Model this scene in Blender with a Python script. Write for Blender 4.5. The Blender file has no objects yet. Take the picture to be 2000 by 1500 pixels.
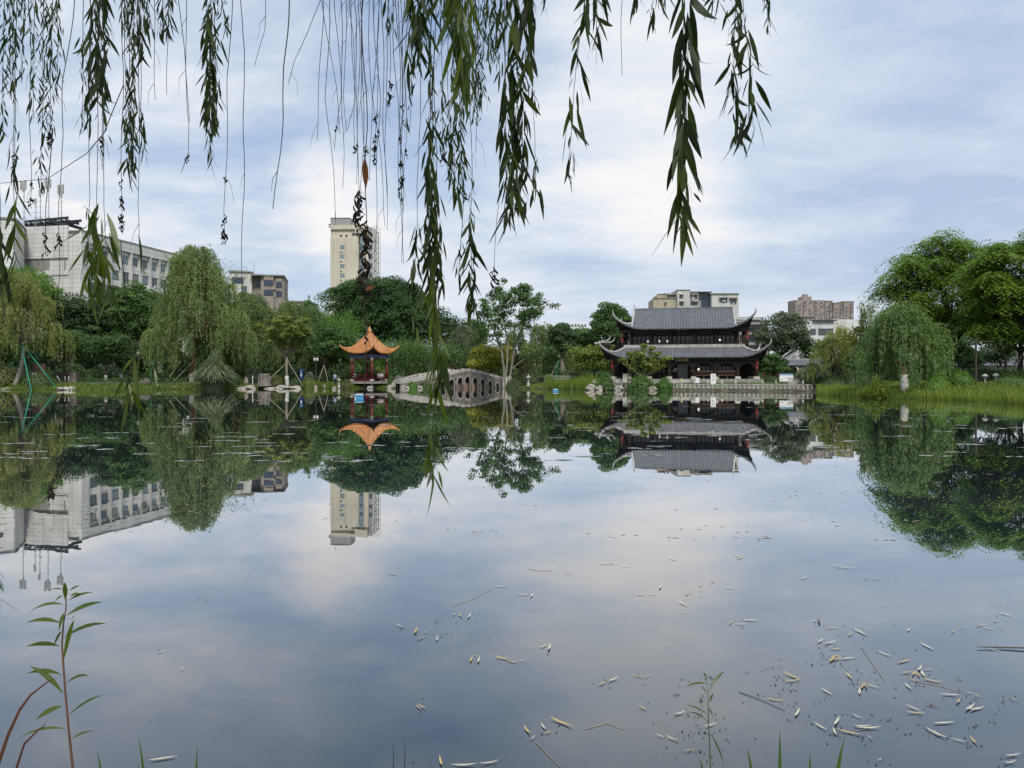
import bpy, math, random
import numpy as np
from mathutils import Vector, Matrix
SC = bpy.context.scene
COL = SC.collection
F, HZ, CX, CH = 1480.0, 738.0, 1000.0, 1.5     # focal length in photo pixels, horizon row, centre column, eye height
rng = np.random.default_rng(11)
random.seed(5)
R = math.radians

def P(px, py, Y):
    return Vector(((px - CX) / F * Y, Y, CH + (HZ - py) / F * Y))
def W(px, py):
    Y = CH * F / (py - HZ)
    return ((px - CX) / F * Y, Y)

# ------------------------------------------------------------------ materials
def newmat(name):
    m = bpy.data.materials.new(name); m.use_nodes = True
    nt = m.node_tree
    return m, nt, nt.nodes['Principled BSDF']

def mat(name, col, rough=.8, var=.25, scale=2.0, col2=None, bump=0.0, metal=0.0, spec=.3, stretch=None, emit=None):
    """procedural surface: base colour broken up by two noises, optional bump"""
    m, nt, b = newmat(name)
    b.inputs['Roughness'].default_value = rough
    b.inputs['Metallic'].default_value = metal
    b.inputs['Specular IOR Level'].default_value = spec
    tc = nt.nodes.new('ShaderNodeTexCoord')
    mp = nt.nodes.new('ShaderNodeMapping')
    nt.links.new(tc.outputs['Object'], mp.inputs['Vector'])
    if stretch: mp.inputs['Scale'].default_value = stretch
    n = nt.nodes.new('ShaderNodeTexNoise')
    n.inputs['Scale'].default_value = scale; n.inputs['Detail'].default_value = 6; n.inputs['Roughness'].default_value = .65
    nt.links.new(mp.outputs['Vector'], n.inputs['Vector'])
    r = nt.nodes.new('ShaderNodeValToRGB')
    c2 = col2 or tuple(c * (1 - var) for c in col)
    r.color_ramp.elements[0].position = .32; r.color_ramp.elements[1].position = .68
    r.color_ramp.elements[0].color = (*c2, 1)
    r.color_ramp.elements[1].color = (*[min(1, c * (1 + var * .35)) for c in col], 1)
    nt.links.new(n.outputs['Fac'], r.inputs['Fac'])
    nt.links.new(r.outputs['Color'], b.inputs['Base Color'])
    if bump:
        bp = nt.nodes.new('ShaderNodeBump'); bp.inputs['Strength'].default_value = bump; bp.inputs['Distance'].default_value = .05
        nt.links.new(n.outputs['Fac'], bp.inputs['Height']); nt.links.new(bp.outputs['Normal'], b.inputs['Normal'])
    if emit:
        b.inputs['Emission Color'].default_value = (*emit[:3], 1); b.inputs['Emission Strength'].default_value = emit[3]
    return m

def tiled(name, col, line, w, h, rough=.6, off=0.0, mortar=.02, var=.12):
    """wall clad in panels: brick texture on the wall's own length (x or y) and height"""
    m, nt, b = newmat(name)
    b.inputs['Roughness'].default_value = rough
    tc = nt.nodes.new('ShaderNodeTexCoord'); sep = nt.nodes.new('ShaderNodeSeparateXYZ')
    nt.links.new(tc.outputs['Object'], sep.inputs['Vector'])
    ad = nt.nodes.new('ShaderNodeMath'); ad.operation = 'ADD'
    nt.links.new(sep.outputs['X'], ad.inputs[0]); nt.links.new(sep.outputs['Y'], ad.inputs[1])
    cb = nt.nodes.new('ShaderNodeCombineXYZ')
    nt.links.new(ad.outputs[0], cb.inputs['X']); nt.links.new(sep.outputs['Z'], cb.inputs['Y'])
    bt = nt.nodes.new('ShaderNodeTexBrick')
    bt.offset = off; bt.inputs['Scale'].default_value = 1
    bt.inputs['Brick Width'].default_value = w; bt.inputs['Row Height'].default_value = h
    bt.inputs['Mortar Size'].default_value = mortar
    bt.inputs['Color1'].default_value = (*col, 1); bt.inputs['Color2'].default_value = (*[c * (1 - var) for c in col], 1)
    bt.inputs['Mortar'].default_value = (*line, 1)
    nt.links.new(cb.outputs['Vector'], bt.inputs['Vector'])
    n = nt.nodes.new('ShaderNodeTexNoise'); n.inputs['Scale'].default_value = .35; n.inputs['Detail'].default_value = 8
    mp = nt.nodes.new('ShaderNodeMapping'); mp.inputs['Scale'].default_value = (1.5, 1.5, .35)
    nt.links.new(tc.outputs['Object'], mp.inputs['Vector']); nt.links.new(mp.outputs['Vector'], n.inputs['Vector'])
    mx = nt.nodes.new('ShaderNodeMix'); mx.data_type = 'RGBA'; mx.blend_type = 'MULTIPLY'; mx.inputs['Factor'].default_value = .55
    rp = nt.nodes.new('ShaderNodeValToRGB'); rp.color_ramp.elements[0].position = .35; rp.color_ramp.elements[1].position = .6
    rp.color_ramp.elements[0].color = (.62, .6, .56, 1); rp.color_ramp.elements[1].color = (1, 1, 1, 1)
    nt.links.new(n.outputs['Fac'], rp.inputs['Fac'])
    nt.links.new(bt.outputs['Color'], mx.inputs['A']); nt.links.new(rp.outputs['Color'], mx.inputs['B'])
    nt.links.new(mx.outputs['Result'], b.inputs['Base Color'])
    return m

def leafmat(name, dark, mid, light, trans=.28, gloss=.25, rough=.5):
    """leaf colours vary from leaf to leaf and clump to clump by the mesh's 'tint' attribute"""
    m, nt, b = newmat(name)
    out = nt.nodes['Material Output']
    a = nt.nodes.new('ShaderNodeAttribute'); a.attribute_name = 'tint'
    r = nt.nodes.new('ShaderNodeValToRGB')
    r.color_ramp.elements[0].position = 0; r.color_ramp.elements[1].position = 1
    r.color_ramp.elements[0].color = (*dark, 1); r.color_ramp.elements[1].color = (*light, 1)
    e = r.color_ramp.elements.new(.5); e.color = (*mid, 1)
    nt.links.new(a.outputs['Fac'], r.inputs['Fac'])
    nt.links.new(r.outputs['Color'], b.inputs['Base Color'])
    b.inputs['Roughness'].default_value = rough; b.inputs['Specular IOR Level'].default_value = gloss
    t = nt.nodes.new('ShaderNodeBsdfTranslucent')
    g = nt.nodes.new('ShaderNodeMix'); g.data_type = 'RGBA'; g.blend_type = 'MULTIPLY'; g.inputs['Factor'].default_value = 1
    g.inputs['B'].default_value = (1.5, 1.6, .5, 1)
    nt.links.new(r.outputs['Color'], g.inputs['A']); nt.links.new(g.outputs['Result'], t.inputs['Color'])
    ms = nt.nodes.new('ShaderNodeMixShader'); ms.inputs['Fac'].default_value = trans
    nt.links.new(b.outputs[0], ms.inputs[1]); nt.links.new(t.outputs[0], ms.inputs[2])
    nt.links.new(ms.outputs[0], out.inputs['Surface'])
    return m

M = {}
M['stone'] = mat('grey_stone', (.36, .35, .32), .9, .45, 3, bump=.5)
M['stone_dark'] = mat('old_stone', (.27, .235, .2), .95, .55, 1.1, col2=(.08, .072, .06), bump=.6)
M['brick_brown'] = mat('arch_brick', (.3, .21, .165), .95, .4, 3, bump=.4)
M['stone_pale'] = mat('pale_stone', (.5, .47, .42), .9, .35, 4, bump=.3)
M['stone_white'] = mat('weathered_white_stone', (.56, .54, .49), .85, .35, 1.6, col2=(.32, .3, .27), bump=.2)
M['wall_rubble'] = mat('mossy_rubble', (.24, .21, .16), .95, .5, 2.2, col2=(.08, .075, .05), bump=.8)
M['paving'] = mat('worn_paving', (.3, .29, .26), .95, .35, 1.5)
M['rock'] = mat('pond_rock', (.45, .41, .35), .95, .5, 1.6, col2=(.2, .18, .15), bump=.7)
M['rock_white'] = mat('white_rock', (.44, .42, .37), .9, .45, 2.4, col2=(.22, .2, .17), bump=.6)
M['rock_rust'] = mat('rusty_rock', (.42, .29, .2), .95, .4, 2, bump=.6)
M['rock_dark'] = mat('dark_rock', (.16, .15, .13), .95, .5, 2, bump=.7)
M['wood_dark'] = mat('dark_timber', (.05, .036, .03), .6, .35, 4, stretch=(1, 1, .2))
M['wood_column'] = mat('brown_column_paint', (.075, .05, .04), .5, .3, 3, stretch=(1, 1, .2))
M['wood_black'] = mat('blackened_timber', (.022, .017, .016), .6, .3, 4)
M['wood_plank'] = mat('brown_planks', (.22, .13, .085), .75, .35, 3, stretch=(.3, 1, 4))
M['tile_grey'] = mat('grey_roof_tile', (.155, .163, .18), .75, .3, 1.3, bump=.2)
M['tile_ridge'] = mat('pale_ridge_mortar', (.5, .49, .46), .85, .4, 2.5, col2=(.27, .26, .25))
M['tile_orange'] = mat('orange_glazed_tile', (.5, .225, .065), .5, .3, 1.6, col2=(.26, .1, .035), spec=.4)
M['tile_orange_ridge'] = mat('orange_glazed_ridge', (.62, .29, .095), .4, .3, 3, spec=.5)
M['red_paint'] = mat('dark_red_lacquer', (.13, .018, .016), .45, .3, 3)
M['red_bright'] = mat('red_beam_paint', (.22, .03, .022), .5, .3, 3)
M['red_lantern'] = mat('red_silk', (.38, .035, .03), .6, .2, 6)
M['beam_blue'] = mat('painted_blue_beam', (.035, .04, .22), .55, .4, 4, col2=(.25, .26, .34))
M['cream_paint'] = mat('cream_column_top', (.55, .5, .4), .7, .25, 4)
M['white_paint'] = mat('white_paint', (.78, .78, .75), .7, .12, 2)
M['whitewash'] = mat('lime_whitewash', (.7, .69, .65), .95, .35, 5, col2=(.4, .38, .34))
M['sign_white'] = mat('white_board', (.85, .86, .85), .5, .04, 2)
M['sign_cream'] = mat('cream_board', (.8, .82, .68), .5, .06, 2)
M['ink'] = mat('grey_ink', (.1, .1, .11), .6, .2, 8)
M['sign_blue'] = mat('blue_board', (.25, .42, .6), .5, .1, 3)
M['sign_green'] = mat('green_board', (.02, .3, .16), .5, .1, 3)
M['sign_pink'] = mat('pink_board', (.62, .48, .5), .5, .1, 3)
M['navy'] = mat('navy_paint', (.02, .05, .2), .4, .1, 3)
M['gold'] = mat('gold_leaf', (.6, .45, .2), .4, .2, 8, metal=.4)
M['yellow'] = mat('yellow_paint', (.65, .55, .1), .6, .15, 3)
M['green_pole'] = mat('green_prop_pole', (.03, .3, .2), .5, .15, 3)
M['bamboo_pole'] = mat('weathered_pole', (.36, .31, .23), .8, .3, 4)
M['steel'] = mat('rusty_steel', (.09, .06, .05), .7, .35, 4)
M['iron'] = mat('black_iron', (.03, .032, .035), .5, .2, 4)
M['glass'] = mat('window_glass', (.09, .12, .13), .12, .3, .6, spec=.6)
M['glass_blue'] = mat('blue_window_glass', (.035, .06, .11), .12, .4, .5, spec=.6)
M['glass_curtain'] = mat('curtained_glass', (.3, .3, .27), .2, .4, .8, spec=.6, stretch=(4, 4, .3))
M['glass_pale'] = mat('pale_blue_glass', (.2, .27, .3), .15, .3, .4, spec=.6)
M['frame'] = mat('window_frame', (.4, .4, .38), .6, .2, 2)
M['frame_dark'] = mat('dark_window_frame', (.09, .09, .09), .6, .2, 2)
M['concrete'] = mat('stained_concrete', (.34, .33, .3), .9, .45, .8, stretch=(1, 1, .3))
M['concrete_white'] = mat('stained_white_render', (.62, .61, .57), .85, .3, .5, stretch=(1, 1, .25))
M['render_cream'] = mat('cream_render', (.64, .58, .47), .85, .25, .4, stretch=(1.3, 1.3, .2))
M['render_grey'] = mat('grey_render', (.37, .37, .36), .85, .25, .4, stretch=(1.3, 1.3, .2))
M['render_beige'] = mat('beige_render', (.5, .44, .33), .9, .35, .6, stretch=(1, 1, .3))
M['render_brown'] = mat('brown_render', (.34, .3, .26), .9, .35, .6)
M['tiles_white'] = tiled('white_wall_panels', (.76, .755, .72), (.36, .36, .36), 1.8, .9, mortar=.035)
M['tiles_house'] = tiled('pale_wall_panels', (.75, .76, .74), (.45, .45, .45), 1.6, 1.1, mortar=.04)
M['tower_brown'] = tiled('brown_tower_cladding', (.38, .3, .28), (.26, .22, .21), 3.2, 1.5, mortar=.05)
M['bark'] = mat('tree_bark', (.12, .095, .07), .95, .45, 3, bump=.8, stretch=(1, 1, .25))
M['bark_pale'] = mat('pale_bark', (.3, .27, .22), .9, .4, 2, bump=.5, stretch=(1, 1, .3))
M['bark_red'] = mat('reddish_bark', (.2, .1, .06), .95, .4, 3, bump=.6, stretch=(1, 1, .25))
M['bark_dark'] = mat('dark_bark', (.045, .036, .03), .95, .4, 3, bump=.7, stretch=(1, 1, .25))
M['twig'] = mat('willow_twig', (.045, .04, .028), .8, .3, 20)
M['withered'] = mat('withered_leaf', (.028, .02, .015), .9, .5, 30)
M['rust_leaf'] = mat('rust_leaf', (.2, .07, .02), .8, .3, 20)
M['skin'] = mat('skin', (.45, .28, .2), .6, .08, 6)
M['hair'] = mat('black_hair', (.012, .01, .009), .6, .2, 20)
M['shirt_white'] = mat('white_cloth', (.75, .76, .78), .9, .1, 6)
M['shirt_blue'] = mat('light_blue_cloth', (.3, .5, .75), .9, .15, 6)
M['shirt_dark'] = mat('dusty_blue_cloth', (.12, .17, .28), .9, .15, 6)
M['shirt_check'] = mat('checked_cloth', (.65, .62, .6), .9, .5, 14)
M['trousers'] = mat('dark_trousers', (.03, .03, .04), .9, .15, 6)
M['box_blue'] = mat('blue_plastic', (.08, .35, .6), .4, .1, 3)
M['lamp'] = mat('lit_lamp_glass', (.9, .87, .8), .4, .02, 2, emit=(1, .93, .82, 1.3))
M['lamp_glass'] = mat('milk_glass', (.8, .8, .78), .3, .03, 2)
M['curtain'] = mat('clear_strip_curtain', (.12, .14, .13), .2, .5, 3, spec=.6, stretch=(3, 1, .3))
# foliage: dark, middle, light leaf colours
LM = {}
def lm(n, a, b, c, **k):
    g = 1.0 if n.startswith(('near', 'blade')) else 1.75
    a, b, c = [(q[0] * g * 1.12, q[1] * g, q[2] * g * 1.15) for q in (a, b, c)]
    LM[n] = leafmat('leaves_' + n, a, b, c, **k)
lm('camphor', (.014, .032, .012), (.026, .06, .018), (.05, .1, .026))
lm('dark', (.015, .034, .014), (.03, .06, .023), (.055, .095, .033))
lm('mid', (.022, .052, .014), (.042, .088, .024), (.075, .135, .035))
lm('fresh', (.03, .075, .012), (.06, .135, .02), (.1, .19, .03))
lm('layered', (.034, .07, .01), (.07, .128, .018), (.125, .195, .03))
lm('olive', (.045, .075, .014), (.085, .125, .024), (.14, .175, .035))
lm('yellow', (.075, .1, .012), (.13, .155, .02), (.2, .2, .03))
lm('willow', (.042, .075, .022), (.074, .118, .036), (.12, .17, .054))
lm('willow_pale', (.07, .1, .024), (.115, .15, .04), (.17, .2, .06))
lm('willow_fresh', (.035, .075, .02), (.065, .118, .034), (.105, .165, .05))
lm('grey', (.045, .065, .035), (.075, .1, .055), (.11, .135, .075))
lm('rust', (.05, .04, .012), (.09, .06, .02), (.13, .09, .03))
lm('pampas', (.05, .085, .035), (.1, .14, .075), (.17, .2, .12))
lm('reed', (.04, .08, .012), (.08, .135, .018), (.16, .2, .035))
lm('lawn', (.045, .08, .014), (.085, .135, .022), (.14, .19, .034))
lm('near', (.013, .025, .007), (.03, .055, .012), (.07, .1, .018), trans=.35, gloss=.2, rough=.5)
lm('near_bright', (.04, .075, .01), (.075, .125, .016), (.12, .17, .022), trans=.42, gloss=.4, rough=.4)
lm('blade', (.03, .06, .01), (.06, .1, .02), (.1, .05, .02), trans=.3)

# ------------------------------------------------------------------ scene tree helpers
def tag(o, label, cat, group=None, kind=None):
    o['label'] = label; o['category'] = cat
    if group: o['group'] = group
    if kind: o['kind'] = kind
    return o
def link(name, me, parent=None, loc=None, rz=0.0):
    o = bpy.data.objects.new(name, me); COL.objects.link(o)
    if parent: o.parent = parent
    if loc is not None: o.location = loc
    if rz: o.rotation_euler[2] = rz
    return o
def thing(name, label, cat, loc=(0, 0, 0), rz=0.0, group=None):
    o = link(name, None, None, loc, rz); o.empty_display_size = .2
    return tag(o, label, cat, group)
def copy_tree(o, parent=None):
    c = o.copy(); COL.objects.link(c)
    if parent: c.parent = parent
    for ch in list(o.children): copy_tree(ch, c)
    return c

class MB:
    """collects shapes into one mesh"""
    def __init__(s, T=None): s.v = []; s.f = []; s.T = T
    def add(s, v, f):
        o = len(s.v)
        for p in v:
            p = Vector(p)
            if s.T is not None: p = s.T @ p
            s.v.append(tuple(p))
        for q in f: s.f.append(tuple(i + o for i in q))
        return s
    def box(s, x0, x1, y0, y1, z0, z1):
        return s.add([(x, y, z) for z in (z0, z1) for y in (y0, y1) for x in (x0, x1)],
                     [(0, 2, 3, 1), (4, 5, 7, 6), (0, 1, 5, 4), (2, 6, 7, 3), (0, 4, 6, 2), (1, 3, 7, 5)])
    def taper(s, c, w0, d0, w1, d1, z0, z1):
        x, y = c; v = []
        for w, d, z in ((w0, d0, z0), (w1, d1, z1)):
            v += [(x - w / 2, y - d / 2, z), (x + w / 2, y - d / 2, z), (x + w / 2, y + d / 2, z), (x - w / 2, y + d / 2, z)]
        return s.add(v, [(3, 2, 1, 0), (4, 5, 6, 7), (0, 1, 5, 4), (1, 2, 6, 5), (2, 3, 7, 6), (3, 0, 4, 7)])
    def bar(s, a, b, w, h=None):
        h = h or w
        a = Vector(a); b = Vector(b); d = (b - a).normalized()
        up = Vector((0, 0, 1)) if abs(d.z) < .95 else Vector((0, 1, 0))
        x = d.cross(up).normalized() * w / 2; z = x.cross(d).normalized() * h / 2
        v = [a - x - z, a + x - z, a + x + z, a - x + z, b - x - z, b + x - z, b + x + z, b - x + z]
        return s.add(v, [(3, 2, 1, 0), (4, 5, 6, 7), (0, 1, 5, 4), (1, 2, 6, 5), (2, 3, 7, 6), (3, 0, 4, 7)])
    def tube(s, pts, rad, n=7):
        pts = [Vector(p) for p in pts]
        if not hasattr(rad, '__len__'): rad = [rad] * len(pts)
        v = []; f = []; ref = None
        for i, p in enumerate(pts):
            d = (pts[min(i + 1, len(pts) - 1)] - pts[max(i - 1, 0)])
            d = d.normalized() if d.length > 1e-9 else Vector((0, 0, 1))
            if ref is None: ref = d.orthogonal().normalized()
            x = (ref - d * ref.dot(d))
            x = x.normalized() if x.length > 1e-6 else d.orthogonal().normalized()
            ref = x; y = d.cross(x)
            for k in range(n):
                a = 2 * math.pi * k / n
                v.append(p + (x * math.cos(a) + y * math.sin(a)) * rad[i])
        for i in range(len(pts) - 1):
            for k in range(n):
                k2 = (k + 1) % n
                f.append((i * n + k, i * n + k2, (i + 1) * n + k2, (i + 1) * n + k))
        f.append(tuple(range(n - 1, -1, -1))); m = (len(pts) - 1) * n
        f.append(tuple(m + k for k in range(n)))
        return s.add(v, f)
    def lathe(s, prof, n=14, c=(0, 0, 0)):
        v = []; f = []
        for r, z in prof:
            for k in range(n):
                a = 2 * math.pi * k / n
                v.append((c[0] + r * math.cos(a), c[1] + r * math.sin(a), c[2] + z))
        for i in range(len(prof) - 1):
            for k in range(n):
                k2 = (k + 1) % n
                f.append((i * n + k, i * n + k2, (i + 1) * n + k2, (i + 1) * n + k))
        f.append(tuple(range(n - 1, -1, -1))); m = (len(prof) - 1) * n
        f.append(tuple(m + k for k in range(n)))
        return s.add(v, f)
    def ball(s, c, r, n=10, sz=1.0):
        return s.lathe([(r * math.sin(math.pi * (i + .02) / (n + .04)), -r * sz * math.cos(math.pi * (i + .02) / (n + .04))) for i in range(n + 1)], n + 2, c)
    def build(s, name, m, parent=None, smooth=False, loc=None, rz=0.0):
        me = bpy.data.meshes.new(name); me.from_pydata(s.v, [], s.f)
        if smooth: me.polygons.foreach_set('use_smooth', [True] * len(me.polygons))
        me.materials.append(m)
        return link(name, me, parent, loc, rz)

def quads_np(name, v, tint, m, parent=None, loc=None, nper=4, faces=None):
    """v: (N, nper, 3) verts of N separate little polygons, tint: (N,)"""
    N = v.shape[0]
    me = bpy.data.meshes.new(name)
    if faces is None: faces = np.arange(nper)[None, :]
    nf, k = faces.shape
    me.vertices.add(N * nper); me.vertices.foreach_set('co', v.reshape(-1).astype(np.float32))
    idx = (np.arange(N)[:, None, None] * nper + faces[None]).reshape(-1).astype(np.int32)
    me.loops.add(N * nf * k); me.loops.foreach_set('vertex_index', idx)
    me.polygons.add(N * nf)
    me.polygons.foreach_set('loop_start', (np.arange(N * nf) * k).astype(np.int32))
    me.polygons.foreach_set('loop_total', np.full(N * nf, k, np.int32))
    at = me.attributes.new('tint', 'FLOAT', 'POINT')
    at.data.foreach_set('value', np.repeat(np.clip(tint, 0, 1), nper).astype(np.float32))
    me.update(calc_edges=True)
    me.materials.append(m)
    return link(name, me, parent, loc)

def unit(a):
    return a / np.maximum(np.linalg.norm(a, axis=-1, keepdims=True), 1e-9)
def rdir(n): return unit(rng.normal(size=(n, 3)))
def leaf_quads(cen, axis, nrm, L, Wd):
    """diamond leaves, pointed at both ends"""
    axis = unit(axis); b = unit(np.cross(nrm, axis))
    L = np.asarray(L)[..., None] if np.ndim(L) else L
    Wd = np.asarray(Wd)[..., None] if np.ndim(Wd) else Wd
    return np.stack([cen - axis * L * .5, cen + b * Wd * .5 - axis * L * .08, cen + axis * L * .5, cen - b * Wd * .5 - axis * L * .08], 1)

def text_obj(body, size, m, parent, loc, name='lettering', ext=.01, rx=90, rz=0, align='CENTER'):
    cu = bpy.data.curves.new(name, 'FONT'); cu.body = body; cu.size = size; cu.extrude = ext
    cu.align_x = align; cu.align_y = 'CENTER'
    t = bpy.data.objects.new(name, cu); COL.objects.link(t)
    dg = bpy.context.evaluated_depsgraph_get(); dg.update()
    me = bpy.data.meshes.new_from_object(t.evaluated_get(dg))
    bpy.data.objects.remove(t)
    me.materials.clear(); me.materials.append(m)
    o = link(name, me, parent, loc); o.rotation_euler = (R(rx), 0, R(rz))
    return o
# ------------------------------------------------------------------ ground and water
SHORE = [(-72, 82)] + [W(a, b) for a, b in [(-60, 761.5), (0, 761), (90, 761.3), (150, 762), (230, 762), (300, 760.5), (420, 760.2), (480, 759.4),
         (560, 759), (640, 758.8), (680, 758.7), (780, 758.6)]] + [W(843, 758.6), (-11.6, 111.5), (-13.5, 130), (0.5, 134), (1.5, 116)] + \
        [W(a, b) for a, b in [(1010, 758.9), (1035, 759.6), (1090, 760), (1160, 761), (1230, 761.8), (1300, 762.5), (1420, 763.8), (1500, 764.4),
         (1588, 764.9), (1596, 768.5), (1650, 774), (1700, 776), (1770, 778), (1900, 783), (2000, 788), (2150, 800)]] + \
        [(27.5, 24), (21, 11), (9, 3.2), (4, 2.3), (0, 2.15), (-3, 2.3), (-9, 3.0), (-30, 9), (-60, 30), (-74, 55)]
SH = np.array(SHORE)
def shore_dist(x, y):
    """signed distance to the pond's edge, negative on the water"""
    x = np.asarray(x, float); y = np.asarray(y, float)
    d = np.full(x.shape, 1e9); ins = np.zeros(x.shape, bool)
    for i in range(len(SH)):
        ax, ay = SH[i]; bx, by = SH[(i + 1) % len(SH)]
        ex, ey = bx - ax, by - ay
        t = np.clip(((x - ax) * ex + (y - ay) * ey) / (ex * ex + ey * ey + 1e-9), 0, 1)
        d = np.minimum(d, np.hypot(x - ax - t * ex, y - ay - t * ey))
        c = ((ay > y) != (by > y)) & (x < (bx - ax) * (y - ay) / (by - ay + 1e-12) + ax)
        ins ^= c
    return np.where(ins, -d, d)
def ground_z(x, y):
    x = np.asarray(x, float); y = np.asarray(y, float)
    d = shore_dist(x, y) + .35 * np.sin(x * 1.3 + 2 * np.sin(y * .7)) * np.cos(y * .9 + x * .31)
    o = np.clip(d / 6, 0, 1); o = o * o * (3 - 2 * o)
    z = np.where(d > 0, .10 + .85 * o + .06 * np.sin(x * .9) * np.sin(y * .7) * o, np.maximum(-1.2, .05 + d * .5))
    z = z + np.where(d > 0, 2.1 * np.exp(-(((x + 71) / 5.5) ** 2 + ((y - 106) / 6.5) ** 2)) * o, 0)
    return z
def gz(x, y): return float(ground_z(np.array([x]), np.array([y]))[0])

def axis_pts(segs):
    out = []
    for a, b, st in segs: out += list(np.arange(a, b, st))
    return np.array(out + [segs[-1][1]])
gx = np.concatenate([[-4000, -1800, -900, -500, -320, -220, -160, -130, -110, -95], axis_pts([(-88, 46, .9)]), [52, 60, 72, 90, 120, 170, 260, 420, 800, 1700, 4000]])
gy = np.concatenate([[-900, -300, -120, -60, -30, -12, -5, -2], axis_pts([(0, 8, .6), (8, 36, 2), (36, 128, .9)]), [131, 135, 140, 148, 160, 180, 220, 300, 480, 800, 1500, 3000, 6000]])
GX, GY = np.meshgrid(gx, gy)
GZ = ground_z(GX.ravel(), GY.ravel())
nx, ny = len(gx), len(gy)
gv = np.stack([GX.ravel(), GY.ravel(), GZ], 1)
ii = np.arange(nx * ny).reshape(ny, nx)
gf = np.stack([ii[:-1, :-1], ii[:-1, 1:], ii[1:, 1:], ii[1:, :-1]], -1).reshape(-1, 4)
me = bpy.data.meshes.new('ground')
me.from_pydata(gv.tolist(), [], gf.tolist()); me.polygons.foreach_set('use_smooth', [True] * len(me.polygons))
m, nt, b = newmat('grassy_earth')
tc = nt.nodes.new('ShaderNodeTexCoord')
n1 = nt.nodes.new('ShaderNodeTexNoise'); n1.inputs['Scale'].default_value = .35; n1.inputs['Detail'].default_value = 8
n2 = nt.nodes.new('ShaderNodeTexNoise'); n2.inputs['Scale'].default_value = 4; n2.inputs['Detail'].default_value = 5
nt.links.new(tc.outputs['Object'], n1.inputs['Vector']); nt.links.new(tc.outputs['Object'], n2.inputs['Vector'])
r1 = nt.nodes.new('ShaderNodeValToRGB')
for e, (p_, c_) in zip(r1.color_ramp.elements, [(.38, (.05, .045, .025, 1)), (.62, (.085, .13, .025, 1))]): e.position = p_; e.color = c_
e = r1.color_ramp.elements.new(.5); e.color = (.05, .085, .018, 1)
nt.links.new(n1.outputs['Fac'], r1.inputs['Fac'])
mx = nt.nodes.new('ShaderNodeMix'); mx.data_type = 'RGBA'; mx.blend_type = 'OVERLAY'; mx.inputs['Factor'].default_value = .6
nt.links.new(r1.outputs['Color'], mx.inputs['A']); nt.links.new(n2.outputs['Color'], mx.inputs['B'])
sz_ = nt.nodes.new('ShaderNodeSeparateXYZ'); nt.links.new(tc.outputs['Object'], sz_.inputs['Vector'])
wr_ = nt.nodes.new('ShaderNodeValToRGB'); wr_.color_ramp.elements[0].position = .1; wr_.color_ramp.elements[1].position = .3
nt.links.new(sz_.outputs['Z'], wr_.inputs['Fac'])
mw = nt.nodes.new('ShaderNodeMix'); mw.data_type = 'RGBA'; mw.inputs['A'].default_value = (.045, .035, .022, 1)   # wet mud at the water's edge
nt.links.new(wr_.outputs['Color'], mw.inputs['Factor']); nt.links.new(mx.outputs['Result'], mw.inputs['B'])
nt.links.new(mw.outputs['Result'], b.inputs['Base Color']); b.inputs['Roughness'].default_value = .95
me.materials.append(m)
tag(link('ground', me), 'grassy earth banks around the pond', 'ground', kind='structure')

# water: still pond, mirror at a glance and dark straight down
m, nt, b = newmat('pond_water'); out = nt.nodes['Material Output']; nt.nodes.remove(b)
tc = nt.nodes.new('ShaderNodeTexCoord')
def wave(scale, detail, mapscale):
    mp = nt.nodes.new('ShaderNodeMapping'); mp.inputs['Scale'].default_value = mapscale
    n = nt.nodes.new('ShaderNodeTexNoise'); n.inputs['Scale'].default_value = scale; n.inputs['Detail'].default_value = detail
    nt.links.new(tc.outputs['Object'], mp.inputs['Vector']); nt.links.new(mp.outputs['Vector'], n.inputs['Vector'])
    return n
w1 = wave(1.1, 3, (1, .8, 1)); w2 = wave(.16, 2, (1, .7, 1))
ad = nt.nodes.new('ShaderNodeMath'); ad.operation = 'MULTIPLY_ADD'; ad.inputs[1].default_value = 3.0
nt.links.new(w2.outputs['Fac'], ad.inputs[0]); nt.links.new(w1.outputs['Fac'], ad.inputs[2])
bp = nt.nodes.new('ShaderNodeBump'); bp.inputs['Strength'].default_value = 1; bp.inputs['Distance'].default_value = .0015
pt_ = wave(.05, 3, (1, .6, 1)); pr_ = nt.nodes.new('ShaderNodeValToRGB'); pr_.color_ramp.elements[0].position = .42; pr_.color_ramp.elements[1].position = .66
pr_.color_ramp.elements[0].color = (.55, .55, .55, 1); pr_.color_ramp.elements[1].color = (1.9, 1.9, 1.9, 1)
nt.links.new(pt_.outputs['Fac'], pr_.inputs['Fac'])
ml = nt.nodes.new('ShaderNodeMath'); ml.operation = 'MULTIPLY'; nt.links.new(ad.outputs[0], ml.inputs[0]); nt.links.new(pr_.outputs['Color'], ml.inputs[1])
nt.links.new(ml.outputs[0], bp.inputs['Height'])
gl = nt.nodes.new('ShaderNodeBsdfGlossy'); gl.inputs['Roughness'].default_value = 0.0; gl.inputs['Color'].default_value = (1, .985, .97, 1)
nt.links.new(bp.outputs['Normal'], gl.inputs['Normal'])
df = nt.nodes.new('ShaderNodeBsdfDiffuse'); 
nz = wave(.5, 6, (1, 1, 1)); rr = nt.nodes.new('ShaderNodeValToRGB')
rr.color_ramp.elements[0].position = .35; rr.color_ramp.elements[0].color = (.02, .032, .045, 1)
rr.color_ramp.elements[1].position = .7; rr.color_ramp.elements[1].color = (.05, .068, .082, 1)
nt.links.new(nz.outputs['Fac'], rr.inputs['Fac']); nt.links.new(rr.outputs['Color'], df.inputs['Color'])
lw = nt.nodes.new('ShaderNodeLayerWeight'); lw.inputs['Blend'].default_value = .5
fr = nt.nodes.new('ShaderNodeValToRGB')
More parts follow.
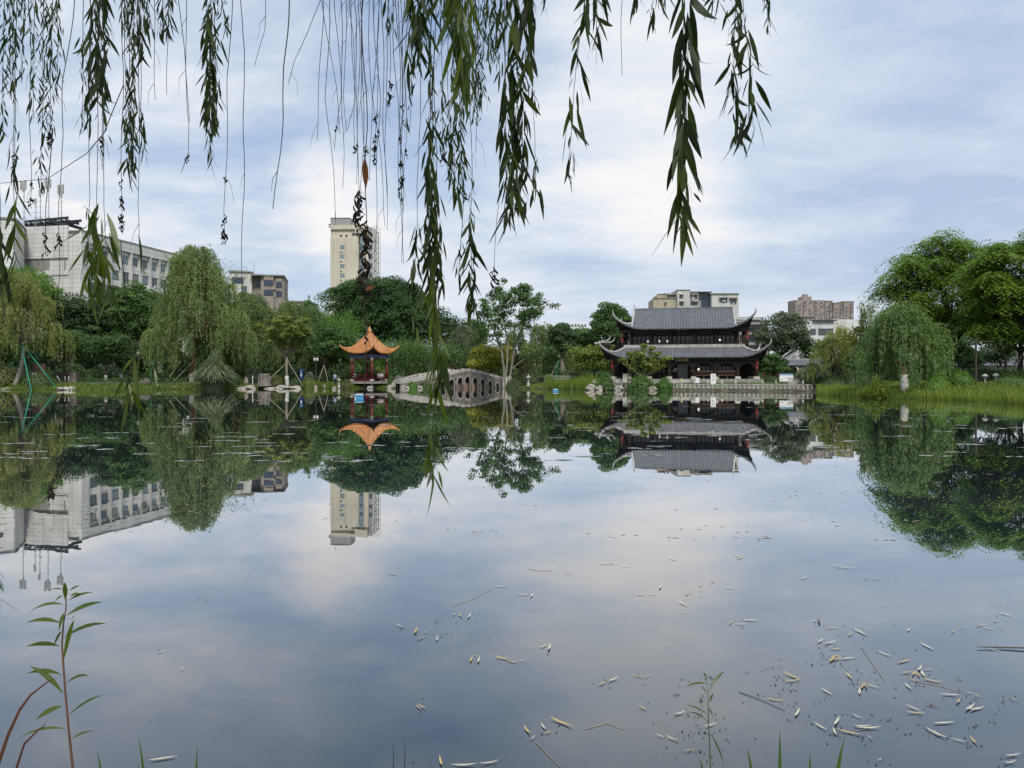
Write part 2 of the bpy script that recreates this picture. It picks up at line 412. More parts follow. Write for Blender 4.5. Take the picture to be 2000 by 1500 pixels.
pts = [(0, .03), (.3, .06), (.546, .17), (.67, .36), (.78, .58), (.85, .76), (.92, .9), (1, .98)]
fr.color_ramp.elements[0].position, fr.color_ramp.elements[0].color = 0, (.03,) * 3 + (1,)
fr.color_ramp.elements[1].position, fr.color_ramp.elements[1].color = 1, (.98,) * 3 + (1,)
for p_, c_ in pts[1:-1]:
    e = fr.color_ramp.elements.new(p_); e.color = (c_, c_, c_, 1)
nt.links.new(lw.outputs['Facing'], fr.inputs['Fac'])
ms = nt.nodes.new('ShaderNodeMixShader')
nt.links.new(fr.outputs['Color'], ms.inputs['Fac']); nt.links.new(df.outputs[0], ms.inputs[1]); nt.links.new(gl.outputs[0], ms.inputs[2])
nt.links.new(ms.outputs[0], out.inputs['Surface'])
mb = MB(); mb.add([(-110, 0, 0), (70, 0, 0), (70, 150, 0), (-110, 150, 0)], [(0, 1, 2, 3)])
tag(mb.build('water', m), 'still pond mirroring the trees and clouds', 'water', kind='structure')

# ------------------------------------------------------------------ sky, sun, camera
w = bpy.data.worlds.new('World'); SC.world = w; w.use_nodes = True
nt = w.node_tree; nt.nodes.clear()
out = nt.nodes.new('ShaderNodeOutputWorld'); bg = nt.nodes.new('ShaderNodeBackground')
SUN_EL, SUN_AZ = 50, 166      # degrees; azimuth clockwise from +Y
sk = nt.nodes.new('ShaderNodeTexSky'); sk.sky_type = 'NISHITA'; sk.sun_disc = False
sk.sun_elevation = R(SUN_EL); sk.sun_rotation = R(SUN_AZ); sk.air_density = 1; sk.dust_density = 1.2; sk.ozone_density = 1.5
tc = nt.nodes.new('ShaderNodeTexCoord'); sep = nt.nodes.new('ShaderNodeSeparateXYZ')
nt.links.new(tc.outputs['Generated'], sep.inputs['Vector'])
def mth(op, a, b=None, c=None, clamp=False):
    n = nt.nodes.new('ShaderNodeMath'); n.operation = op; n.use_clamp = clamp
    for i, x in enumerate((a, b, c)):
        if x is None: continue
        if hasattr(x, 'is_output'): nt.links.new(x, n.inputs[i])
        else: n.inputs[i].default_value = x
    return n.outputs[0]
def ramp(fac, pts):
    r = nt.nodes.new('ShaderNodeValToRGB')
    pts = [(p, c if hasattr(c, '__len__') else (c, c, c)) for p, c in pts]
    r.color_ramp.elements[0].position, r.color_ramp.elements[0].color = pts[0][0], (*pts[0][1], 1)
    r.color_ramp.elements[1].position, r.color_ramp.elements[1].color = pts[-1][0], (*pts[-1][1], 1)
    for p, c in pts[1:-1]:
        e = r.color_ramp.elements.new(p); e.color = (*c, 1)
    nt.links.new(fac, r.inputs['Fac']); return r.outputs['Color']
def mixc(f, a, b_, blend='MIX'):
    n = nt.nodes.new('ShaderNodeMix'); n.data_type = 'RGBA'; n.blend_type = blend
    for s, x in (('Factor', f), ('A', a), ('B', b_)):
        if hasattr(x, 'is_output'): nt.links.new(x, n.inputs[s])
        elif s == 'Factor': n.inputs[s].default_value = x
        else: n.inputs[s].default_value = (*x, 1)
    return n.outputs['Result']
zz = mth('MAXIMUM', sep.outputs['Z'], 0.0)
den = mth('ADD', zz, .16)
cb = nt.nodes.new('ShaderNodeCombineXYZ')
nt.links.new(mth('DIVIDE', sep.outputs['X'], den), cb.inputs['X']); nt.links.new(mth('DIVIDE', sep.outputs['Y'], den), cb.inputs['Y'])
def cloud(scale, detail, rough, loc, sc=(1, 1, 1), dist=0.0, rot=0.0):
    mp = nt.nodes.new('ShaderNodeMapping'); mp.inputs['Location'].default_value = loc; mp.inputs['Scale'].default_value = sc
    mp.inputs['Rotation'].default_value = (0, 0, rot)
    n = nt.nodes.new('ShaderNodeTexNoise'); n.inputs['Scale'].default_value = scale; n.inputs['Detail'].default_value = detail
    n.inputs['Roughness'].default_value = rough; n.inputs['Distortion'].default_value = dist
    nt.links.new(cb.outputs[0], mp.inputs['Vector']); nt.links.new(mp.outputs[0], n.inputs['Vector'])
    return n.outputs['Fac']
big = cloud(.6, 6, .5, (3.1, .4, 0), (.75, 1.15, 1), .25, .2)
fine = cloud(1.7, 9, .58, (1.7, 5.2, 0), (.8, 1.1, 1), .35, .3)
band = cloud(.9, 5, .55, (7.3, 2.2, 0), (.5, 1.3, 1), .3, .1)
wisp = cloud(4.2, 8, .6, (2.4, 9.1, 0), (.8, 1.1, 1), .5, .5)
dens = mth('MULTIPLY_ADD', fine, .45, mth('MULTIPLY_ADD', wisp, .16, mth('MULTIPLY', big, .55)))
# broad openings of blue towards parts of the sky, and thicker cloud elsewhere (soft cones of direction)
def cone(px, py, width, amt):
    d = Vector(((px - CX) / F, 1, (HZ - py) / F)).normalized()
    dt = nt.nodes.new('ShaderNodeVectorMath'); dt.operation = 'DOT_PRODUCT'
    nt.links.new(tc.outputs['Generated'], dt.inputs[0]); dt.inputs[1].default_value = d
    c1 = math.cos(width)
    return mth('MULTIPLY', mth('POWER', mth('MULTIPLY', mth('SUBTRACT', dt.outputs['Value'], c1, None, True), 1 / (1 - c1), None, True), 1.6), amt)
for px, py, wd, am in [(880, 190, .2, -.11), (1020, 40, .16, -.07), (600, 40, .2, -.05), (1250, 120, .26, .08),
                       (1500, 120, .3, .1), (650, 405, .1, .12), (1300, 430, .14, .1), (130, 330, .25, .08), (1850, 40, .3, .1), (420, 480, .2, -.1), (560, 520, .15, -.06)]:
    dens = mth('ADD', dens, cone(px, py, wd, am))
mask = ramp(dens, [(.36, .12), (.48, .55), (.62, 1.0)])
sky = mixc(1.0, sk.outputs['Color'], (.105, .105, .108), 'MULTIPLY')
blue = ramp(zz, [(0, (.50, .62, .76)), (.08, (.50, .63, .82)), (.22, (.42, .59, .86)), (.5, (.16, .33, .64)), (1, (.1, .2, .48))])
sky = mixc(.7, sky, blue)
shade = mth('MULTIPLY_ADD', wisp, .3, mth('MULTIPLY_ADD', band, .6, mth('MULTIPLY', fine, .35)))
for px, py, wd, am in [(640, 405, .12, .17), (1290, 430, .13, .15), (960, 520, .16, .06), (1230, 150, .26, .05), (1880, 230, .3, -.12), (1700, 420, .3, -.08), (300, 380, .3, .04), (1500, 30, .25, .05)]:
    shade = mth('ADD', shade, cone(px, py, wd, am))
ccol = ramp(shade, [(.43, (.47, .585, .775)), (.55, (.605, .70, .845)), (.67, (.77, .825, .905)), (.80, (.96, .945, .945))])
low = ramp(zz, [(0, 1.0), (.06, .75), (.2, 0.0)])
ccol = mixc(mth('MULTIPLY', low, .6), ccol, (.68, .75, .85))
col = mixc(mask, sky, ccol)
nt.links.new(col, bg.inputs['Color']); bg.inputs['Strength'].default_value = 1.0
nt.links.new(bg.outputs[0], out.inputs['Surface'])

sl = bpy.data.lights.new('sun', 'SUN'); sl.energy = 2.6; sl.angle = R(9); sl.color = (1, .95, .88)
so = link('sun', sl)
sd = Vector((math.sin(R(SUN_AZ)) * math.cos(R(SUN_EL)), math.cos(R(SUN_AZ)) * math.cos(R(SUN_EL)), math.sin(R(SUN_EL))))
so.rotation_euler = sd.to_track_quat('Z', 'Y').to_euler(); so.location = (0, 0, 60)

cam = bpy.data.cameras.new('camera'); co = link('camera', cam)
cam.sensor_fit = 'HORIZONTAL'; cam.sensor_width = 36; cam.lens = 36 * F / 2000
cam.shift_y = -(750 - HZ) / 2000; cam.clip_start = .05; cam.clip_end = 20000
co.location = (0, 0, CH); co.rotation_euler = (R(90), 0, 0)
SC.camera = co
SC.view_settings.view_transform = 'Standard'; SC.view_settings.look = 'None'; SC.view_settings.exposure = 0; SC.view_settings.gamma = 1
SC.cycles.max_bounces = 7; SC.cycles.diffuse_bounces = 3; SC.cycles.glossy_bounces = 3; SC.cycles.transmission_bounces = 3
SC.cycles.transparent_max_bounces = 4; SC.cycles.caustics_reflective = False; SC.cycles.caustics_refractive = False
SC.cycles.use_denoising = True; SC.cycles.sample_clamp_indirect = 6
# ------------------------------------------------------------------ building helpers
def xf(loc=(0, 0, 0), rz=0.0): return Matrix.Translation(loc) @ Matrix.Rotation(rz, 4, 'Z')
def window(parent, T, x, z, w, h, fr='frame', gl='glass', mull=2, y=0.0, name='window', bar=.07):
    """a window standing a little proud of a wall that faces -y in the frame T; its glazing is a sub-part"""
    a = MB(T)
    a.box(x - w / 2 - bar, x - w / 2, y - .09, y + .02, z - h / 2 - bar, z + h / 2 + bar)
    a.box(x + w / 2, x + w / 2 + bar, y - .09, y + .02, z - h / 2 - bar, z + h / 2 + bar)
    a.box(x - w / 2, x + w / 2, y - .088, y + .02, z + h / 2, z + h / 2 + bar)
    a.box(x - w / 2, x + w / 2, y - .12, y + .02, z - h / 2 - bar, z - h / 2)
    for k in range(1, mull):
        q = x - w / 2 + w * k / mull
        a.box(q - bar * .35, q + bar * .35, y - .07, y + .02, z - h / 2, z + h / 2)
    o = a.build(name, M[fr], parent)
    MB(T).box(x - w / 2, x + w / 2, y - .035, y + .015, z - h / 2, z + h / 2).build('pane', M[gl], o)
    return o
def aircon(parent, T, x, z, y=0.0, s=1.0):
    a = MB(T).box(x - .42 * s, x + .42 * s, y - .42 * s, y - .06, z - .3 * s, z + .3 * s).box(x - .3 * s, x + .3 * s, y - .06, y + .02, z - .34 * s, z - .3 * s)
    o = a.build('air_conditioner', M['white_paint'], parent)
    f = MB(T); f.tube([(x - .1 * s, y - .44 * s, z), (x - .1 * s, y - .415 * s, z)], .22 * s, 12); f.build('fan', M['iron'], o)

# ------------------------------------------------------------------ long white office block
A = P(160, 738, 150); A.z = 0; B = P(360, 738, 182); B.z = 0
dv = (B - A); Lf = dv.length; ang = math.atan2(dv.y, dv.x)
ob = thing('office_block', 'long white panelled office block with upright fins and roof antennas', 'building', (A.x, A.y, .5))
T = Matrix.Rotation(ang, 4, 'Z')
H = 30.0; fl = 3.4
q = MB(T).box(0, Lf, .3, 13, 0, H - .8).box(-.3, Lf + .3, -.3, .3, H - 2.0, H)      # body behind the fins, deep parapet band
q.box(0, Lf, .3, 13, H - .8, H)
for k in range(8): q.box(1.6, Lf, .12, .3, H - 2.0 - fl * (k + 1) - .35 - .6, H - 2.0 - fl * (k + 1) + .1)
q.box(-.3, 1.6, -.2, .3, 0, H - 2.0)
q.build('wall', M['tiles_white'], ob)
nb = 10; bw = (Lf - 1.6) / nb
for k in range(nb + 1):
    x = 1.6 + bw * k
    MB(T).box(x - .26, x + .26, -.26, .3, 0, H - 2.0).build('fin', M['concrete_white'], ob)
MB(T).box(-.35, Lf + .35, -.4, 13.05, H, H + .25).build('coping', M['concrete'], ob)
for k in range(6):
    for j in range(nb):
        small = (k == 0)
        x = 1.6 + bw * (j + .5); z = H - 2.0 - fl * (k + .5) + .12
        window(ob, T, x, z - .1, bw * (.5 if small else .66), 1.5 if small else 2.1, 'frame_dark', random.choice(('glass', 'glass', 'glass', 'glass_pale', 'glass_curtain')), random.choice((2, 2, 3)), .3)
        if (j * 7 + k * 3) % 9 == 0: aircon(ob, T, x + bw * .2, z - 1.35, .3, .8)
# recessed end wall facing the water, with strip openings, drain pipe and air conditioner
T2 = T @ Matrix.Rotation(R(-90), 4, 'Z')        # local x runs back along the end wall, local -y faces the camera
def E(px): # distance along the end wall for a photo column
    best = min((abs((T2 @ Vector((s, 0, 0)) + A).x / (T2 @ Vector((s, 0, 0)) + A).y * F + CX - px), s) for s in np.arange(-25, 5, .05)); return best[1]
q = MB(T2).box(E(46), -.3, -.35, -.01, 0, H - 1.5)
q.box(E(46), E(137), -.7, -.35, H - 5.2, H + 1.2).box(E(46), E(137), -.55, -.35, H - 8.6, H - 7.6)
q.build('end_wall', M['tiles_white'], ob)
MB(T2).box(E(52), E(100), -.42, -.34, H - 7.5, H - 5.3).build('recess', M['concrete'], ob)
MB(T2).box(E(52), E(88), -.44, -.34, H - 10.2, H - 8.7).build('recess', M['concrete'], ob)
for px, z in ((57, H - 13.2), (82, H - 12.6)):
    window(ob, T2, E(px), z, 1.5, 2.3, 'frame_dark', 'glass', 2, -.35)
aircon(ob, T2, E(68), H - 14.6, -.35)
MB(T2).tube([(E(130), -.45, H - 8), (E(130), -.45, H - 1)], .12, 8).build('drain_pipe', M['concrete'], ob)
# wing that steps forward
Wp = P(29, 738, 142); Wq = P(51, 738, 153)
T3 = xf((Wp.x - A.x, Wp.y - A.y, 0), math.atan2(Wq.y - Wp.y, Wq.x - Wp.x))
Hw = 30.6
MB(T3).box(0, 18, 0, 22, 0, Hw).build('wing', M['tiles_white'], ob)
MB(T3).box(-.25, 18.2, -.25, 22, Hw, Hw + .35).build('coping', M['concrete'], ob)
T4 = T3 @ Matrix.Rotation(R(-90), 4, 'Z')
window(ob, T4, -2.4, Hw - 3.2, 1.0, .9, 'frame_dark', 'glass', 1, 0)
# rooftop equipment platform and masts
pl = P(48, 738, 156) - A; pr = P(133, 738, 152) - A
T5 = xf((pl.x, pl.y, 0), math.atan2(pr.y - pl.y, pr.x - pl.x)); Lp = (pr - pl).length
q = MB(T5)
for y in (0, 3.0):
    q.box(0, Lp, y, y + .15, H + 2.9, H + 3.4)
    q.bar((Lp * .55, y, H + 3.1), (Lp, y, H + 1.5), .6)
for k in range(9): q.box(Lp * k / 8.6, Lp * k / 8.6 + .2, 0, 3.1, H + 2.3, H + 2.9)
q.box(0, Lp * .6, .2, 2.9, H + 1.2, H + 2.3)
q.build('roof_platform', M['iron'], ob)
for px, top, dish in ((47, 352, 1), (79, 372, 0), (95, 349, 1), (120, 360, 1), (70, 388, 0)):
    b0 = P(px, 738, 155) - A; zt = (HZ - top) / F * 155 + CH - .5
    q = MB()
    q.tube([(b0.x, b0.y, H + 1), (b0.x, b0.y, zt)], .075, 6)
    for s in (-1, 1): q.tube([(b0.x + s * 1.1, b0.y + .6, H + 1.2), (b0.x, b0.y, H + 4.3)], .04, 5)
    for z in np.arange(H + 2.6, zt - .5, 1.1): q.box(b0.x - .35, b0.x + .35, b0.y - .04, b0.y + .04, z, z + .06)
    ms_ = q.build('antenna_mast', M['frame'], ob)
    if dish:
        for dx, dz in ((-.45, -.2), (.4, -.1), (0, -.5)):
            MB().box(b0.x + dx - .2, b0.x + dx + .2, b0.y - .35, b0.y - .12, zt + dz - 1.9, zt + dz).build('antenna_panel', M['frame'], ms_)
    else:
        MB().box(b0.x - .2, b0.x + .2, b0.y - .3, b0.y - .1, zt - 1.2, zt).build('antenna_panel', M['frame'], ms_)

# ------------------------------------------------------------------ tower block
def blk(px0, px1, Y, rz=0.0):
    c = P((px0 + px1) / 2, 738, Y); return Vector((c.x, c.y, .3)), (px1 - px0) / F * Y
Yt = 330; u = Yt / F
tl, _ = blk(645, 645, Yt)
tw = thing('tower_block', 'tall slim cream tower with blue glass strip and white lattice side', 'building', tl, R(-3))
zt = lambda py: (HZ - py) * u + CH - .3
X = lambda px: (px - 645) * u
q = MB().box(0, X(701), 0, 14, 0, zt(464)).box(0, X(718), .9, 14, zt(464), zt(440)).box(X(711), X(720), 0, 14, 0, zt(463)).box(X(694), X(718), 0, .9, zt(456), zt(440))
q.box(0, X(694), .02, .9, zt(448), zt(440))
q.build('wall', M['render_cream'], tw)
MB().box(0, X(683), .5, 10, zt(440) + .05, zt(426)).build('penthouse', M['render_grey'], tw)
MB().box(-.15, X(683) + .15, .3, 10.2, zt(426), zt(425)).build('coping', M['concrete'], tw)
q = MB().box(X(701), X(711), .35, 10, 0, zt(462)); q.build('glass_strip', M['glass_pale'], tw)
for k in range(18): MB().box(X(701), X(711), .28, .36, zt(472 + k * 9.2) - .12, zt(472 + k * 9.2) + .12).build('spandrel', M['frame'], tw)
MB().box(X(720), X(728), 1.2, 13, 0, zt(444)).build('side_wall', M['render_grey'], tw)
I4 = Matrix.Identity(4)
for k, py in enumerate((483, 501, 520, 538, 556)):
    window(tw, I4, X(669), zt(py), 1.9, 1.6, 'frame', 'glass_pale', 2, 0)
    aircon(tw, I4, X(667), zt(py + 8), 0, 1.15)
    window(tw, I4, X(724), zt(py - 1), 1.3, 1.9, 'frame_dark', 'glass', 2, 1.2)
    window(tw, I4, X(706), zt(py + 2), 1.0, 1.5, 'frame_dark', 'glass', 2, .33)
for px in (691, 699): window(tw, I4, X(px - 1), zt(457), 1.2, 1.1, 'frame_dark', 'glass', 1, .9 if px < 694 else .9)
for px in (665, 676): window(tw, I4, X(px), zt(460), .9, .8, 'frame_dark', 'glass', 1, .9)
q = MB()
x0, x1 = X(729), X(738)
for y in (.6, 5.5):
    for x in (x0, x1): q.box(x - .13, x + .13, y - .13, y + .13, 0, zt(441))
    z = zt(441)
    while z > 10:
        q.box(x0, x1, y - .09, y + .09, z - .1, z + .1)
        q.bar((x0, y, z), (x1, y, z - 2.2), .17); q.bar((x1, y, z), (x0, y, z - 2.2), .17); z -= 4.4
        q.bar((x0, y, z + 2.2), (x1, y, z), .17); q.bar((x1, y, z + 2.2), (x0, y, z), .17)
q.build('lattice_frame', M['white_paint'], tw)
q = MB().tube([(X(652), 2, zt(426)), (X(652), 2, zt(413))], .09, 5); q.build('antenna', M['iron'], tw)
q = MB()
for z in (zt(438), zt(442)): q.box(-.9, 0, .5, 1.1, z - .2, z + .2)
q.build('side_lamp', M['iron'], tw)

# ------------------------------------------------------------------ small weathered apartment block
Ya = 200; u2 = Ya / F
c0, _ = blk(448, 448, Ya)
ap = thing('apartment_block', 'weathered low flat block with bay windows above the willows', 'building', c0, R(12))
X = lambda px: (px - 448) * u2 * 1.02; zt = lambda py: (HZ - py) * u2 + CH - .3
q = MB().box(0, X(489), 0, 12, 0, zt(531)); q.build('wall', M['concrete_white'], ap)
q = MB().box(X(489), X(506), 1.2, 12, 0, zt(537)).box(X(506), X(549), -.6, 12, 0, zt(538)).box(X(512), X(530), -1.4, -.6, 0, zt(539)).box(X(534), X(546), -1.4, -.6, 0, zt(543)); q.build('wall', M['render_brown'], ap)
MB().box(-.3, X(490), -.4, 12.3, zt(531), zt(529)).box(X(488), X(550), -1.6, 12.2, zt(538), zt(535.5)).build('roof_slab', M['concrete'], ap)
MB().box(X(455), X(480), 2, 7, zt(529), zt(525.5)).build('roof_room', M['concrete'], ap)
window(ap, I4, X(463), zt(547), 2.8, 1.5, 'frame_dark', 'glass_blue', 3, 0)
window(ap, I4, X(475), zt(564), 1.2, 1.4, 'frame_dark', 'glass', 2, 0)
for px, py, y, w_ in ((521, 552, -1.4, 2.2), (521, 571, -1.4, 2.2), (540, 555, -1.4, 1.4), (540, 573, -1.4, 1.4), (500, 553, 1.2, 1.1)):
    window(ap, I4, X(px), zt(py), w_, 1.4, 'frame_dark', 'glass_blue', 3, y)
for px, py in ((528, 561), (534, 561), (536, 576)): aircon(ap, I4, X(px), zt(py), -.6, 1.1)
MB().tube([(X(491), 2, zt(531)), (X(491), 2, zt(508))], .04, 5).tube([(X(534), 2, zt(536)), (X(534), 2, zt(526))], .04, 5).build('antenna', M['iron'], ap)
# a pale low roof between the trees
c0, w0 = blk(556, 602, 185)
lr = thing('low_roof_house', 'small pale flat house roof peeping between tree tops', 'building', c0)
MB().box(-w0 / 2, w0 / 2, 0, 8, 0, 19.6).build('wall', M['concrete_white'], lr)
MB().box(-w0 / 2 - .4, w0 / 2 + .4, -.4, 8.4, 19.6, 20.0).build('roof_slab', M['concrete'], lr)
window(lr, I4, -1.5, 18.4, 1.2, 1.2, 'frame_dark', 'glass', 2, 0); window(lr, I4, 1.5, 18.4, 1.2, 1.2, 'frame_dark', 'glass', 2, 0)

# ------------------------------------------------------------------ flats behind the hall
Yb = 220; u3 = Yb / F
c0, _ = blk(1276, 1276, Yb)
fb = thing('flats', 'white and beige flats with window awnings rising behind the tiled hall', 'building', c0, R(-2))
X = lambda px: (px - 1276) * u3; zt = lambda py: (HZ - py) * u3 + CH - .3
MB().box(0, X(1322), 0, 10, 0, zt(583)).box(X(1287), X(1322), 2.2, 10, zt(583), zt(573)).build('wall', M['render_beige'], fb)
MB().box(X(1322), X(1346), -.8, 10, 0, zt(568)).box(X(1346), X(1363), 0, 10, 0, zt(569)).box(X(1388), X(1440), -.5, 10, 0, zt(575)).build('wall', M['concrete_white'], fb)
MB().box(X(1363), X(1388), 1.5, 10, 0, zt(572)).build('stair_bay', M['render_grey'], fb)
MB().box(X(1371), X(1386), 1.35, 1.6, zt(610), zt(575)).build('blue_glazing', M['glass_blue'], fb)
MB().box(X(1321), X(1347), -1, 10.2, zt(568), zt(566.5)).box(X(1347), X(1390), -.4, 10.2, zt(571), zt(569.8)).box(X(1387), X(1441), -.9, 10.2, zt(575), zt(573.6)).box(-.2, X(1322), -.25, .2, zt(583), zt(581)).box(X(1286), X(1322), 2, 2.4, zt(573), zt(572)).build('parapet', M['concrete'], fb)
for px, py, y, w_, h_ in ((1329.5, 580, -.8, .8, 1.0), (1330, 594, -.8, 1, 1.1), (1349, 580, 0, .7, 1.2), (1358, 580, 0, 1, 1.3), (1356, 593, 0, 1.6, 1), (1407, 587, -.5, .9, 1.2), (1414, 587, -.5, 1.2, 1.3), (1430, 589, -.5, 1.7, 1.6), (1300, 593, 0, .4, .6), (1314, 578, 2.2, 2, 1)):
    o = window(fb, I4, X(px), zt(py), w_, h_, 'frame', 'glass', 2, y)
    q = MB(); q.add([(X(px) - w_ * .7, y - .02, zt(py) + h_ * .75), (X(px) + w_ * .7, y - .02, zt(py) + h_ * .75), (X(px) + w_ * .7, y - .9, zt(py) + h_ * .52), (X(px) - w_ * .7, y - .9, zt(py) + h_ * .52),
           (X(px) - w_ * .7, y - .02, zt(py) + h_ * .69), (X(px) + w_ * .7, y - .02, zt(py) + h_ * .69), (X(px) + w_ * .7, y - .9, zt(py) + h_ * .46), (X(px) - w_ * .7, y - .9, zt(py) + h_ * .46)], [(0, 1, 2, 3), (7, 6, 5, 4), (3, 2, 6, 7), (0, 3, 7, 4), (1, 5, 6, 2)])
    q.build('awning', M['render_brown'], o)
for px, py in ((1352, 584), (1411, 588)): aircon(fb, I4, X(px), zt(py), 0 if px < 1380 else -.5, 1)
for px in (1301, 1308, 1315): MB().bar((X(px) - .3, 5, zt(571)), (X(px) + .5, 5, zt(569)), .5, .15).build('solar_tank', M['iron'], fb)
MB().box(X(1335), X(1337.5), 4, 4.5, zt(566), zt(562)).build('chimney', M['concrete'], fb)
MB().box(X(1432), X(1440), 3, 6, zt(573), zt(571)).build('roof_room', M['concrete'], fb)

# grey flats behind the hall's far eave
c0, w0 = blk(1440, 1502, 170); u4 = 170 / F; zt = lambda py: (HZ - py) * u4 + CH - .3
gf_ = thing('balcony_flats', 'grey flats with long balconies half hidden behind the eave', 'building', c0, R(-4))
MB().box(-w0 / 2, w0 / 2, 1.2, 10, 0, zt(626)).build('wall', M['render_grey'], gf_)
MB().box(-w0 / 2 - .3, w0 / 2 - 1.8, 0, 10, zt(624), zt(621)).box(-w0 / 2, w0 / 2 + .2, .5, 10, zt(626), zt(624)).build('roof_slab', M['concrete_white'], gf_)
for py in (634, 654, 674, 694):
    b_ = MB().box(-w0 / 2, w0 / 2 - .5, -.1, 1.2, zt(py), zt(py) + .25).box(-w0 / 2, w0 / 2 - .5, -.12, 0, zt(py), zt(py - 5)).build('balcony', M['concrete'], gf_)
    MB().box(-w0 / 2 + .4, w0 / 2 - 1, 1.1, 1.22, zt(py) + .3, zt(py - 15)).build('window', M['glass'], gf_)
for x in (-w0 / 2 + .3, w0 / 2 - .8): MB().box(x, x + .3, -.2, 1.2, 0, zt(624)).build('column', M['concrete'], gf_)

# pale house with dark cornice
c0, w0 = blk(1574, 1628, 150); u4 = 150 / F; zt = lambda py: (HZ - py) * u4 + CH - .3
wh = thing('pale_house', 'pale panelled house with dark overhanging cornice beyond the gallery', 'building', c0)
MB().box(-w0 / 2, w0 / 2, 0, 9, 0, zt(627)).box(-w0 / 2 - 1.5, -w0 / 2 + 1.8, 1.5, 9, 0, zt(620)).box(w0 / 2, w0 / 2 + 6, 1, 9, 0, zt(623)).build('wall', M['tiles_house'], wh)
MB().box(-w0 / 2 + 1.3, w0 / 2 + .5, -.6, 9, zt(627), zt(625)).box(-w0 / 2 - 2, -w0 / 2 + 2.2, 1, 9.2, zt(620), zt(618)).build('cornice', M['frame_dark'], wh)
for x, w_, h_ in ((-w0 / 2 + 1.4, .9, 1.0), (.4, 1.2, 1.1), (1.9, 1.4, 1.1)): window(wh, I4, x, zt(648), w_, h_, 'frame_dark', 'glass', 2, 0)
# far brown housing towers
for a, b_, top, lab, roofw in ((1553, 1611, 586, 'nearest brown residential tower with roof pavilion, far beyond the pale house', 1), (1611, 1626, 589, 'narrow brown residential tower squeezed between two wider ones', 0),
                              (1627, 1648, 593, 'lower grey brown residential slab behind the yellowish shrub tips', 0), (1647, 1668, 590, 'brown residential tower mostly hidden by leafy tips', 0)):
    Yf = 620 if a == 1553 else 660
    c0, w0 = blk(a, b_, Yf); uf = Yf / F; zt = lambda py: (HZ - py) * uf + CH - .3
    t_ = thing('housing_tower', lab, 'tower', c0, R(6), 'distant brown housing towers')
    MB().box(-w0 / 2, w0 / 2, 0, 14, 0, zt(top)).build('wall', M['tower_brown'], t_)
    n = max(2, int(w0 / 4.2))
    for k in range(n):
        x = -w0 / 2 + w0 * (k + .5) / n
        MB().box(x - .9, x + .9, -.9 if k % 2 else -.3, 0, 0, zt(top) - .5 - (k % 3)).build('bay', M['tower_brown'] if k % 2 else M['render_brown'], t_)
        for j in range(13): MB().box(x - .65, x + .65, (-.95 if k % 2 else -.35), -.2, zt(top) - 3.2 - j * 3.1, zt(top) - 1.7 - j * 3.1).build('window', M['glass' if (j + 2 * k) % 5 else 'frame'], t_)
        for j in range(13):
            z = zt(top) - 2.2 - j * 3.1
            if (k + j) % 3 == 0: continue
            MB().box(x + 1.0, x + 2.0, -.06, .02, z, z + 1.5).build('window', M['glass' if (j + k) % 4 else 'frame'], t_)
    if roofw: MB().box(-w0 * .22, w0 * .1, 2, 10, zt(top), zt(top) + 3).box(-w0 * .12, w0 * .02, 4, 8, zt(top) + 3, zt(top) + 5.2).build('roof_pavilion', M['tower_brown'], t_)
    else: MB().box(-w0 / 2 - .3, w0 / 2 + .3, -.4, 14.3, zt(top), zt(top) + .8).build('parapet', M['render_brown'], t_)
c0, w0 = blk(1088, 1146, 420); uf = 420 / F; zt = lambda py: (HZ - py) * uf + CH - .3
t_ = thing('distant_flats', 'pale distant flats showing above the dark conical tree', 'building', c0)
MB().box(-w0 / 2, w0 / 2, 0, 12, 0, zt(634)).box(-w0 * .1, w0 * .3, 1, 11, zt(634), zt(631)).build('wall', M['tiles_house'], t_)
for k in range(9):
    for j in range(4): MB().box(-w0 / 2 + .8 + k * 1.8, -w0 / 2 + 1.8 + k * 1.8, -.05, .02, zt(638 + j * 8), zt(638 + j * 8) + 1.3).build('window', M['glass'], t_)
# dark tiled hall behind the big trees on the near shore
c0, w0 = blk(1870, 2040, 105); uf = 105 / F; zt = lambda py: (HZ - py) * uf + CH - .3
t_ = thing('park_building', 'low dark roofed park building glimpsed under the spreading trees', 'building', c0, R(-10))
MB().box(-w0 / 2, w0 / 2, 0, 8, 0, zt(716)).build('wall', M['concrete_white'], t_)
q = MB(); q.add([(-w0 / 2 - .6, -1, zt(714)), (w0 / 2 + .6, -1, zt(714)), (w0 / 2 + .6, 4, zt(684)), (-w0 / 2 - .6, 4, zt(684)), (-w0 / 2 - .6, 9, zt(714)), (w0 / 2 + .6, 9, zt(714))], [(0, 1, 2, 3), (3, 2, 5, 4), (0, 3, 4), (1, 5, 2), (0, 4, 5, 1)])
q.build('roof', M['tile_grey'], t_)
for k in range(6): window(t_, I4, -w0 / 2 + 1.5 + k * 1.9, 1.4, 1, 1.2, 'frame_dark', 'glass', 2, 0)

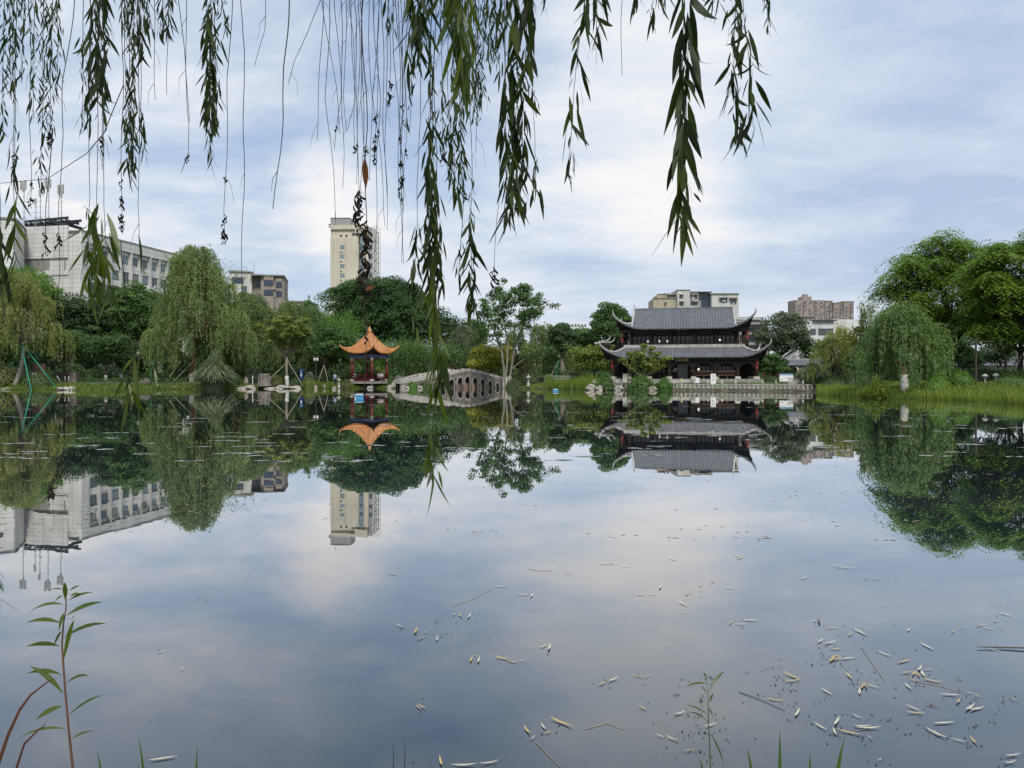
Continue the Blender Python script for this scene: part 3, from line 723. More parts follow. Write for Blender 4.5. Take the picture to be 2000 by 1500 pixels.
# ------------------------------------------------------------------ Chinese roofs
def slope(mb, T, a, b, dm, prof, lift, rib=.27, amp=.07, nv=8, push=.25, drop=.0):
    """one tiled roof slope in T: x along the eave from a to b, y inwards from the eave, ribs run straight up the slope"""
    n = max(2, int(round((b - a) / (rib / 4)))); g = []
    for i in range(n + 1):
        x = a + (b - a) * i / n; c = max(0, math.sin(2 * math.pi * (x / rib))) * amp
        D = dm(x); col = []
        for j in range(nv + 1):
            d = D * j / nv; lf = lift(x, d)
            col.append(Vector((x + math.copysign(lf * push, x), d - lf * push, prof(d) + lf + c - drop)))
        g.append(col)
    v = [T @ p for col in g for p in col]; f = []
    for i in range(n):
        for j in range(nv):
            q = i * (nv + 1) + j; f.append((q, q + nv + 1, q + nv + 2, q + 1))
    mb.add(v, f)
    # rounded tile ends along the eave
    e = [g[i][0] for i in range(n + 1)]
    if amp: mb.add([T @ p for p in e] + [T @ (p - Vector((0, -.03, .13 if amp > .04 else .08))) for p in e], [(i + 1, i, n + 1 + i, n + 2 + i) for i in range(n)])
def hip_tube(mb, T, half, dmax, prof, lift, r=.13, horn=0.0, push=.25, n=10, up=.12, sx=1):
    pts = []; rad = []
    for k in range(n + 1):
        d = dmax * (1 - k / n); x = half - d; lf = lift(x, d)
        pts.append(Vector((sx * (x + lf * push), d - lf * push, prof(d) + lf + up))); rad.append(r * (1 if k < n else .95))
    if horn:
        d0 = (pts[-1] - pts[-2]); hd = Vector((d0.x, d0.y, 0)).normalized(); p = pts[-1]
        for s, z, rr in ((.22, .16, .9), (.38, .42, .72), (.46, .72, .5), (.46, 1.0, .22)):
            pts.append(p + hd * s * horn + Vector((0, 0, z * horn))); rad.append(r * rr)
    mb.tube([T @ p for p in pts], rad, 7)

# ------------------------------------------------------------------ two-storey lakeside hall
Hc = P(1334.5, 738, 97); Hz0 = 0.0
hall = thing('lakeside_hall', 'dark timber two storey hall with grey tiled roofs and upturned eaves', 'hall', (Hc.x, Hc.y, 0), R(-13))
hx = lambda px: (px - 1334.5) * 97 / F * 1.015; hz = lambda py: (HZ - py) * 97 / F + CH
zb, zf = .7, hz(740)
MB().box(-9.9, 9.7, -1.3, 12, zb - .6, zf).build('plinth', M['stone'], hall)
q = MB()
for k in range(4): q.box(hx(1300), hx(1345), -1.3 - .3 * (4 - k), -1.3 - .3 * (3 - k), zb - .5, zb + (zf - zb) * (k + 1) / 5)
q.build('steps', M['stone_pale'], hall)
q = MB()
for k in range(4): q.box(hx(1200), hx(1215), -1.3 - .3 * (4 - k), -1.3 - .3 * (3 - k), zb - .5, zb + (zf - zb) * (k + 1) / 5)
q.build('steps', M['stone_pale'], hall)
lowcols = [1199, 1231, 1270, 1308.5, 1354, 1394.5, 1435.5, 1469.6]
zl = hz(699)
for px in lowcols:
    for y in ((0,) if px not in (1199, 1469.6) else (0, 3.6, 7.2, 10.8)):
        c_ = MB().tube([(hx(px), y, zf + .3), (hx(px), y, zl + .25)], .2, 10).build('column', M['wood_column'], hall, True)
        MB().taper((hx(px), y), .75, .75, .55, .55, zf, zf + .33).build('column_base', M['stone_pale'], c_)
MB().box(hx(1195), hx(1473), -.12, .12, zl - .35, zl + .2).build('beam', M['wood_dark'], hall)
MB().box(hx(1195), hx(1473), -.06, .06, zl - .75, zl - .45).build('tie_beam', M['wood_black'], hall)
for a, b_ in zip(lowcols[:-1], lowcols[1:]):            # carved brackets in the corners of each bay
    q = MB()
    for s, px in ((1, a), (-1, b_)):
        x = hx(px) + s * .2
        q.add([(x, -.04, zl - .75), (x + s * .75, -.04, zl - .75), (x + s * .35, -.04, zl - .95), (x, -.04, zl - 1.35), (x, .04, zl - .75), (x + s * .75, .04, zl - .75), (x + s * .35, .04, zl - .95), (x, .04, zl - 1.35)], [(0, 1, 2, 3), (7, 6, 5, 4), (0, 4, 5, 1), (1, 5, 6, 2), (2, 6, 7, 3)])
    q.build('bracket', M['wood_dark'], hall)
# body of the lower storey with leaf doors and lattice windows
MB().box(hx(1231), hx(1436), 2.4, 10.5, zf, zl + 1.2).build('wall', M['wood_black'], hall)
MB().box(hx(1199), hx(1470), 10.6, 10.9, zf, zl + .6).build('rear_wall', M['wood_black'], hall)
def panel(x, z, w_, h_, y, name='window'):
    q = MB()
    for a_, b_ in ((x - w_ / 2, x - w_ / 2 + .06), (x + w_ / 2 - .06, x + w_ / 2)): q.box(a_, b_, y - .08, y, z - h_ / 2, z + h_ / 2)
    for z_ in (z - h_ / 2, z + h_ / 2 - .06, z): q.box(x - w_ / 2 + .06, x + w_ / 2 - .06, y - .078, y, z_, z_ + .05)
    q.box(x - .015, x + .015, y - .075, y, z - h_ / 2 + .06, z + h_ / 2 - .06)
    o = q.build(name, M['wood_dark'], hall)
    MB().box(x - w_ / 2 + .06, x + w_ / 2 - .06, y - .03, y + .02, z - h_ / 2, z + h_ / 2).build('pane', M['glass'], o)
for px in (1366, 1374, 1382, 1390, 1404, 1412, 1420, 1428, 1240, 1248, 1256, 1264, 1280, 1288, 1296): panel(hx(px), hz(721), .48, .95, 2.4)
# strip curtain entrance, notices
o = MB().box(hx(1324), hx(1344), 2.25, 2.4, zf, hz(710)).build('doorway', M['wood_black'], hall)
q = MB()
for k in range(6): q.box(hx(1325) + k * .2, hx(1325) + k * .2 + .17, 2.18 - .02 * (k % 2), 2.2 - .02 * (k % 2), zf + .03, hz(711))
q.build('strip_curtain', M['curtain'], o)
q = MB().tube([(hx(1323.5), 2.15, hz(710.5)), (hx(1344.5), 2.15, hz(710.5))], .05, 6).tube([(hx(1324), 2.15, hz(711)), (hx(1324.5), 2.1, hz(730)), (hx(1327), 2.05, hz(737)), (hx(1330), 2.05, hz(739.5))], .05, 6); q.build('curtain_rail', M['frame'], o)
for px, py, w_, h_ in ((1319.5, 720, .4, .25), (1314.5, 724, .2, .18), (1319.5, 725, .2, .18), (1350, 723.5, .18, .25)):
    MB().box(hx(px) - w_ / 2, hx(px) + w_ / 2, 2.3, 2.33, hz(py) - h_ / 2, hz(py) + h_ / 2).build('notice', M['sign_white'], hall)
def plaque(px, py, w_, h_, y, words, size):
    o = MB().box(hx(px) - w_ / 2, hx(px) + w_ / 2, y - .08, y, hz(py) - h_ / 2, hz(py) + h_ / 2).box(hx(px) - w_ / 2 - .05, hx(px) + w_ / 2 + .05, y - .11, y - .03, hz(py) - h_ / 2 - .05, hz(py) - h_ / 2).build('name_plaque', M['wood_black'], hall)
    text_obj(words, size, M['gold'], o, (hx(px), y - .1, hz(py)))
plaque(1331.5, 703, 2.0, .5, -.14, '文软观湖', .42)
def lampball(px, py, y):
    o = MB().ball((hx(px), y, hz(py)), .13, 8).build('wall_lamp', M['lamp'], hall, True)
    MB().box(hx(px) - .04, hx(px) + .04, y, y + .4, hz(py) - .04, hz(py) + .03).build('lamp_bracket', M['iron'], o)
lampball(1363.5, 721, 2.0)
q = MB()                                                # bench rail with curved back slats
q.box(hx(1358), hx(1432), .25, .65, zf + .42, zf + .5)
for k in range(30): q.bar((hx(1358) + k * .165, .25, zf + .5), (hx(1358) + k * .165, .02, zf + .95), .045)
q.bar((hx(1358), .02, zf + .97), (hx(1432), .02, zf + .97), .08)
for k in range(6): q.box(hx(1358) + k * .95, hx(1358) + k * .95 + .1, .35, .45, zf, zf + .42)
q.build('bench_rail', M['wood_plank'], hall)
# lower skirt roof
hw, y0, yb = hx(1487) * .98, -1.25, 12.6
run = 2.45; z_e, z_t = hz(698), hz(678.5)
prof = lambda d: z_e + (z_t - z_e) * (.62 * d / run + .38 * (d / run) ** 2)
def mklift(half, L, cl, dmax):
    def lift(x, d):
        c = max(0.0, half - abs(x)); s = max(0.0, 1 - c / cl); t = max(0.0, 1 - d / dmax)
        return L * s ** 2.2 * t ** 1.5
    return lift
q = MB(); so_ = MB(); rg = MB(); hrn = MB()
dpt = (yb - y0); hd = dpt / 2
liftF = mklift(hw, 1.25, 3.0, run); liftS = mklift(hd, 1.25, 3.0, run)
TF = Matrix.Translation((0, y0, 0)); TB = Matrix.Translation((0, yb, 0)) @ Matrix.Rotation(R(180), 4, 'Z')
TR = Matrix.Translation((hw, (y0 + yb) / 2, 0)) @ Matrix.Rotation(R(90), 4, 'Z'); TL = Matrix.Translation((-hw, (y0 + yb) / 2, 0)) @ Matrix.Rotation(R(-90), 4, 'Z')
for T_, h_, lf in ((TF, hw, liftF), (TB, hw, liftF), (TR, hd, liftS), (TL, hd, liftS)):
    dm_ = lambda x, h_=h_: max(.02, min(run, h_ - abs(x)))
    slope(q, T_, -h_, h_, dm_, prof, lf, .37, .12, 7)
    slope(so_, T_, -h_, h_, dm_, lambda d: prof(d) * .35 + z_e * .65 - .1, lf, .8, 0, 5)
lowroof = q.build('lower_roof', M['tile_grey'], hall)
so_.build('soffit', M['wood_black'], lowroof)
q = MB()
for T_, sx in ((TF, 1), (TF, -1), (TB, 1), (TB, -1)): hip_tube(q, T_, hw, run, prof, liftF, .15, .85, sx=sx)
xi = hw - run
q.box(-xi - .1, xi + .1, y0 + run - .15, y0 + run + .15, z_t, z_t + .42).box(-xi - .1, xi + .1, yb - run - .15, yb - run + .15, z_t, z_t + .42)
q.box(-xi - .15, -xi + .15, y0 + run, yb - run, z_t, z_t + .4).box(xi - .15, xi + .15, y0 + run, yb - run, z_t, z_t + .4)
q.build('roof_ridge', M['tile_ridge'], lowroof, False)
# upper storey
yu = y0 + run + .45; zu = z_t + .3; zub = hz(643)
upcols = [1217.6, 1233, 1271.6, 1310, 1355, 1395, 1436, 1453]
hu = lambda px: hx(px) * 1.012
for px in upcols:
    for y in ((yu,) if px not in (1217.6, 1453) else (yu, 6, 9.4)):
        MB().tube([(hu(px), y, zu - .4), (hu(px), y, zub + .1)], .17, 10).build('column', M['wood_column'], hall, True)
MB().box(hu(1215), hu(1456), yu - .1, yu + .1, zub - .25, zub + .15).build('beam', M['wood_dark'], hall)
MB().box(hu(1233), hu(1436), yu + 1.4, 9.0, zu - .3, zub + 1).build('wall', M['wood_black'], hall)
MB().box(hu(1215), hu(1456), yu - .3, 9.6, zu - .35, zu - .12).build('floor', M['wood_dark'], hall)
for px in [1241, 1249, 1257, 1265] + [1280, 1288, 1296, 1303] + [1318, 1326, 1334, 1342, 1349] + [1364, 1372, 1380, 1388] + [1403, 1411, 1419, 1427]:
    panel(hu(px), hz(662), .46, 1.15, yu + 1.4)
q = MB()
for a, b_ in zip(upcols[:-1], upcols[1:]):
    q.bar((hu(a), yu, zu + .55), (hu(b_), yu, zu + .55), .08); q.bar((hu(a), yu, zu + .2), (hu(b_), yu, zu + .2), .06)
    n = max(2, int((hu(b_) - hu(a)) / .28))
    for k in range(1, n): q.box(hu(a) + (hu(b_) - hu(a)) * k / n - .025, hu(a) + (hu(b_) - hu(a)) * k / n + .025, yu - .03, yu + .03, zu - .1, zu + .55)
q.build('balustrade', M['wood_dark'], hall)
for a, b_ in zip(upcols[1:-2], upcols[2:-1]):           # pale carved panels between the posts
    x = (hu(a) + hu(b_)) / 2
    q = MB(); q.add([(x - 1.1, yu - .03, zub - .55), (x - .5, yu - .03, zub - .38), (x + .5, yu - .03, zub - .38), (x + 1.1, yu - .03, zub - .55), (x + .5, yu - .03, zub - .5), (x - .5, yu - .03, zub - .5)], [(0, 5, 1), (1, 5, 4, 2), (2, 4, 3)])
    q.build('carved_panel', M['wood_column'], hall)
plaque(1332, 643, 1.8, .4, yu - .12, '色一天水', .34)
for px, py in ((1265.5, 664.5), (1288, 664.5), (1303.5, 664.5), (1404, 663)): lampball(px, py, yu + 1.0)
# upper hip-and-gable roof
uw = (hx(1459) - hx(1208.6)) / 2 * .99; ux = (hx(1459) + hx(1208.6)) / 2
ye, ye2 = yu - 1.45, 11.6; dU = (ye2 - ye) / 2
ze, zr = hz(641), hz(595)
gx_ = (hx(1434) - hx(1239)) / 2; profU = lambda d: ze + (zr - ze) * (.72 * d / dU + .28 * (d / dU) ** 2)
cut = uw - gx_
liftU = mklift(uw, 1.35, 3.2, cut + .6); liftUS = mklift(dU, 1.35, 3.2, cut + .6)
TF = Matrix.Translation((ux, ye, 0)); TB = Matrix.Translation((ux, ye2, 0)) @ Matrix.Rotation(R(180), 4, 'Z')
TR = Matrix.Translation((ux + uw, (ye + ye2) / 2, 0)) @ Matrix.Rotation(R(90), 4, 'Z'); TL = Matrix.Translation((ux - uw, (ye + ye2) / 2, 0)) @ Matrix.Rotation(R(-90), 4, 'Z')
q = MB(); so_ = MB()
for T_ in (TF, TB):
    slope(q, T_, -gx_, gx_, lambda x: dU, profU, liftU, .37, .12, 9)
    for a, b_ in ((-uw, -gx_ - .01), (gx_ + .01, uw)):
        slope(q, T_, a, b_, lambda x: max(.02, uw - abs(x)), profU, liftU, .37, .12, 6)
    slope(so_, T_, -uw, uw, lambda x: max(.02, min(cut, uw - abs(x))), lambda d: profU(d) * .3 + ze * .7 - .12, liftU, .8, 0, 5)
for T_ in (TR, TL):
    slope(q, T_, -dU, dU, lambda x: max(.02, min(cut, dU - abs(x))), profU, liftUS, .37, .12, 6)
    slope(so_, T_, -dU, dU, lambda x: max(.02, min(cut, dU - abs(x))), lambda d: profU(d) * .3 + ze * .7 - .12, liftUS, .8, 0, 5)
uproof = q.build('upper_roof', M['tile_grey'], hall)
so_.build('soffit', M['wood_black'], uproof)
for T_, sx in ((TF, 1), (TF, -1), (TB, 1), (TB, -1)):
    q = MB(); hip_tube(q, T_, uw, cut, profU, liftU, .15, .95, sx=sx); q.build('hip_ridge', M['tile_ridge'], uproof)
for s in (-1, 1):
    for T_ in (TF, TB):
        q = MB(); pts = [T_ @ Vector((s * (gx_ + .05), dU * (1 - k / 8) + .35 * k / 8, profU(dU * (1 - k / 8) + .35 * k / 8) + .14)) for k in range(9)]
        q.tube(pts, .14, 6); q.build('gable_ridge', M['tile_ridge'], uproof)
    MB().tube([(ux + s * (gx_ + .05), (ye + ye2) / 2, zr + .1), (ux + s * (gx_ + .05), (ye + ye2) / 2, zr + .75)], [.14, .05], 6).build('ridge_horn', M['tile_ridge'], uproof)
MB().box(ux - gx_, ux + gx_, (ye + ye2) / 2 - .12, (ye + ye2) / 2 + .12, zr - .1, zr + .14).build('top_ridge', M['tile_grey'], uproof)
q = MB()
for s in (-1, 1):
    x = ux + s * (gx_ - .12); q.add([(x, ye + cut, profU(cut) - .1), (x, ye2 - cut, profU(cut) - .1), (x, (ye + ye2) / 2, zr - .05)], [(0, 1, 2) if s > 0 else (0, 2, 1)])
q.build('gable', M['wood_dark'], uproof)
# covered outdoor stair on the hall's flank, with a small upturned roof behind it
q = MB(); s0 = Vector((hx(1214), 5.0, hz(652))); s1 = Vector((hx(1189), 5.0, hz(688)))
for dy in (0,): q.bar(s0, s1, 2.2, .16)
q.build('stair_roof', M['tile_grey'], hall)
MB().bar(s0 + Vector((0, -.2, -.5)), s1 + Vector((0, -.2, -.5)), 2.0, .7).build('stair_side', M['wood_black'], hall)
q = MB()
for k in range(4):
    p = s0.lerp(s1, k / 3.2 + .05); q.box(p.x - .08, p.x + .08, p.y - 1, p.y - .85, zf, p.z)
q.build('stair_post', M['wood_dark'], hall)
for px, py, s in ((1176, 661, 1.0), (1188, 662, .7)):
    p = Vector((hx(px), 6.5, hz(py)))
    MB().tube([p + Vector((-1.6 * s, 0, -.25 * s)), p, p + Vector((.45 * s, 0, .35 * s)), p + Vector((.66 * s, 0, .9 * s))], [.16 * s, .15 * s, .12 * s, .03], 6).build('eave_horn', M['tile_ridge'], hall)
MB().box(hx(1164), hx(1184), 6.2, 8.2, hz(672), hz(664)).build('stair_tower', M['wood_black'], hall)

# red lantern strings on the end columns
for px, py, y, lab in ((1199, 712, -.3, 'red lantern pair hanging on the lower column beside the round bush'), (1469.6, 715, -.3, 'red lantern pair hanging on the lower column nearest the info board'),
                    (1217.6, 658.5, yu - .3, 'red lantern pair hanging on the upper column by the covered stair'), (1453, 655.5, yu - .3, 'red lantern pair hanging on the upper column before the grey flats')):
    hm = Matrix.Translation((Hc.x, Hc.y, 0)) @ Matrix.Rotation(R(-13), 4, 'Z')
    p = hm @ Vector(((hx(px) if y > -1 and y < 0 else hu(px)), y, hz(py)))
    o = thing('lantern_string', lab, 'lantern', p, 0, 'red lanterns on the hall')
    MB().tube([(0, 0, -.75), (0, 0, .9)], .015, 5).build('cord', M['iron'], o)
    for z in (.3, -.28):
        l_ = MB().lathe([(.06, -.2), (.11, -.16), (.15, -.05), (.15, .06), (.11, .16), (.06, .2)], 10, (0, 0, z)).build('lantern', M['red_lantern'], o, True)
        MB().lathe([(.06, .2), (.06, .25)], 8, (0, 0, z)).lathe([(.06, -.25), (.06, -.2)], 8, (0, 0, z)).build('cap', M['gold'], l_)

# ------------------------------------------------------------------ roofed gallery with red posts
c0 = P(1560, 738, 106)
ga = thing('covered_gallery', 'low covered gallery with grey tiled roof and red posts', 'gallery', (c0.x, c0.y, 0), R(-6))
kx = lambda px: (px - 1560) * 106 / F; kz = lambda py: (HZ - py) * 106 / F + CH
q = MB(); TG = Matrix.Translation((0, 0, 0)); a, b_ = kx(1484), kx(1640)
pg = lambda d: kz(713) + (kz(701) - kz(713)) * (.7 * d / 1.8 + .3 * (d / 1.8) ** 2)
slope(q, Matrix.Translation((0, -.6, 0)), a, b_, lambda x: 1.8, pg, lambda x, d: 0, .22, .05, 6)
slope(q, Matrix.Translation(((a + b_), 3, 0)) @ Matrix.Rotation(R(180), 4, 'Z'), a, b_, lambda x: 1.8, pg, lambda x, d: 0, .22, .05, 6)
rf = q.build('roof', M['tile_grey'], ga)
MB().box(a, b_, 1.05, 1.35, kz(702.5), kz(700.3)).build('roof_ridge', M['tile_ridge'], rf)
MB().box(a, b_, -.3, -.15, kz(716.5), kz(714)).build('beam', M['red_bright'], ga)
for px in (1492, 1521, 1561, 1600, 1634):
    MB().tube([(kx(px), -.2, .6), (kx(px), -.2, kz(714.5))], .13, 8).build('post', M['red_bright'], ga, True)
    MB().tube([(kx(px), 2.4, .6), (kx(px), 2.4, kz(714.5))], .13, 8).build('post', M['red_bright'], ga, True)
MB().box(a, kx(1557), 2.5, 2.7, .6, kz(716)).build('wall', M['concrete_white'], ga)
MB().box(kx(1563), b_, -.25, -.15, .9, 1.3).box(kx(1563), b_, -.25, -.1, 1.55, 1.65).build('bench_rail', M['red_bright'], ga)
# curved gable ridges of the gallery's end pavilion
q = MB()
for s, px in ((1, 1548), (1, 1566), (-1, 1602)):
    p = Vector((kx(px), 4, kz(690)))
    q.tube([p + Vector((-1.7 * s, 0, -1.3)), p + Vector((-.6 * s, 0, -.6)), p + Vector((.2 * s, 0, .1)), p + Vector((.55 * s, 0, .25))], [.1, .14, .13, .05], 6)
q.build('gable_ridge', M['tile_ridge'], ga)

# ------------------------------------------------------------------ orange-roofed waterside pavilion
pc = P(722, 738, 109.5); up = 109.5 / F
pv = thing('pavilion', 'open pavilion with orange glazed roof and dark red columns over the water', 'pavilion', (pc.x, pc.y, 0), R(-27))
vz = lambda py: (HZ - py) * up + CH
hc = 1.75; zf2 = vz(745)
MB().box(-hc - .75, hc + .75, -hc - .75, hc + .75, zf2 - .3, zf2).build('platform', M['stone'], pv)
for x in (-1, 1):
    for y in (-1, 1):
        MB().tube([(x * hc, y * hc, -.6), (x * hc, y * hc, zf2 - .3)], .25, 10).build('pier', M['stone_pale'], pv, True)
        c_ = MB().tube([(x * hc, y * hc, zf2 + .3), (x * hc, y * hc, vz(707))], .2, 12).build('column', M['red_paint'], pv, True)
        MB().tube([(x * hc, y * hc, vz(707)), (x * hc, y * hc, vz(697))], .203, 12).build('column_top', M['cream_paint'], c_, True)
        MB().lathe([(.22, 0), (.33, .08), (.34, .2), (.24, .32)], 12, (x * hc, y * hc, zf2)).build('column_base', M['stone_pale'], c_, True)
for a_, k in ((0, 1), (90, 0), (180, 1), (270, 1)):
    Tk = Matrix.Rotation(R(a_), 4, 'Z')
    MB(Tk).box(-hc - .35, hc + .35, -hc - .14, -hc + .14, vz(698.5), vz(693.5)).build('painted_beam', M['beam_blue'], pv)
    MB(Tk).box(-hc - .2, hc + .2, -hc - .1, -hc + .1, vz(692.8), vz(688)).build('upper_beam', M['red_paint'], pv)
    q = MB(Tk); q.box(-hc + .2, hc - .2, -hc - .05, -hc + .05, vz(703), vz(701.5))
    q.build('hanging_frieze', M['red_paint'], pv)
    if k:
        q = MB(Tk)
        q.box(-hc + .2, hc - .2, -hc - .15, -hc + .25, zf2 + .42, zf2 + .5).box(-hc + .2, hc - .2, -hc - .42, -hc - .34, zf2 + .86, zf2 + .94)
        for j in range(17):
            x = -hc + .3 + j * (2 * hc - .6) / 16; q.bar((x, -hc - .15, zf2 + .5), (x, -hc - .38, zf2 + .88), .05)
        q.box(-hc + .2, hc - .2, -hc - .03, -hc + .03, zf2 + .05, zf2 + .4)
        q.build('bench_rail', M['red_paint'], pv)
ph = 2.72; apex = vz(647); ee = vz(690.5)
prP = lambda d: ee + (apex - ee) * (.42 * d / ph + .58 * (d / ph) ** 2.1)
lfP = mklift(ph, .85, 2.5, 1.8)
q = MB(); so_ = MB(); rg = MB()
for a_ in (0, 90, 180, 270):
    Tk = Matrix.Rotation(R(a_), 4, 'Z') @ Matrix.Translation((0, -ph, 0))
    slope(q, Tk, -ph, ph, lambda x: max(.02, ph - abs(x)), prP, lfP, .4, .17, 12, .2)
    slope(so_, Tk, -ph, ph, lambda x: max(.02, min(1.6, ph - abs(x))), lambda d: ee - .12 + d * .1, lfP, .8, 0, 6, .2)
    hip_tube(rg, Tk, ph, ph, prP, lfP, .12, .36, .2, 14, .1)
rf = q.build('roof', M['tile_orange'], pv)
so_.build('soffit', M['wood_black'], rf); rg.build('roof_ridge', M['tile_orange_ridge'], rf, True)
MB().lathe([(.3, 0), (.34, .12), (.2, .2), (.26, .36), (.14, .5), (.05, .75)], 12, (0, 0, apex - .05)).build('finial', M['tile_orange_ridge'], rf, True)

# ------------------------------------------------------------------ stone arch bridge
a3 = P(788, 738, 106.5); b3 = P(990, 738, 118); a3.z = b3.z = 0
Lb = (b3 - a3).length
br = thing('arch_bridge', 'humped grey stone bridge with many small arches and white parapets', 'bridge', a3, math.atan2(b3.y - a3.y, b3.x - a3.x))
def bs(px):   # distance along the bridge's near face for a photo column
    lo, hi = -2.0, Lb + 2
    for _ in range(40):
        m_ = (lo + hi) / 2; p = a3 + (b3 - a3) * (m_ / Lb)
        if p.x / p.y * F + CX < px: lo = m_
        else: hi = m_
    return lo
def bzz(px, py):
    p = a3 + (b3 - a3) * (bs(px) / Lb); return CH + (HZ - py) / F * p.y
topk = [(bs(p), bzz(p, q)) for p, q in ((786, 741.2), (815, 736.5), (845, 731.2), (865, 728.6), (882, 725.6), (896, 721.6), (909, 719.6), (920, 720.4), (932, 722.7), (957, 729.6), (975, 734.5), (991, 739))]
botk = [(bs(p), bzz(p, q)) for p, q in ((786, 749.2), (815, 744.5), (845, 739), (865, 735), (882, 732), (896, 727.8), (909, 725), (920, 725.6), (932, 727.8), (957, 734), (975, 738.6), (991, 742.4))]
ip = lambda s, K: float(np.interp(s, [k[0] for k in K], [k[1] for k in K]))
arch = [(849, 746.5, 9), (866, 743.5, 9.5), (882, 741, 12), (898.5, 737, 12.5), (913, 735, 12), (928, 736.8, 11.5), (942.5, 740, 11), (957, 744, 10.5), (971, 748, 9)]
arch = [(a_, b_ + .8, c_ * .86) for a_, b_, c_ in arch]
W_ = 5.6
wf = lambda s: 1.1 + (W_ - 1.1) * min(1, max(0, (s + .6) / (bs(856) + .6))) ** .8
ss = sorted(set([round(x, 3) for x in np.arange(-.6, Lb + .6, .18)] + [e for px, py, w_ in arch for e in (round(bs(px - w_ / 2) - .002, 3), round(bs(px - w_ / 2) + .002, 3), round(bs(px + w_ / 2) - .002, 3), round(bs(px + w_ / 2) + .002, 3))]))
def under(s):
    for px, py, w_ in arch:
        s0_, s1_ = bs(px - w_ / 2), bs(px + w_ / 2)
        if s0_ < s < s1_:
            t = (s - s0_) / (s1_ - s0_) * 2 - 1; zt_ = bzz(px, py) ; hgt = min(zt_ - .05, (s1_ - s0_) * .75)
            return zt_ - hgt + hgt * math.sqrt(max(0, 1 - abs(t) ** 2.2))
    return -.5
q = MB(); n = len(ss); v = []
for s in ss:
    zt_, zu_ = ip(s, botk), under(s)
    v += [(s, 0, zu_), (s, 0, zt_), (s, wf(s), zt_), (s, wf(s), zu_)]
f = []
for i in range(n - 1):
    o_ = i * 4
    for k in range(4): k2 = (k + 1) % 4; f.append((o_ + k, o_ + 4 + k, o_ + 4 + k2, o_ + k2))
q.add(v, f); span = q.build('span', M['stone_dark'], br)
for px, py, w_ in arch:
    s0_, s1_ = bs(px - w_ / 2), bs(px + w_ / 2); zt_ = bzz(px, py); hgt = min(zt_ - .05, (s1_ - s0_) * .75)
    pts = [((s0_ + s1_) / 2 + (s1_ - s0_) / 2 * t * 1.07, -.02, zt_ - hgt + hgt * math.sqrt(max(0, 1 - abs(t) ** 2.2)) + .08) for t in np.linspace(-1, 1, 15)]
    MB().tube([(pts[0][0], -.02, -.35)] + pts + [(pts[-1][0], -.02, -.35)], .11, 5).build('arch_ring', M['stone'], span)
for px, py, w_ in arch[2:]:                      # brick lining low in each opening
    s0_, s1_ = bs(px - w_ / 2), bs(px + w_ / 2); zt_ = bzz(px, py)
    MB().box(s0_ - .1, s1_ + .1, .7, 1.0, -.5, zt_ * .5).build('brick_lining', M['brick_brown'], span)
for k in range(len(arch) - 1):
    s_ = bs((arch[k][0] + arch[k][2] / 2 + arch[k + 1][0] - arch[k + 1][2] / 2) / 2)
    if k >= 2: MB().taper((s_, -.25), .5, .5, .42, .4, -.5, max(.4, bzz(arch[k][0], arch[k][1]) * .42)).build('cutwater', M['brick_brown'] if k in (3, 4) else M['stone_dark'], span)
for far_ in (0, 1):
    q = MB(); s_ = -.4; post = 1.05
    while s_ < Lb + .3:
        s2 = s_ + post; za, zb_ = ip(s_, botk), ip(s2, botk); ta, tb = ip(s_, topk), ip(s2, topk)
        def slab(u0, u1, f0, f1, y0_, y1_):
            xa, xb = s_ + post * u0, s_ + post * u1; oa, ob_ = (wf(xa) - .2, wf(xb) - .2) if far_ else (-.02, -.02)
            l_ = lambda x, fr_: ip(x, botk) + (ip(x, topk) - ip(x, botk)) * fr_
            q.add([(xa, oa + y0_, l_(xa, f0)), (xb, ob_ + y0_, l_(xb, f0)), (xb, ob_ + y0_, l_(xb, f1)), (xa, oa + y0_, l_(xa, f1)), (xa, oa + y1_, l_(xa, f0)), (xb, ob_ + y1_, l_(xb, f0)), (xb, ob_ + y1_, l_(xb, f1)), (xa, oa + y1_, l_(xa, f1))],
                  [(0, 1, 2, 3), (7, 6, 5, 4), (0, 4, 5, 1), (3, 2, 6, 7), (0, 3, 7, 4), (1, 5, 6, 2)])
        slab(0, .18, -.05, 1.08, -.05, .25)
        slab(.18, 1, .62, 1.0, 0, .2); slab(.18, 1, 0, .3, 0, .2); slab(.18, .42, .3, .62, .01, .19); slab(.76, 1, .3, .62, .01, .19)
        s_ = s2
    q.build('parapet', M['stone_white'], br)
MB().add([(s, y, ip(s, botk) + .02) for s in ss for y in (.2, wf(s) - .2)], [(2 * i, 2 * i + 2, 2 * i + 3, 2 * i + 1) for i in range(n - 1)]).build('deck', M['stone'], br)
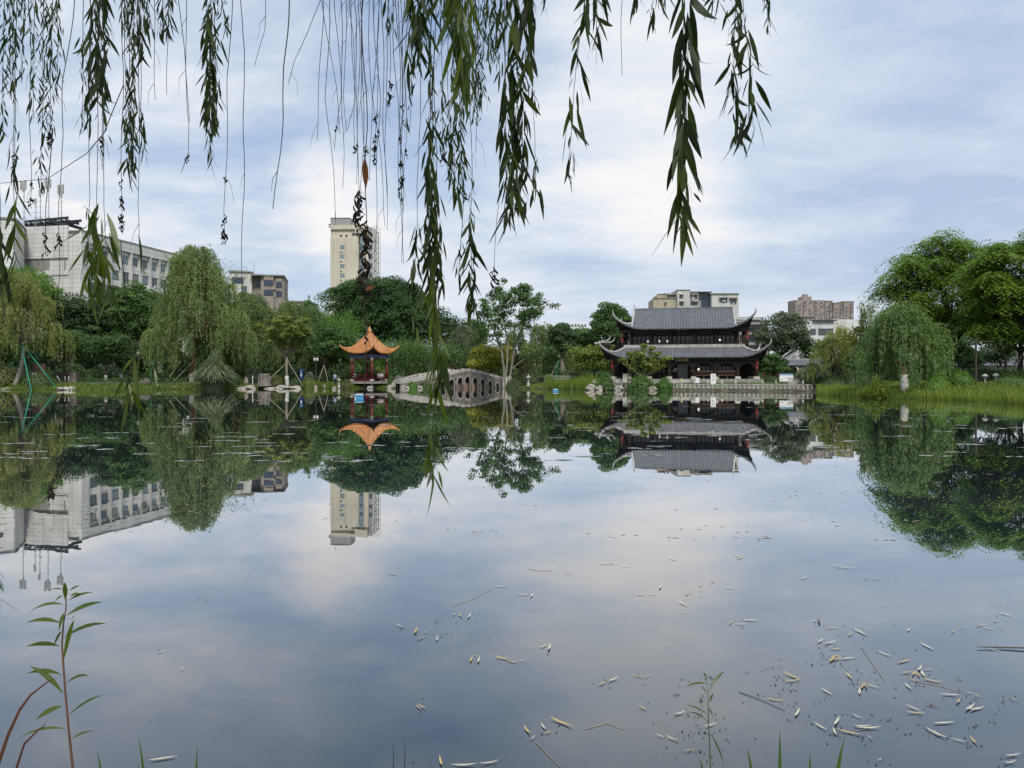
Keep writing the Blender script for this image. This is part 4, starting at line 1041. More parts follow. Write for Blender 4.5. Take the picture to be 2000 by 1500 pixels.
# ------------------------------------------------------------------ trees
def limb(mb, a, b, r0, r1, bend=.15, n=5, sides=6):
    a = Vector(a); b = Vector(b); L = (b - a).length
    off = Vector((random.uniform(-1, 1), random.uniform(-1, 1), random.uniform(-.2, .6))) * bend * L
    pts = [a.lerp(b, k / n) + off * math.sin(math.pi * k / n) * .6 for k in range(n + 1)]
    mb.tube(pts, [r0 + (r1 - r0) * k / n for k in range(n + 1)], sides); return pts
class Leaves:
    def __init__(s): s.v = []; s.t = []
    def add(s, cen, axis, nrm, L, W_, tint): s.v.append(leaf_quads(cen, axis, nrm, L, W_)); s.t.append(np.broadcast_to(tint, (len(cen),)).astype(float))
    def build(s, name, m, parent, loc=None): return quads_np(name, np.concatenate(s.v), np.concatenate(s.t), m, parent, loc)
def clump(lv, c, r, n, L, tint, shell=.4, up=.35, droop=.0, low=.35, asp=.58):
    """a rounded spray of leaves, mostly on its outside and upper side"""
    d = rdir(n); d[:, 2] = np.where((d[:, 2] < 0) & (rng.random(n) > low), -d[:, 2], d[:, 2])
    rad = shell + (1 - shell) * rng.random(n) ** .6
    p = np.asarray(c) + d * np.asarray(r) * rad[:, None]
    nr = unit(d * .7 + rdir(n) * .7 + np.array([0, 0, up])); ax = np.cross(nr, rdir(n)); ax[:, 2] -= droop; 
    sz = L * rng.uniform(.6, 1.25, n)
    lv.add(p, ax, nr, sz, sz * asp, tint + rng.normal(0, .13, n))
def crown_pts(n, c, r, inner=.35, flat_bottom=-.45, lump=1.0):
    out = []
    k = 0
    while len(out) < n and k < 6000:
        k += 1
        d = rdir(1)[0]; q = d * (inner + (1 - inner) * rng.random() ** .5) * (1 + lump * (.2 * math.sin(3 * math.atan2(d[1], d[0]) + c[0]) * (1 - d[2] ** 2) + .14 * math.sin(6 * d[2] + c[0] * 2)))
        if q[2] < flat_bottom: continue
        p = np.asarray(c) + q * np.asarray(r)
        if all(np.linalg.norm((p - o) / np.asarray(r)) > .95 / n ** .36 for o in out) or k > 3000: out.append(p)
    return out

def tree(name, label, cat, px, Y, top, width, kind, leaf, bark='bark', bottom=None, base=None, lean=0.0, white=False, dens=1.0, L=None, hang=(.14, .34), bundles=1.0, group=None, trunk_px=None, depth=.8, n=None, tint=.5, r0=None):
    """px/top/width/bottom are measured on the photograph; everything is built in metres at distance Y"""
    u = Y / F; x = (px - CX) * u
    bx = ((trunk_px if trunk_px is not None else px) - CX) * u
    zg = gz(bx, Y) - .05 if base is None else base
    zt = CH + (HZ - top) * u; zb = CH + (HZ - (bottom if bottom is not None else 735)) * u
    w = width * u; h = zt - zb; c = np.array([x, Y, zb + h * .5])
    t = thing(name, label, cat, (bx, Y, zg), 0, group)
    o = Vector((bx, Y, zg)); lv = Leaves(); tr = MB(Matrix.Translation(-o))
    br_ = r0 or max(.07, .02 * (zt - zg) + .04)
    def trunk(to, split=.55, s=br_):
        a = Vector((bx, Y, zg - .2)); b = a.lerp(Vector(to), split); b.x += lean * .3
        p = limb(tr, a, b, s, s * .62, .06, 6, 8); tree.tp = p; return p[-1]
    L = L or max(.3, 4.6 * u)
    if kind in ('broad', 'dense', 'loose'):
        n = n or int(np.clip(w * h / 2.2, 10, 70)); r = np.array([w / 2, w / 2 * depth, h / 2])
        cs = crown_pts(n, c, r * .8, .3 if kind != 'dense' else .5)
        cr = .62 * (w * h * w * depth / n) ** (1 / 3) * (.75 if kind == 'loose' else 1.0)
        f = trunk(c + np.array([0, 0, -h * .1]), .62)
        for p in cs:
            limb(tr, f.lerp(Vector(p), random.uniform(0, .25)), p, br_ * .3, br_ * .06, .12, 4, 5)
            k = int({'broad': 300, 'dense': 380, 'loose': 170}[kind] * dens)
            rr = cr * rng.uniform(.55, 1.2)
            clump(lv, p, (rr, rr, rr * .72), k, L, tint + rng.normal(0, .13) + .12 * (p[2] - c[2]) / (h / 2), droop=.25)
        k = int(n * 70 * dens)                       # stray leaves fill between the clumps and roughen the outline
        d = rdir(k) * (rng.random((k, 1)) ** .4) ; d[:, 2] = np.where(d[:, 2] < -.5, -d[:, 2], d[:, 2])
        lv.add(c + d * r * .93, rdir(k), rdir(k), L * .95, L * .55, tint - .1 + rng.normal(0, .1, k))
    elif kind == 'willow':
        n = int((n or np.clip(w * 12, 70, 260)) * 1.7); f = trunk(c + np.array([0, 0, h * .1]), .5)
        domes = crown_pts(int(np.clip(w * 1.6, 7, 22)), c + np.array([0, 0, h * .12]), np.array([w * .335, w * .335 * depth, h * .31]), .2, -.25)
        for p in domes: limb(tr, f, p, br_ * .4, br_ * .08, .14, 5, 5)
        # small fountains of strands all over an uneven, pointed crown: tiers of curtains with gaps
        nb_ = int(np.clip(w * h * .95, 26, 190) * bundles); ph = rng.random(4) * 6.28
        for bi in range(nb_):
            a = rng.random() * 6.283; t_ = .2 + .8 * rng.random() ** .85
            env = max(.03, 1 - (max(0, t_ - .25) / .77) ** 1.55) ** .75 * (1 + .2 * math.sin(2 * a + ph[0] + 5 * t_) + .12 * math.sin(5 * a + ph[1]))
            rad = env * (1 - .7 * rng.random() ** 2.2); d = np.array([math.cos(a), math.sin(a), 0])
            s0 = np.array([c[0] + d[0] * rad * w / 2 * .9, c[1] + d[1] * rad * w / 2 * depth * .9, zb + h * t_]); bt = rng.normal(0, .17) + .1 * (rad - .6)
            sg = .14 + .02 * w; hl = h * rng.uniform(*hang)
            for i in range(int(rng.integers(6, 12))):
                s = s0 + rng.normal(0, sg, 3) * np.array([1, 1, .6]); ln = max(.5, min(hl * rng.uniform(.7, 1.15), s[2] - zg - .25 - .6 * rng.random()))
                m_ = int(max(6, ln / (L * .42) * dens * 1.75)); q = np.sort(rng.random(m_)); o_ = rng.uniform(.25, 1.0) * min(1.4, .08 * w + .3)
                pts = s + np.outer(np.minimum(q * 2.6, 1) ** .6, d * o_ + rng.normal(0, .12, 3) * [1, 1, 0]) + np.outer(q ** 1.15, [0, 0, -ln]) + np.outer(np.sin(np.minimum(q * 3, 1) * 3.1), [0, 0, .22 * min(1.5, ln * .3)]) + rng.normal(0, .05 + L * .12, (m_, 3))
                ax = np.stack([rng.normal(0, .28, m_) + d[0] * .8 * (1 - q) ** 2, rng.normal(0, .28, m_) + d[1] * .8 * (1 - q) ** 2, -np.ones(m_) * (.35 + .65 * np.minimum(1, q * 2))], 1)
                sz = L * rng.uniform(.65, 1.15, m_)
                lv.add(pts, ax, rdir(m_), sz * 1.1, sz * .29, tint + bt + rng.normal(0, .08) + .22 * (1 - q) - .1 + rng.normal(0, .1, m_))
            if bi % 3 == 0: limb(tr, f, s0, br_ * .16, br_ * .04, .12, 4, 4)
        for p in crown_pts(max(5, int(w)), c, np.array([w / 2, w / 2 * depth, h / 2]) * .98, .9, .25):   # light sprigs break the outline
            k = 26; q = rng.random(k); lv.add(p + np.outer(q, [rng.normal(0, .5), rng.normal(0, .5), .5 + .3 * rng.random()]) + rng.normal(0, .1, (k, 3)), rdir(k) * .6 + [0, 0, -.5], rdir(k), L * .9, L * .26, tint + .25 + rng.normal(0, .1, k))
        for p in domes: clump(lv, p + np.array([0, 0, .2]), (w * .17, w * .17, w * .11), int(120 * dens), L * .85, tint - .05, .1, .3, .5, .5, .32)
    elif kind == 'layered':
        n = n or int(np.clip(w * h / 3.2, 16, 60)); r = np.array([w / 2, w / 2 * depth, h / 2])
        cs = crown_pts(n, c, r * .9, .35, -.6, .3); f = trunk(c + np.array([0, 0, -h * .28]), .7)
        forks = [limb(tr, f, f + (Vector(c) - f) * .6 + Vector((math.cos(a) * w * .2, math.sin(a) * w * .18, 0)), br_ * .5, br_ * .3, .1, 4, 6)[-1] for a in np.linspace(0, 6.28, 7)[:-1]]
        for p in cs:
            fk = min(forks, key=lambda q: (q - Vector(p)).length); limb(tr, fk, p, br_ * .22, br_ * .05, .12, 5, 5)
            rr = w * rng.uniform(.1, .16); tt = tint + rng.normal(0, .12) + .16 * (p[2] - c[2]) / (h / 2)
            m_ = int(52 * dens)                     # pinnate sprays radiating from the shoot, bending down at their ends
            for _ in range(m_):
                a = rng.random() * 6.283; ln = rr * rng.uniform(.55, 1.1); e = np.array([math.cos(a), math.sin(a), 0]); el = rng.uniform(-.1, .5)
                st = np.asarray(p) + e * rr * rng.uniform(0, .35) + np.array([0, 0, rng.normal(0, .3) * rr * .5])
                kk = 9; q = np.linspace(.08, 1, kk); side = np.where(np.arange(kk) % 2 == 0, 1, -1)
                pos = st + np.outer(q * ln, e) + np.outer(el * q * ln - .75 * q * q * ln, [0, 0, 1])
                sv = np.array([-e[1], e[0], 0]); ax = e * .75 + np.outer(side, sv) * .8 + np.array([0, 0, -.5])
                sz = L * rng.uniform(.75, 1.15, kk)
                lv.add(pos + np.outer(side, sv) * L * .25, ax, np.array([0, 0, 1.0]) + rdir(kk) * .45, sz, sz * .36, tt + rng.normal(0, .09, kk))
    elif kind == 'spray':                            # thin ascending stems with leaf tufts at the ends
        n = n or 16; cs = crown_pts(n, c, np.array([w / 2, w / 2 * depth, h / 2]) * .9, .5, -.35); f = trunk(c + np.array([0, 0, -h * .5]), .9)
        for p in cs:
            pt = limb(tr, f, p, br_ * .42, br_ * .07, .1, 6, 6)
            for q in pt[3:]: clump(lv, np.array(q), (w * .075, w * .075, w * .05), int(45 * dens), L, tint + rng.normal(0, .12), .2, .4, .2, .6)
            clump(lv, p, (w * .1, w * .1, w * .06), int(110 * dens), L, tint + .1 + rng.normal(0, .1), .2, .4, .2, .6)
    elif kind == 'bamboo':
        n = n or 18
        for i in range(n):
            bx_ = bx + rng.normal(0, w * .16); by_ = Y + rng.normal(0, w * .2); hh = (zt - zg) * rng.uniform(.72, 1.0); dx, dy = rng.normal(0, w * .22), rng.normal(0, w * .15)
            pts = [Vector((bx_ + dx * q * q, by_ + dy * q * q, zg + hh * (q - .12 * q ** 4))) for q in np.linspace(0, 1, 7)]
            tr.tube(pts, [.05 * (1 - .7 * q) for q in np.linspace(0, 1, 7)], 5)
            m_ = int(330 * dens); q = .25 + .7 * rng.random(m_) ** .8
            pos = np.stack([bx_ + dx * q * q, by_ + dy * q * q, zg + hh * (q - .12 * q ** 4)], 1) + rng.normal(0, w * .075, (m_, 3))
            ax = rdir(m_) * .8 + np.array([0, 0, -.7]); lv.add(pos, ax, rdir(m_) + [0, 0, .6], L * rng.uniform(.7, 1.2, m_), L * .3, tint + rng.normal(0, .14, m_) + .2 * (q - .6))
    if white:
        tz = [p.z for p in tree.tp]; q_ = []
        for z_ in np.linspace(tz[0], zg + white, 6): q_.append(Vector([float(np.interp(z_, tz, [p[a_] for p in tree.tp])) for a_ in (0, 1)] + [z_]))
        MB(Matrix.Translation(-o)).tube(q_, [br_ * 1.12] * 6, 9).build('painted_base', M['whitewash'], t, True)
    if tr.v: tr.build('trunk', M[bark], t, True)
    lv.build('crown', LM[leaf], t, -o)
    return t, o, br_

def prop_poles(t, o, feet, top, m='bamboo_pole', r=.05):
    for fx, fy, fz in feet: MB(Matrix.Translation(-o)).tube([Vector((fx, fy, fz)), Vector(top)], r, 6).build('prop_pole', M[m], t, True)
TG_ = 'trees around the pond'
def T_(*a, **k): k.setdefault('group', TG_); return tree(*a, **k)
def at(px, Y): return (px - CX) * Y / F
# rear rows
T_('broadleaf_tree', 'feathery bright green tree rising in front of the office block wing', 'tree', 45, 122, 512, 150, 'loose', 'fresh', bottom=660, dens=1.4)
T_('broadleaf_tree', 'dark green tree filling the gap below the office block end wall', 'tree', 140, 126, 566, 120, 'broad', 'dark', bottom=700)
T_('broadleaf_tree', 'deep green tree below the fins of the office block', 'tree', 222, 130, 556, 120, 'dense', 'dark', bottom=705)
T_('broadleaf_tree', 'small bright topped tree under the far end of the office block fins', 'tree', 258, 124, 540, 90, 'broad', 'mid', bottom=700, dens=1.2, tint=.7)
T_('broadleaf_tree', 'mid green tree between office block and the tall pale willow', 'tree', 300, 130, 566, 110, 'broad', 'mid', bottom=700)
T_('broadleaf_tree', 'dark tree behind the tall pale willow, below the small flats', 'tree', 408, 138, 560, 120, 'broad', 'dark', bottom=700)
T_('broadleaf_tree', 'leafy mid green tree directly under the weathered flats', 'tree', 492, 134, 566, 90, 'broad', 'mid', bottom=690)
T_('broadleaf_tree', 'green tree below the pale low roof', 'tree', 585, 132, 592, 110, 'broad', 'mid', bottom=690)
T_('camphor_tree', 'huge dark dome of a camphor tree hiding the tower foot', 'tree', 738, 150, 536, 250, 'dense', 'camphor', bottom=690, n=95, depth=.6, dens=1.15)
T_('camphor_tree', 'dark shoulder tree filling below the camphor dome towards the bridge', 'tree', 800, 146, 572, 150, 'dense', 'camphor', bottom=710, n=50)
T_('thin_tree', 'thin dark tree with sky holes beside the camphor dome', 'tree', 882, 150, 612, 80, 'loose', 'dark', bottom=700, dens=.7)
T_('thin_tree', 'airy dark tree behind the arch bridge crest', 'tree', 925, 152, 622, 80, 'loose', 'mid', bottom=705, dens=.8)
T_('broadleaf_tree', 'broad green tree rising behind the hall beside the covered stair', 'tree', 1196, 128, 592, 96, 'broad', 'mid', bottom=700, dens=1.1)
T_('broadleaf_tree', 'round green tree between the dark conical tree and the hall', 'tree', 1138, 134, 636, 80, 'broad', 'mid', bottom=715)
T_('broadleaf_tree', 'tall dark green tree between hall and pale house', 'tree', 1528, 118, 606, 116, 'loose', 'grey', bottom=712, dens=1.4, tint=.2)
T_('broadleaf_tree', 'fresh green tree below the pale house windows', 'tree', 1592, 116, 660, 80, 'loose', 'mid', bottom=720, dens=1.2)
T_('broadleaf_tree', 'dark narrow tree behind the big weeping willow on the near shore', 'tree', 1672, 92, 640, 62, 'dense', 'dark', bottom=735)
T_('broadleaf_tree', 'dark tree behind the great spreading tree', 'tree', 1800, 96, 610, 130, 'broad', 'dark', bottom=712)
T_('broadleaf_tree', 'rounded green tree seen under the spreading canopy', 'tree', 1892, 92, 676, 56, 'broad', 'mid', bottom=735)
T_('broadleaf_tree', 'dusky tree in front of the low park building', 'tree', 1950, 98, 668, 80, 'broad', 'dark', bottom=725)
# middle rows
T_('willow_tree', 'dusky weeping willow next to the pampas clump', 'willow', 482, 118, 582, 140, 'willow', 'willow', bottom=738, bark='bark_dark')
T_('willow_tree', 'dense trailing willow behind the three-pole propped tree', 'willow', 566, 120, 590, 140, 'willow', 'willow', bottom=735, bark='bark_dark')
T_('willow_tree', 'small bright willow top beside the tower camphor', 'willow', 606, 126, 588, 60, 'willow', 'willow_fresh', bottom=700, bark='bark_dark')
T_('bamboo', 'feathery bamboo grove in front of the camphor dome', 'bamboo', 660, 126, 584, 100, 'bamboo', 'fresh', tint=.45, n=26)
T_('bamboo', 'lighter bamboo clump peeping over the orange roof', 'bamboo', 742, 124, 650, 70, 'bamboo', 'fresh', n=16)
T_('broadleaf_tree', 'soft mid green tree touching the pavilion roof from the lamp side', 'tree', 645, 116, 628, 92, 'loose', 'mid', bottom=722, dens=1.5, tint=.6)
T_('bamboo', 'arching green bamboo thicket between pavilion and bridge', 'bamboo', 806, 124, 652, 110, 'bamboo', 'mid', tint=.7, n=30)
T_('bamboo', 'drooping green thicket directly behind the bridge ramp', 'bamboo', 866, 132, 660, 90, 'bamboo', 'mid', tint=.6, n=24)
T_('willow_tree', 'grey green willow behind the bridge crest', 'willow', 908, 142, 636, 84, 'willow', 'grey', bottom=722, bark='bark_dark')
T_('willow_tree', 'pale weeping willow between the white-stemmed tree and the planter', 'willow', 1062, 124, 628, 80, 'willow', 'willow', bottom=738, bark='bark_dark', tint=.6)
T_('conical_tree', 'dark conical evergreen standing in the round planter', 'tree', 1098, 120, 628, 58, 'dense', 'dark', bottom=708, bark='bark_pale', dens=1.2)
T_('maple_tree', 'yellow green maple crown just past the bridge end', 'maple', 952, 122, 668, 92, 'broad', 'yellow', bottom=740, dens=1.1)
T_('maple_tree', 'yellow green bushy maple beside the hall eave', 'maple', 1160, 108, 670, 104, 'broad', 'olive', bottom=742, dens=1.2)
T_('maple_tree', 'low spreading maple over the park seats', 'maple', 125, 106, 642, 150, 'broad', 'mid', bottom=712, depth=.7, tint=.65)
T_('round_tree', 'rounded dark tree with a whitewashed foot by the hedge', 'tree', 207, 106, 646, 96, 'dense', 'mid', bottom=728, tint=.3, white=.9)
T_('broadleaf_tree', 'shadowy understorey tree beside the tall pale willow', 'tree', 283, 116, 668, 90, 'broad', 'dark', bottom=735)
T_('broadleaf_tree', 'shadowy green tree behind the leaning yellow willow', 'tree', 12, 112, 640, 90, 'broad', 'mid', bottom=728, tint=.3)
T_('round_tree', 'round dark tree between hall corner and info board', 'tree', 1508, 98, 692, 62, 'dense', 'mid', bottom=738, tint=.35)
# front trees
t, o, br_ = T_('willow_tree', 'leaning yellow green willow held by green poles', 'willow', 38, 99, 532, 150, 'willow', 'willow_pale', bottom=690, trunk_px=28, bark='bark_pale', r0=.34, n=190, lean=3.0, dens=1.15)
tp = P(40, 668, 99)
prop_poles(t, o, [(*W(62, 762), -.3), (at(112, 96.5), 96.5, .1), (at(10, 104), 104, .3)], tp, 'green_pole', .065)
t, o, br_ = T_('willow_tree', 'tall pale weeping willow with reddish whitewashed trunk', 'willow', 386, 108, 482, 205, 'willow', 'willow', bottom=722, trunk_px=373, bark='bark_red', white=1.15, n=300, r0=.33, tint=.66, dens=1.15)
prop_poles(t, o, [(at(331, 104), 104, .4), (at(377, 104), 104, .3)], P(383, 700, 107.5))
MB(Matrix.Translation(-o)).tube([P(352, 706, 106), P(331, 737, 104)], .05, 6).build('prop_pole', M['bamboo_pole'], t)
t, o, br_ = T_('vase_tree', 'young vase shaped tree with yellow green top, propped by poles', 'tree', 560, 106, 606, 112, 'spray', 'olive', bottom=690, bark='bark_pale', white=1.7, r0=.24, n=20, dens=1.6, trunk_px=562)
top = P(563, 706, 106); prop_poles(t, o, [(at(510, 103.5), 103.5, .3), (at(592, 104), 104, .3), (at(575, 111), 111, .8)], top)
t, o, br_ = T_('propped_tree', 'slender dark stemmed tree propped beside the lamp post', 'tree', 634, 112, 668, 60, 'spray', 'mid', bottom=700, bark='bark_dark', n=9, r0=.16)
prop_poles(t, o, [(at(621, 110), 110, .8), (at(641, 110), 110, .8)], P(633, 712, 112))
# white-stemmed tree by the bridge: several stems from one whitewashed foot
u = 112 / F
o = Vector((at(985, 112), 112, gz(at(985, 112), 112) - .05))
t = thing('white_stemmed_tree', 'tall open tree of several pale stems with whitewashed feet at the bridge end', 'tree', o, 0, TG_)
tr = MB(Matrix.Translation(-o)); lv = Leaves(); wb = MB(Matrix.Translation(-o))
stems = [([(985, 747), (984, 715), (978, 680), (966, 650), (952, 622), (938, 600)], .2), ([(987, 747), (990, 715), (992, 670), (985, 630), (975, 590), (968, 570)], .16),
         ([(992, 747), (999, 712), (1006, 675), (1018, 645), (1024, 628), (1042, 618), (1060, 605)], .2), ([(990, 747), (1000, 720), (1030, 697), (1060, 688), (1085, 684)], .09),
         ([(1019, 645), (1024, 610), (1022, 585), (1012, 566)], .09), ([(1024, 628), (1030, 600), (1040, 585)], .08), ([(985, 630), (1000, 600), (1008, 572)], .07), ([(978, 680), (950, 662), (930, 650)], .06), ([(966, 650), (975, 620), (960, 590)], .06)]
for i, (pp, r_) in enumerate(stems):
    pts = [P(a, b_, 112 + (i % 3) - 1 + .6 * j * (1 if i % 2 else -1)) for j, (a, b_) in enumerate(pp)]
    pts[0].z = min(pts[0].z, o.z + .3) if i < 4 else pts[0].z
    sm = []
    for a, b_ in zip(pts[:-1], pts[1:]): sm += [a.lerp(b_, q) for q in (0, .33, .66)]
    sm.append(pts[-1]); sm = [p + Vector((random.gauss(0, .04), random.gauss(0, .04), 0)) for p in sm]
    tr.tube(sm, [r_ * (1 - .8 * k / len(sm)) for k in range(len(sm))], 7)
    if i < 3: wb.tube([pts[0] - Vector((0, 0, .4)), pts[0].lerp(pts[1], .3), pts[0].lerp(pts[1], .62)], [r_ * 1.35, r_ * 1.2, r_ * 1.1], 8)
    for q in sm[len(sm) // 2:]:
        for _ in range(4 if i != 3 else 3):
            e = Vector((random.gauss(0, .9), random.gauss(0, .9), random.gauss(.35, .6))); tr.tube([q, q + e * .6, q + e], [.03, .02, .01], 4)
            clump(lv, np.array(q + e), (.8, .8, .55), 46, .38, .55 + rng.normal(0, .15), .15, .4, .2, .6)
wb.build('painted_base', M['whitewash'], t, True); tr.build('trunk', M['bark_pale'], t, True); lv.build('crown', LM['mid'], t, -o)
# trees before and beside the hall
t, o, br_ = T_('garden_tree', 'crooked little garden tree in front of the hall', 'tree', 1258, 93.5, 672, 92, 'spray', 'olive', bottom=738, bark='bark_pale', trunk_px=1266, n=17, dens=1.25, r0=.15, tint=.55, base=.7)
T_('wispy_shrub', 'tall wispy yellow green shrub in front of the pale house', 'shrub', 1646, 88, 612, 56, 'bamboo', 'yellow', n=14, dens=.9, tint=.5)
T_('wispy_shrub', 'thin leafy shoots rising above the weeping willow against the sky', 'shrub', 1690, 86, 556, 44, 'bamboo', 'olive', n=7, dens=.8)
T_('willow_tree', 'yellowish trailing shrub willow between pampas and weeping willow', 'willow', 1626, 82, 655, 72, 'willow', 'willow_pale', bottom=742, bark='bark_dark', dens=.9, tint=.35)
t, o, br_ = T_('willow_tree', 'large green weeping willow with whitewashed foot on the near shore', 'willow', 1760, 57.5, 598, 176, 'willow', 'willow_fresh', bottom=738, trunk_px=1769, bark='bark_red', white=1.55, L=.25, dens=1.1, hang=(.35, .75), bundles=1.5, r0=.26, tint=.55)
prop_poles(t, o, [(at(1776, 58.5), 58.5, .5)], P(1792, 714, 59), 'green_pole', .05)
t, o, br_ = T_('propped_tree', 'small tree between splayed wooden props behind the near reeds', 'tree', 1667, 78, 690, 60, 'loose', 'olive', bottom=728, bark='bark_pale', white=.9, dens=.8)
prop_poles(t, o, [(at(a, 77), 77, .6) for a in (1655, 1662, 1685)], P(1670, 715, 78))
t, o, br_ = T_('spreading_tree', 'great spreading tree with layered bright foliage behind the weeping willow', 'tree', 1848, 72, 452, 276, 'layered', 'layered', bottom=700, trunk_px=1868, bark='bark_dark', L=.36, n=104, dens=1.15, r0=.3, depth=.75)
prop_poles(t, o, [(at(1822, 70), 70, .8), (at(1900, 70), 70, .8), (at(1868, 76), 76, .8)], P(1864, 690, 72), 'bark_dark', .07)
t, o, br_ = T_('spreading_tree', 'second spreading tree with bright feathery tiers at the picture edge', 'tree', 1996, 62, 436, 240, 'layered', 'layered', bottom=724, trunk_px=1988, bark='bark_dark', L=.34, n=104, dens=1.15, r0=.28, tint=.55)
prop_poles(t, o, [(at(1955, 61), 61, .9), (at(1972, 60), 60, .9), (at(2020, 61), 61, .9)], P(1996, 690, 62), 'bamboo_pole', .06)
T_('broadleaf_tree', 'leafy tree beyond the picture edge on the near shore', 'tree', 2130, 54, 470, 160, 'broad', 'fresh', bottom=700)
T_('broadleaf_tree', 'leafy tree beyond the picture edge behind the leaning willow', 'tree', -60, 100, 560, 130, 'broad', 'mid', bottom=720)

# ------------------------------------------------------------------ shrubs, hedges, grasses
def dome(name, label, cat, px, Y, top, width, bottom, leaf, L=.16, n=1400, group=None, tint=.5, rough=.06, depth=1.0):
    u = Y / F; x = at(px, Y); zt = CH + (HZ - top) * u; zb = min(gz(x, Y), CH + (HZ - bottom) * u); w = width * u / 2
    o = Vector((x, Y, zb)); t = None
    d = rdir(n); d[:, 2] = np.abs(d[:, 2]); r = np.array([w, w * depth, zt - zb]) * (1 + rng.normal(0, rough, (n, 1)))
    lump = 1 + .07 * np.sin(d[:, 0] * 9 + px) * np.cos(d[:, 1] * 7) + .05 * np.sin(d[:, 2] * 12 + px)
    p = d * r * lump[:, None] * (.86 + .14 * rng.random((n, 1)))
    sz = L * rng.uniform(.7, 1.3, n)
    ob_ = quads_np(name, leaf_quads(p, np.cross(d, rdir(n)), d + rdir(n) * .35, sz, sz * .55), tint + .1 * (d[:, 2] - .4) + rng.normal(0, .15, n), LM[leaf], None, o)  # tint rises with height: the bush's lit top is put into leaf colour
    core = MB().lathe([(w * .86 * math.cos(a), (zt - zb) * .86 * math.sin(a)) for a in np.linspace(0, 1.5, 8)], 14)  # added solid dark core behind the leaves, stands in for shade on the sides
    c_ = core.build('stems', M['bark_dark'], ob_, True)
    return tag(ob_, label, cat, group)
G_ = 'clipped and rounded bushes'
dome('clipped_bush', 'clipped dome bush nearest the weeping willow, paler of the two', 'bush', 1832, 55.5, 727, 46, 757, 'fresh', n=3400, L=.1, group=G_, tint=.75)
dome('clipped_bush', 'larger clipped dome bush beside the tall steel post', 'bush', 1875, 56.5, 725, 52, 755, 'fresh', n=3600, L=.1, group=G_, tint=.6)
dome('clipped_bush', 'low clipped bush crouching in front of the two domes', 'bush', 1824, 54.3, 740, 42, 760, 'fresh', n=2400, L=.1, group=G_, tint=.7)
dome('round_bush', 'small mushroom shaped bush by the seats under the trees', 'bush', 174, 104, 722, 18, 732, 'mid', n=700, group=G_)
dome('round_bush', 'drooping green bush before the hall corner column', 'bush', 1183, 93, 727, 46, 756, 'fresh', n=2400, L=.2, group=G_, tint=.3, rough=.12)
dome('round_bush', 'wide drooping green bush under the crooked garden tree', 'bush', 1252, 91, 733, 64, 757, 'fresh', n=3000, L=.2, group=G_, tint=.25, rough=.12)
dome('round_bush', 'drooping green bush beside the hall steps', 'bush', 1298, 90.5, 739, 32, 757, 'fresh', n=1700, L=.2, group=G_, tint=.25, rough=.12)
dome('round_bush', 'low leafy bush at the foot of the vase shaped tree', 'bush', 577, 105, 737, 30, 752, 'mid', n=1200, group=G_)
dome('round_bush', 'grassy bush between vase tree and the ribbed stump', 'bush', 540, 106, 731, 36, 751, 'olive', n=1300, group=G_, tint=.3)
dome('round_bush', 'dark rounded shrub behind the small standing stone', 'bush', 495, 109, 714, 42, 748, 'dark', n=1500, group=G_)
dome('round_bush', 'rust coloured shrub behind the white-stemmed tree', 'bush', 1030, 116, 708, 56, 742, 'rust', n=1700, group=G_)
dome('round_bush', 'dark bronze shrub above the bridge parapet', 'bush', 872, 128, 704, 60, 738, 'rust', n=1500, group=G_, tint=.1)
dome('round_bush', 'low green bush at the bridge end above the rocks', 'bush', 1004, 108, 739, 40, 757, 'mid', n=1300, group=G_)
dome('round_bush', 'dark green bush beneath the info board', 'bush', 1508, 93, 734, 44, 752, 'mid', n=1400, group=G_, tint=.25)
dome('round_bush', 'low shrub beside the pavilion rocks', 'bush', 764, 110, 737, 26, 755, 'mid', n=900, group=G_)
dome('round_bush', 'leafy bush beside the small stone lantern near the pavilion', 'bush', 676, 107, 741, 28, 758, 'olive', n=1000, group=G_, tint=.3)
dome('round_bush', 'shaggy olive shrub on the mound below the leaning willow', 'bush', 8, 100, 716, 70, 752, 'olive', n=2200, L=.22, group=G_, rough=.14)
dome('round_bush', 'spreading green shrub on the mound beside the green pole', 'bush', 78, 99, 730, 66, 757, 'mid', n=2000, L=.22, group=G_, rough=.14, tint=.7)
dome('round_bush', 'low shrub at the edge of the near shore reeds', 'bush', 1975, 56, 735, 70, 758, 'mid', n=2400, L=.14, group=G_, tint=.6)
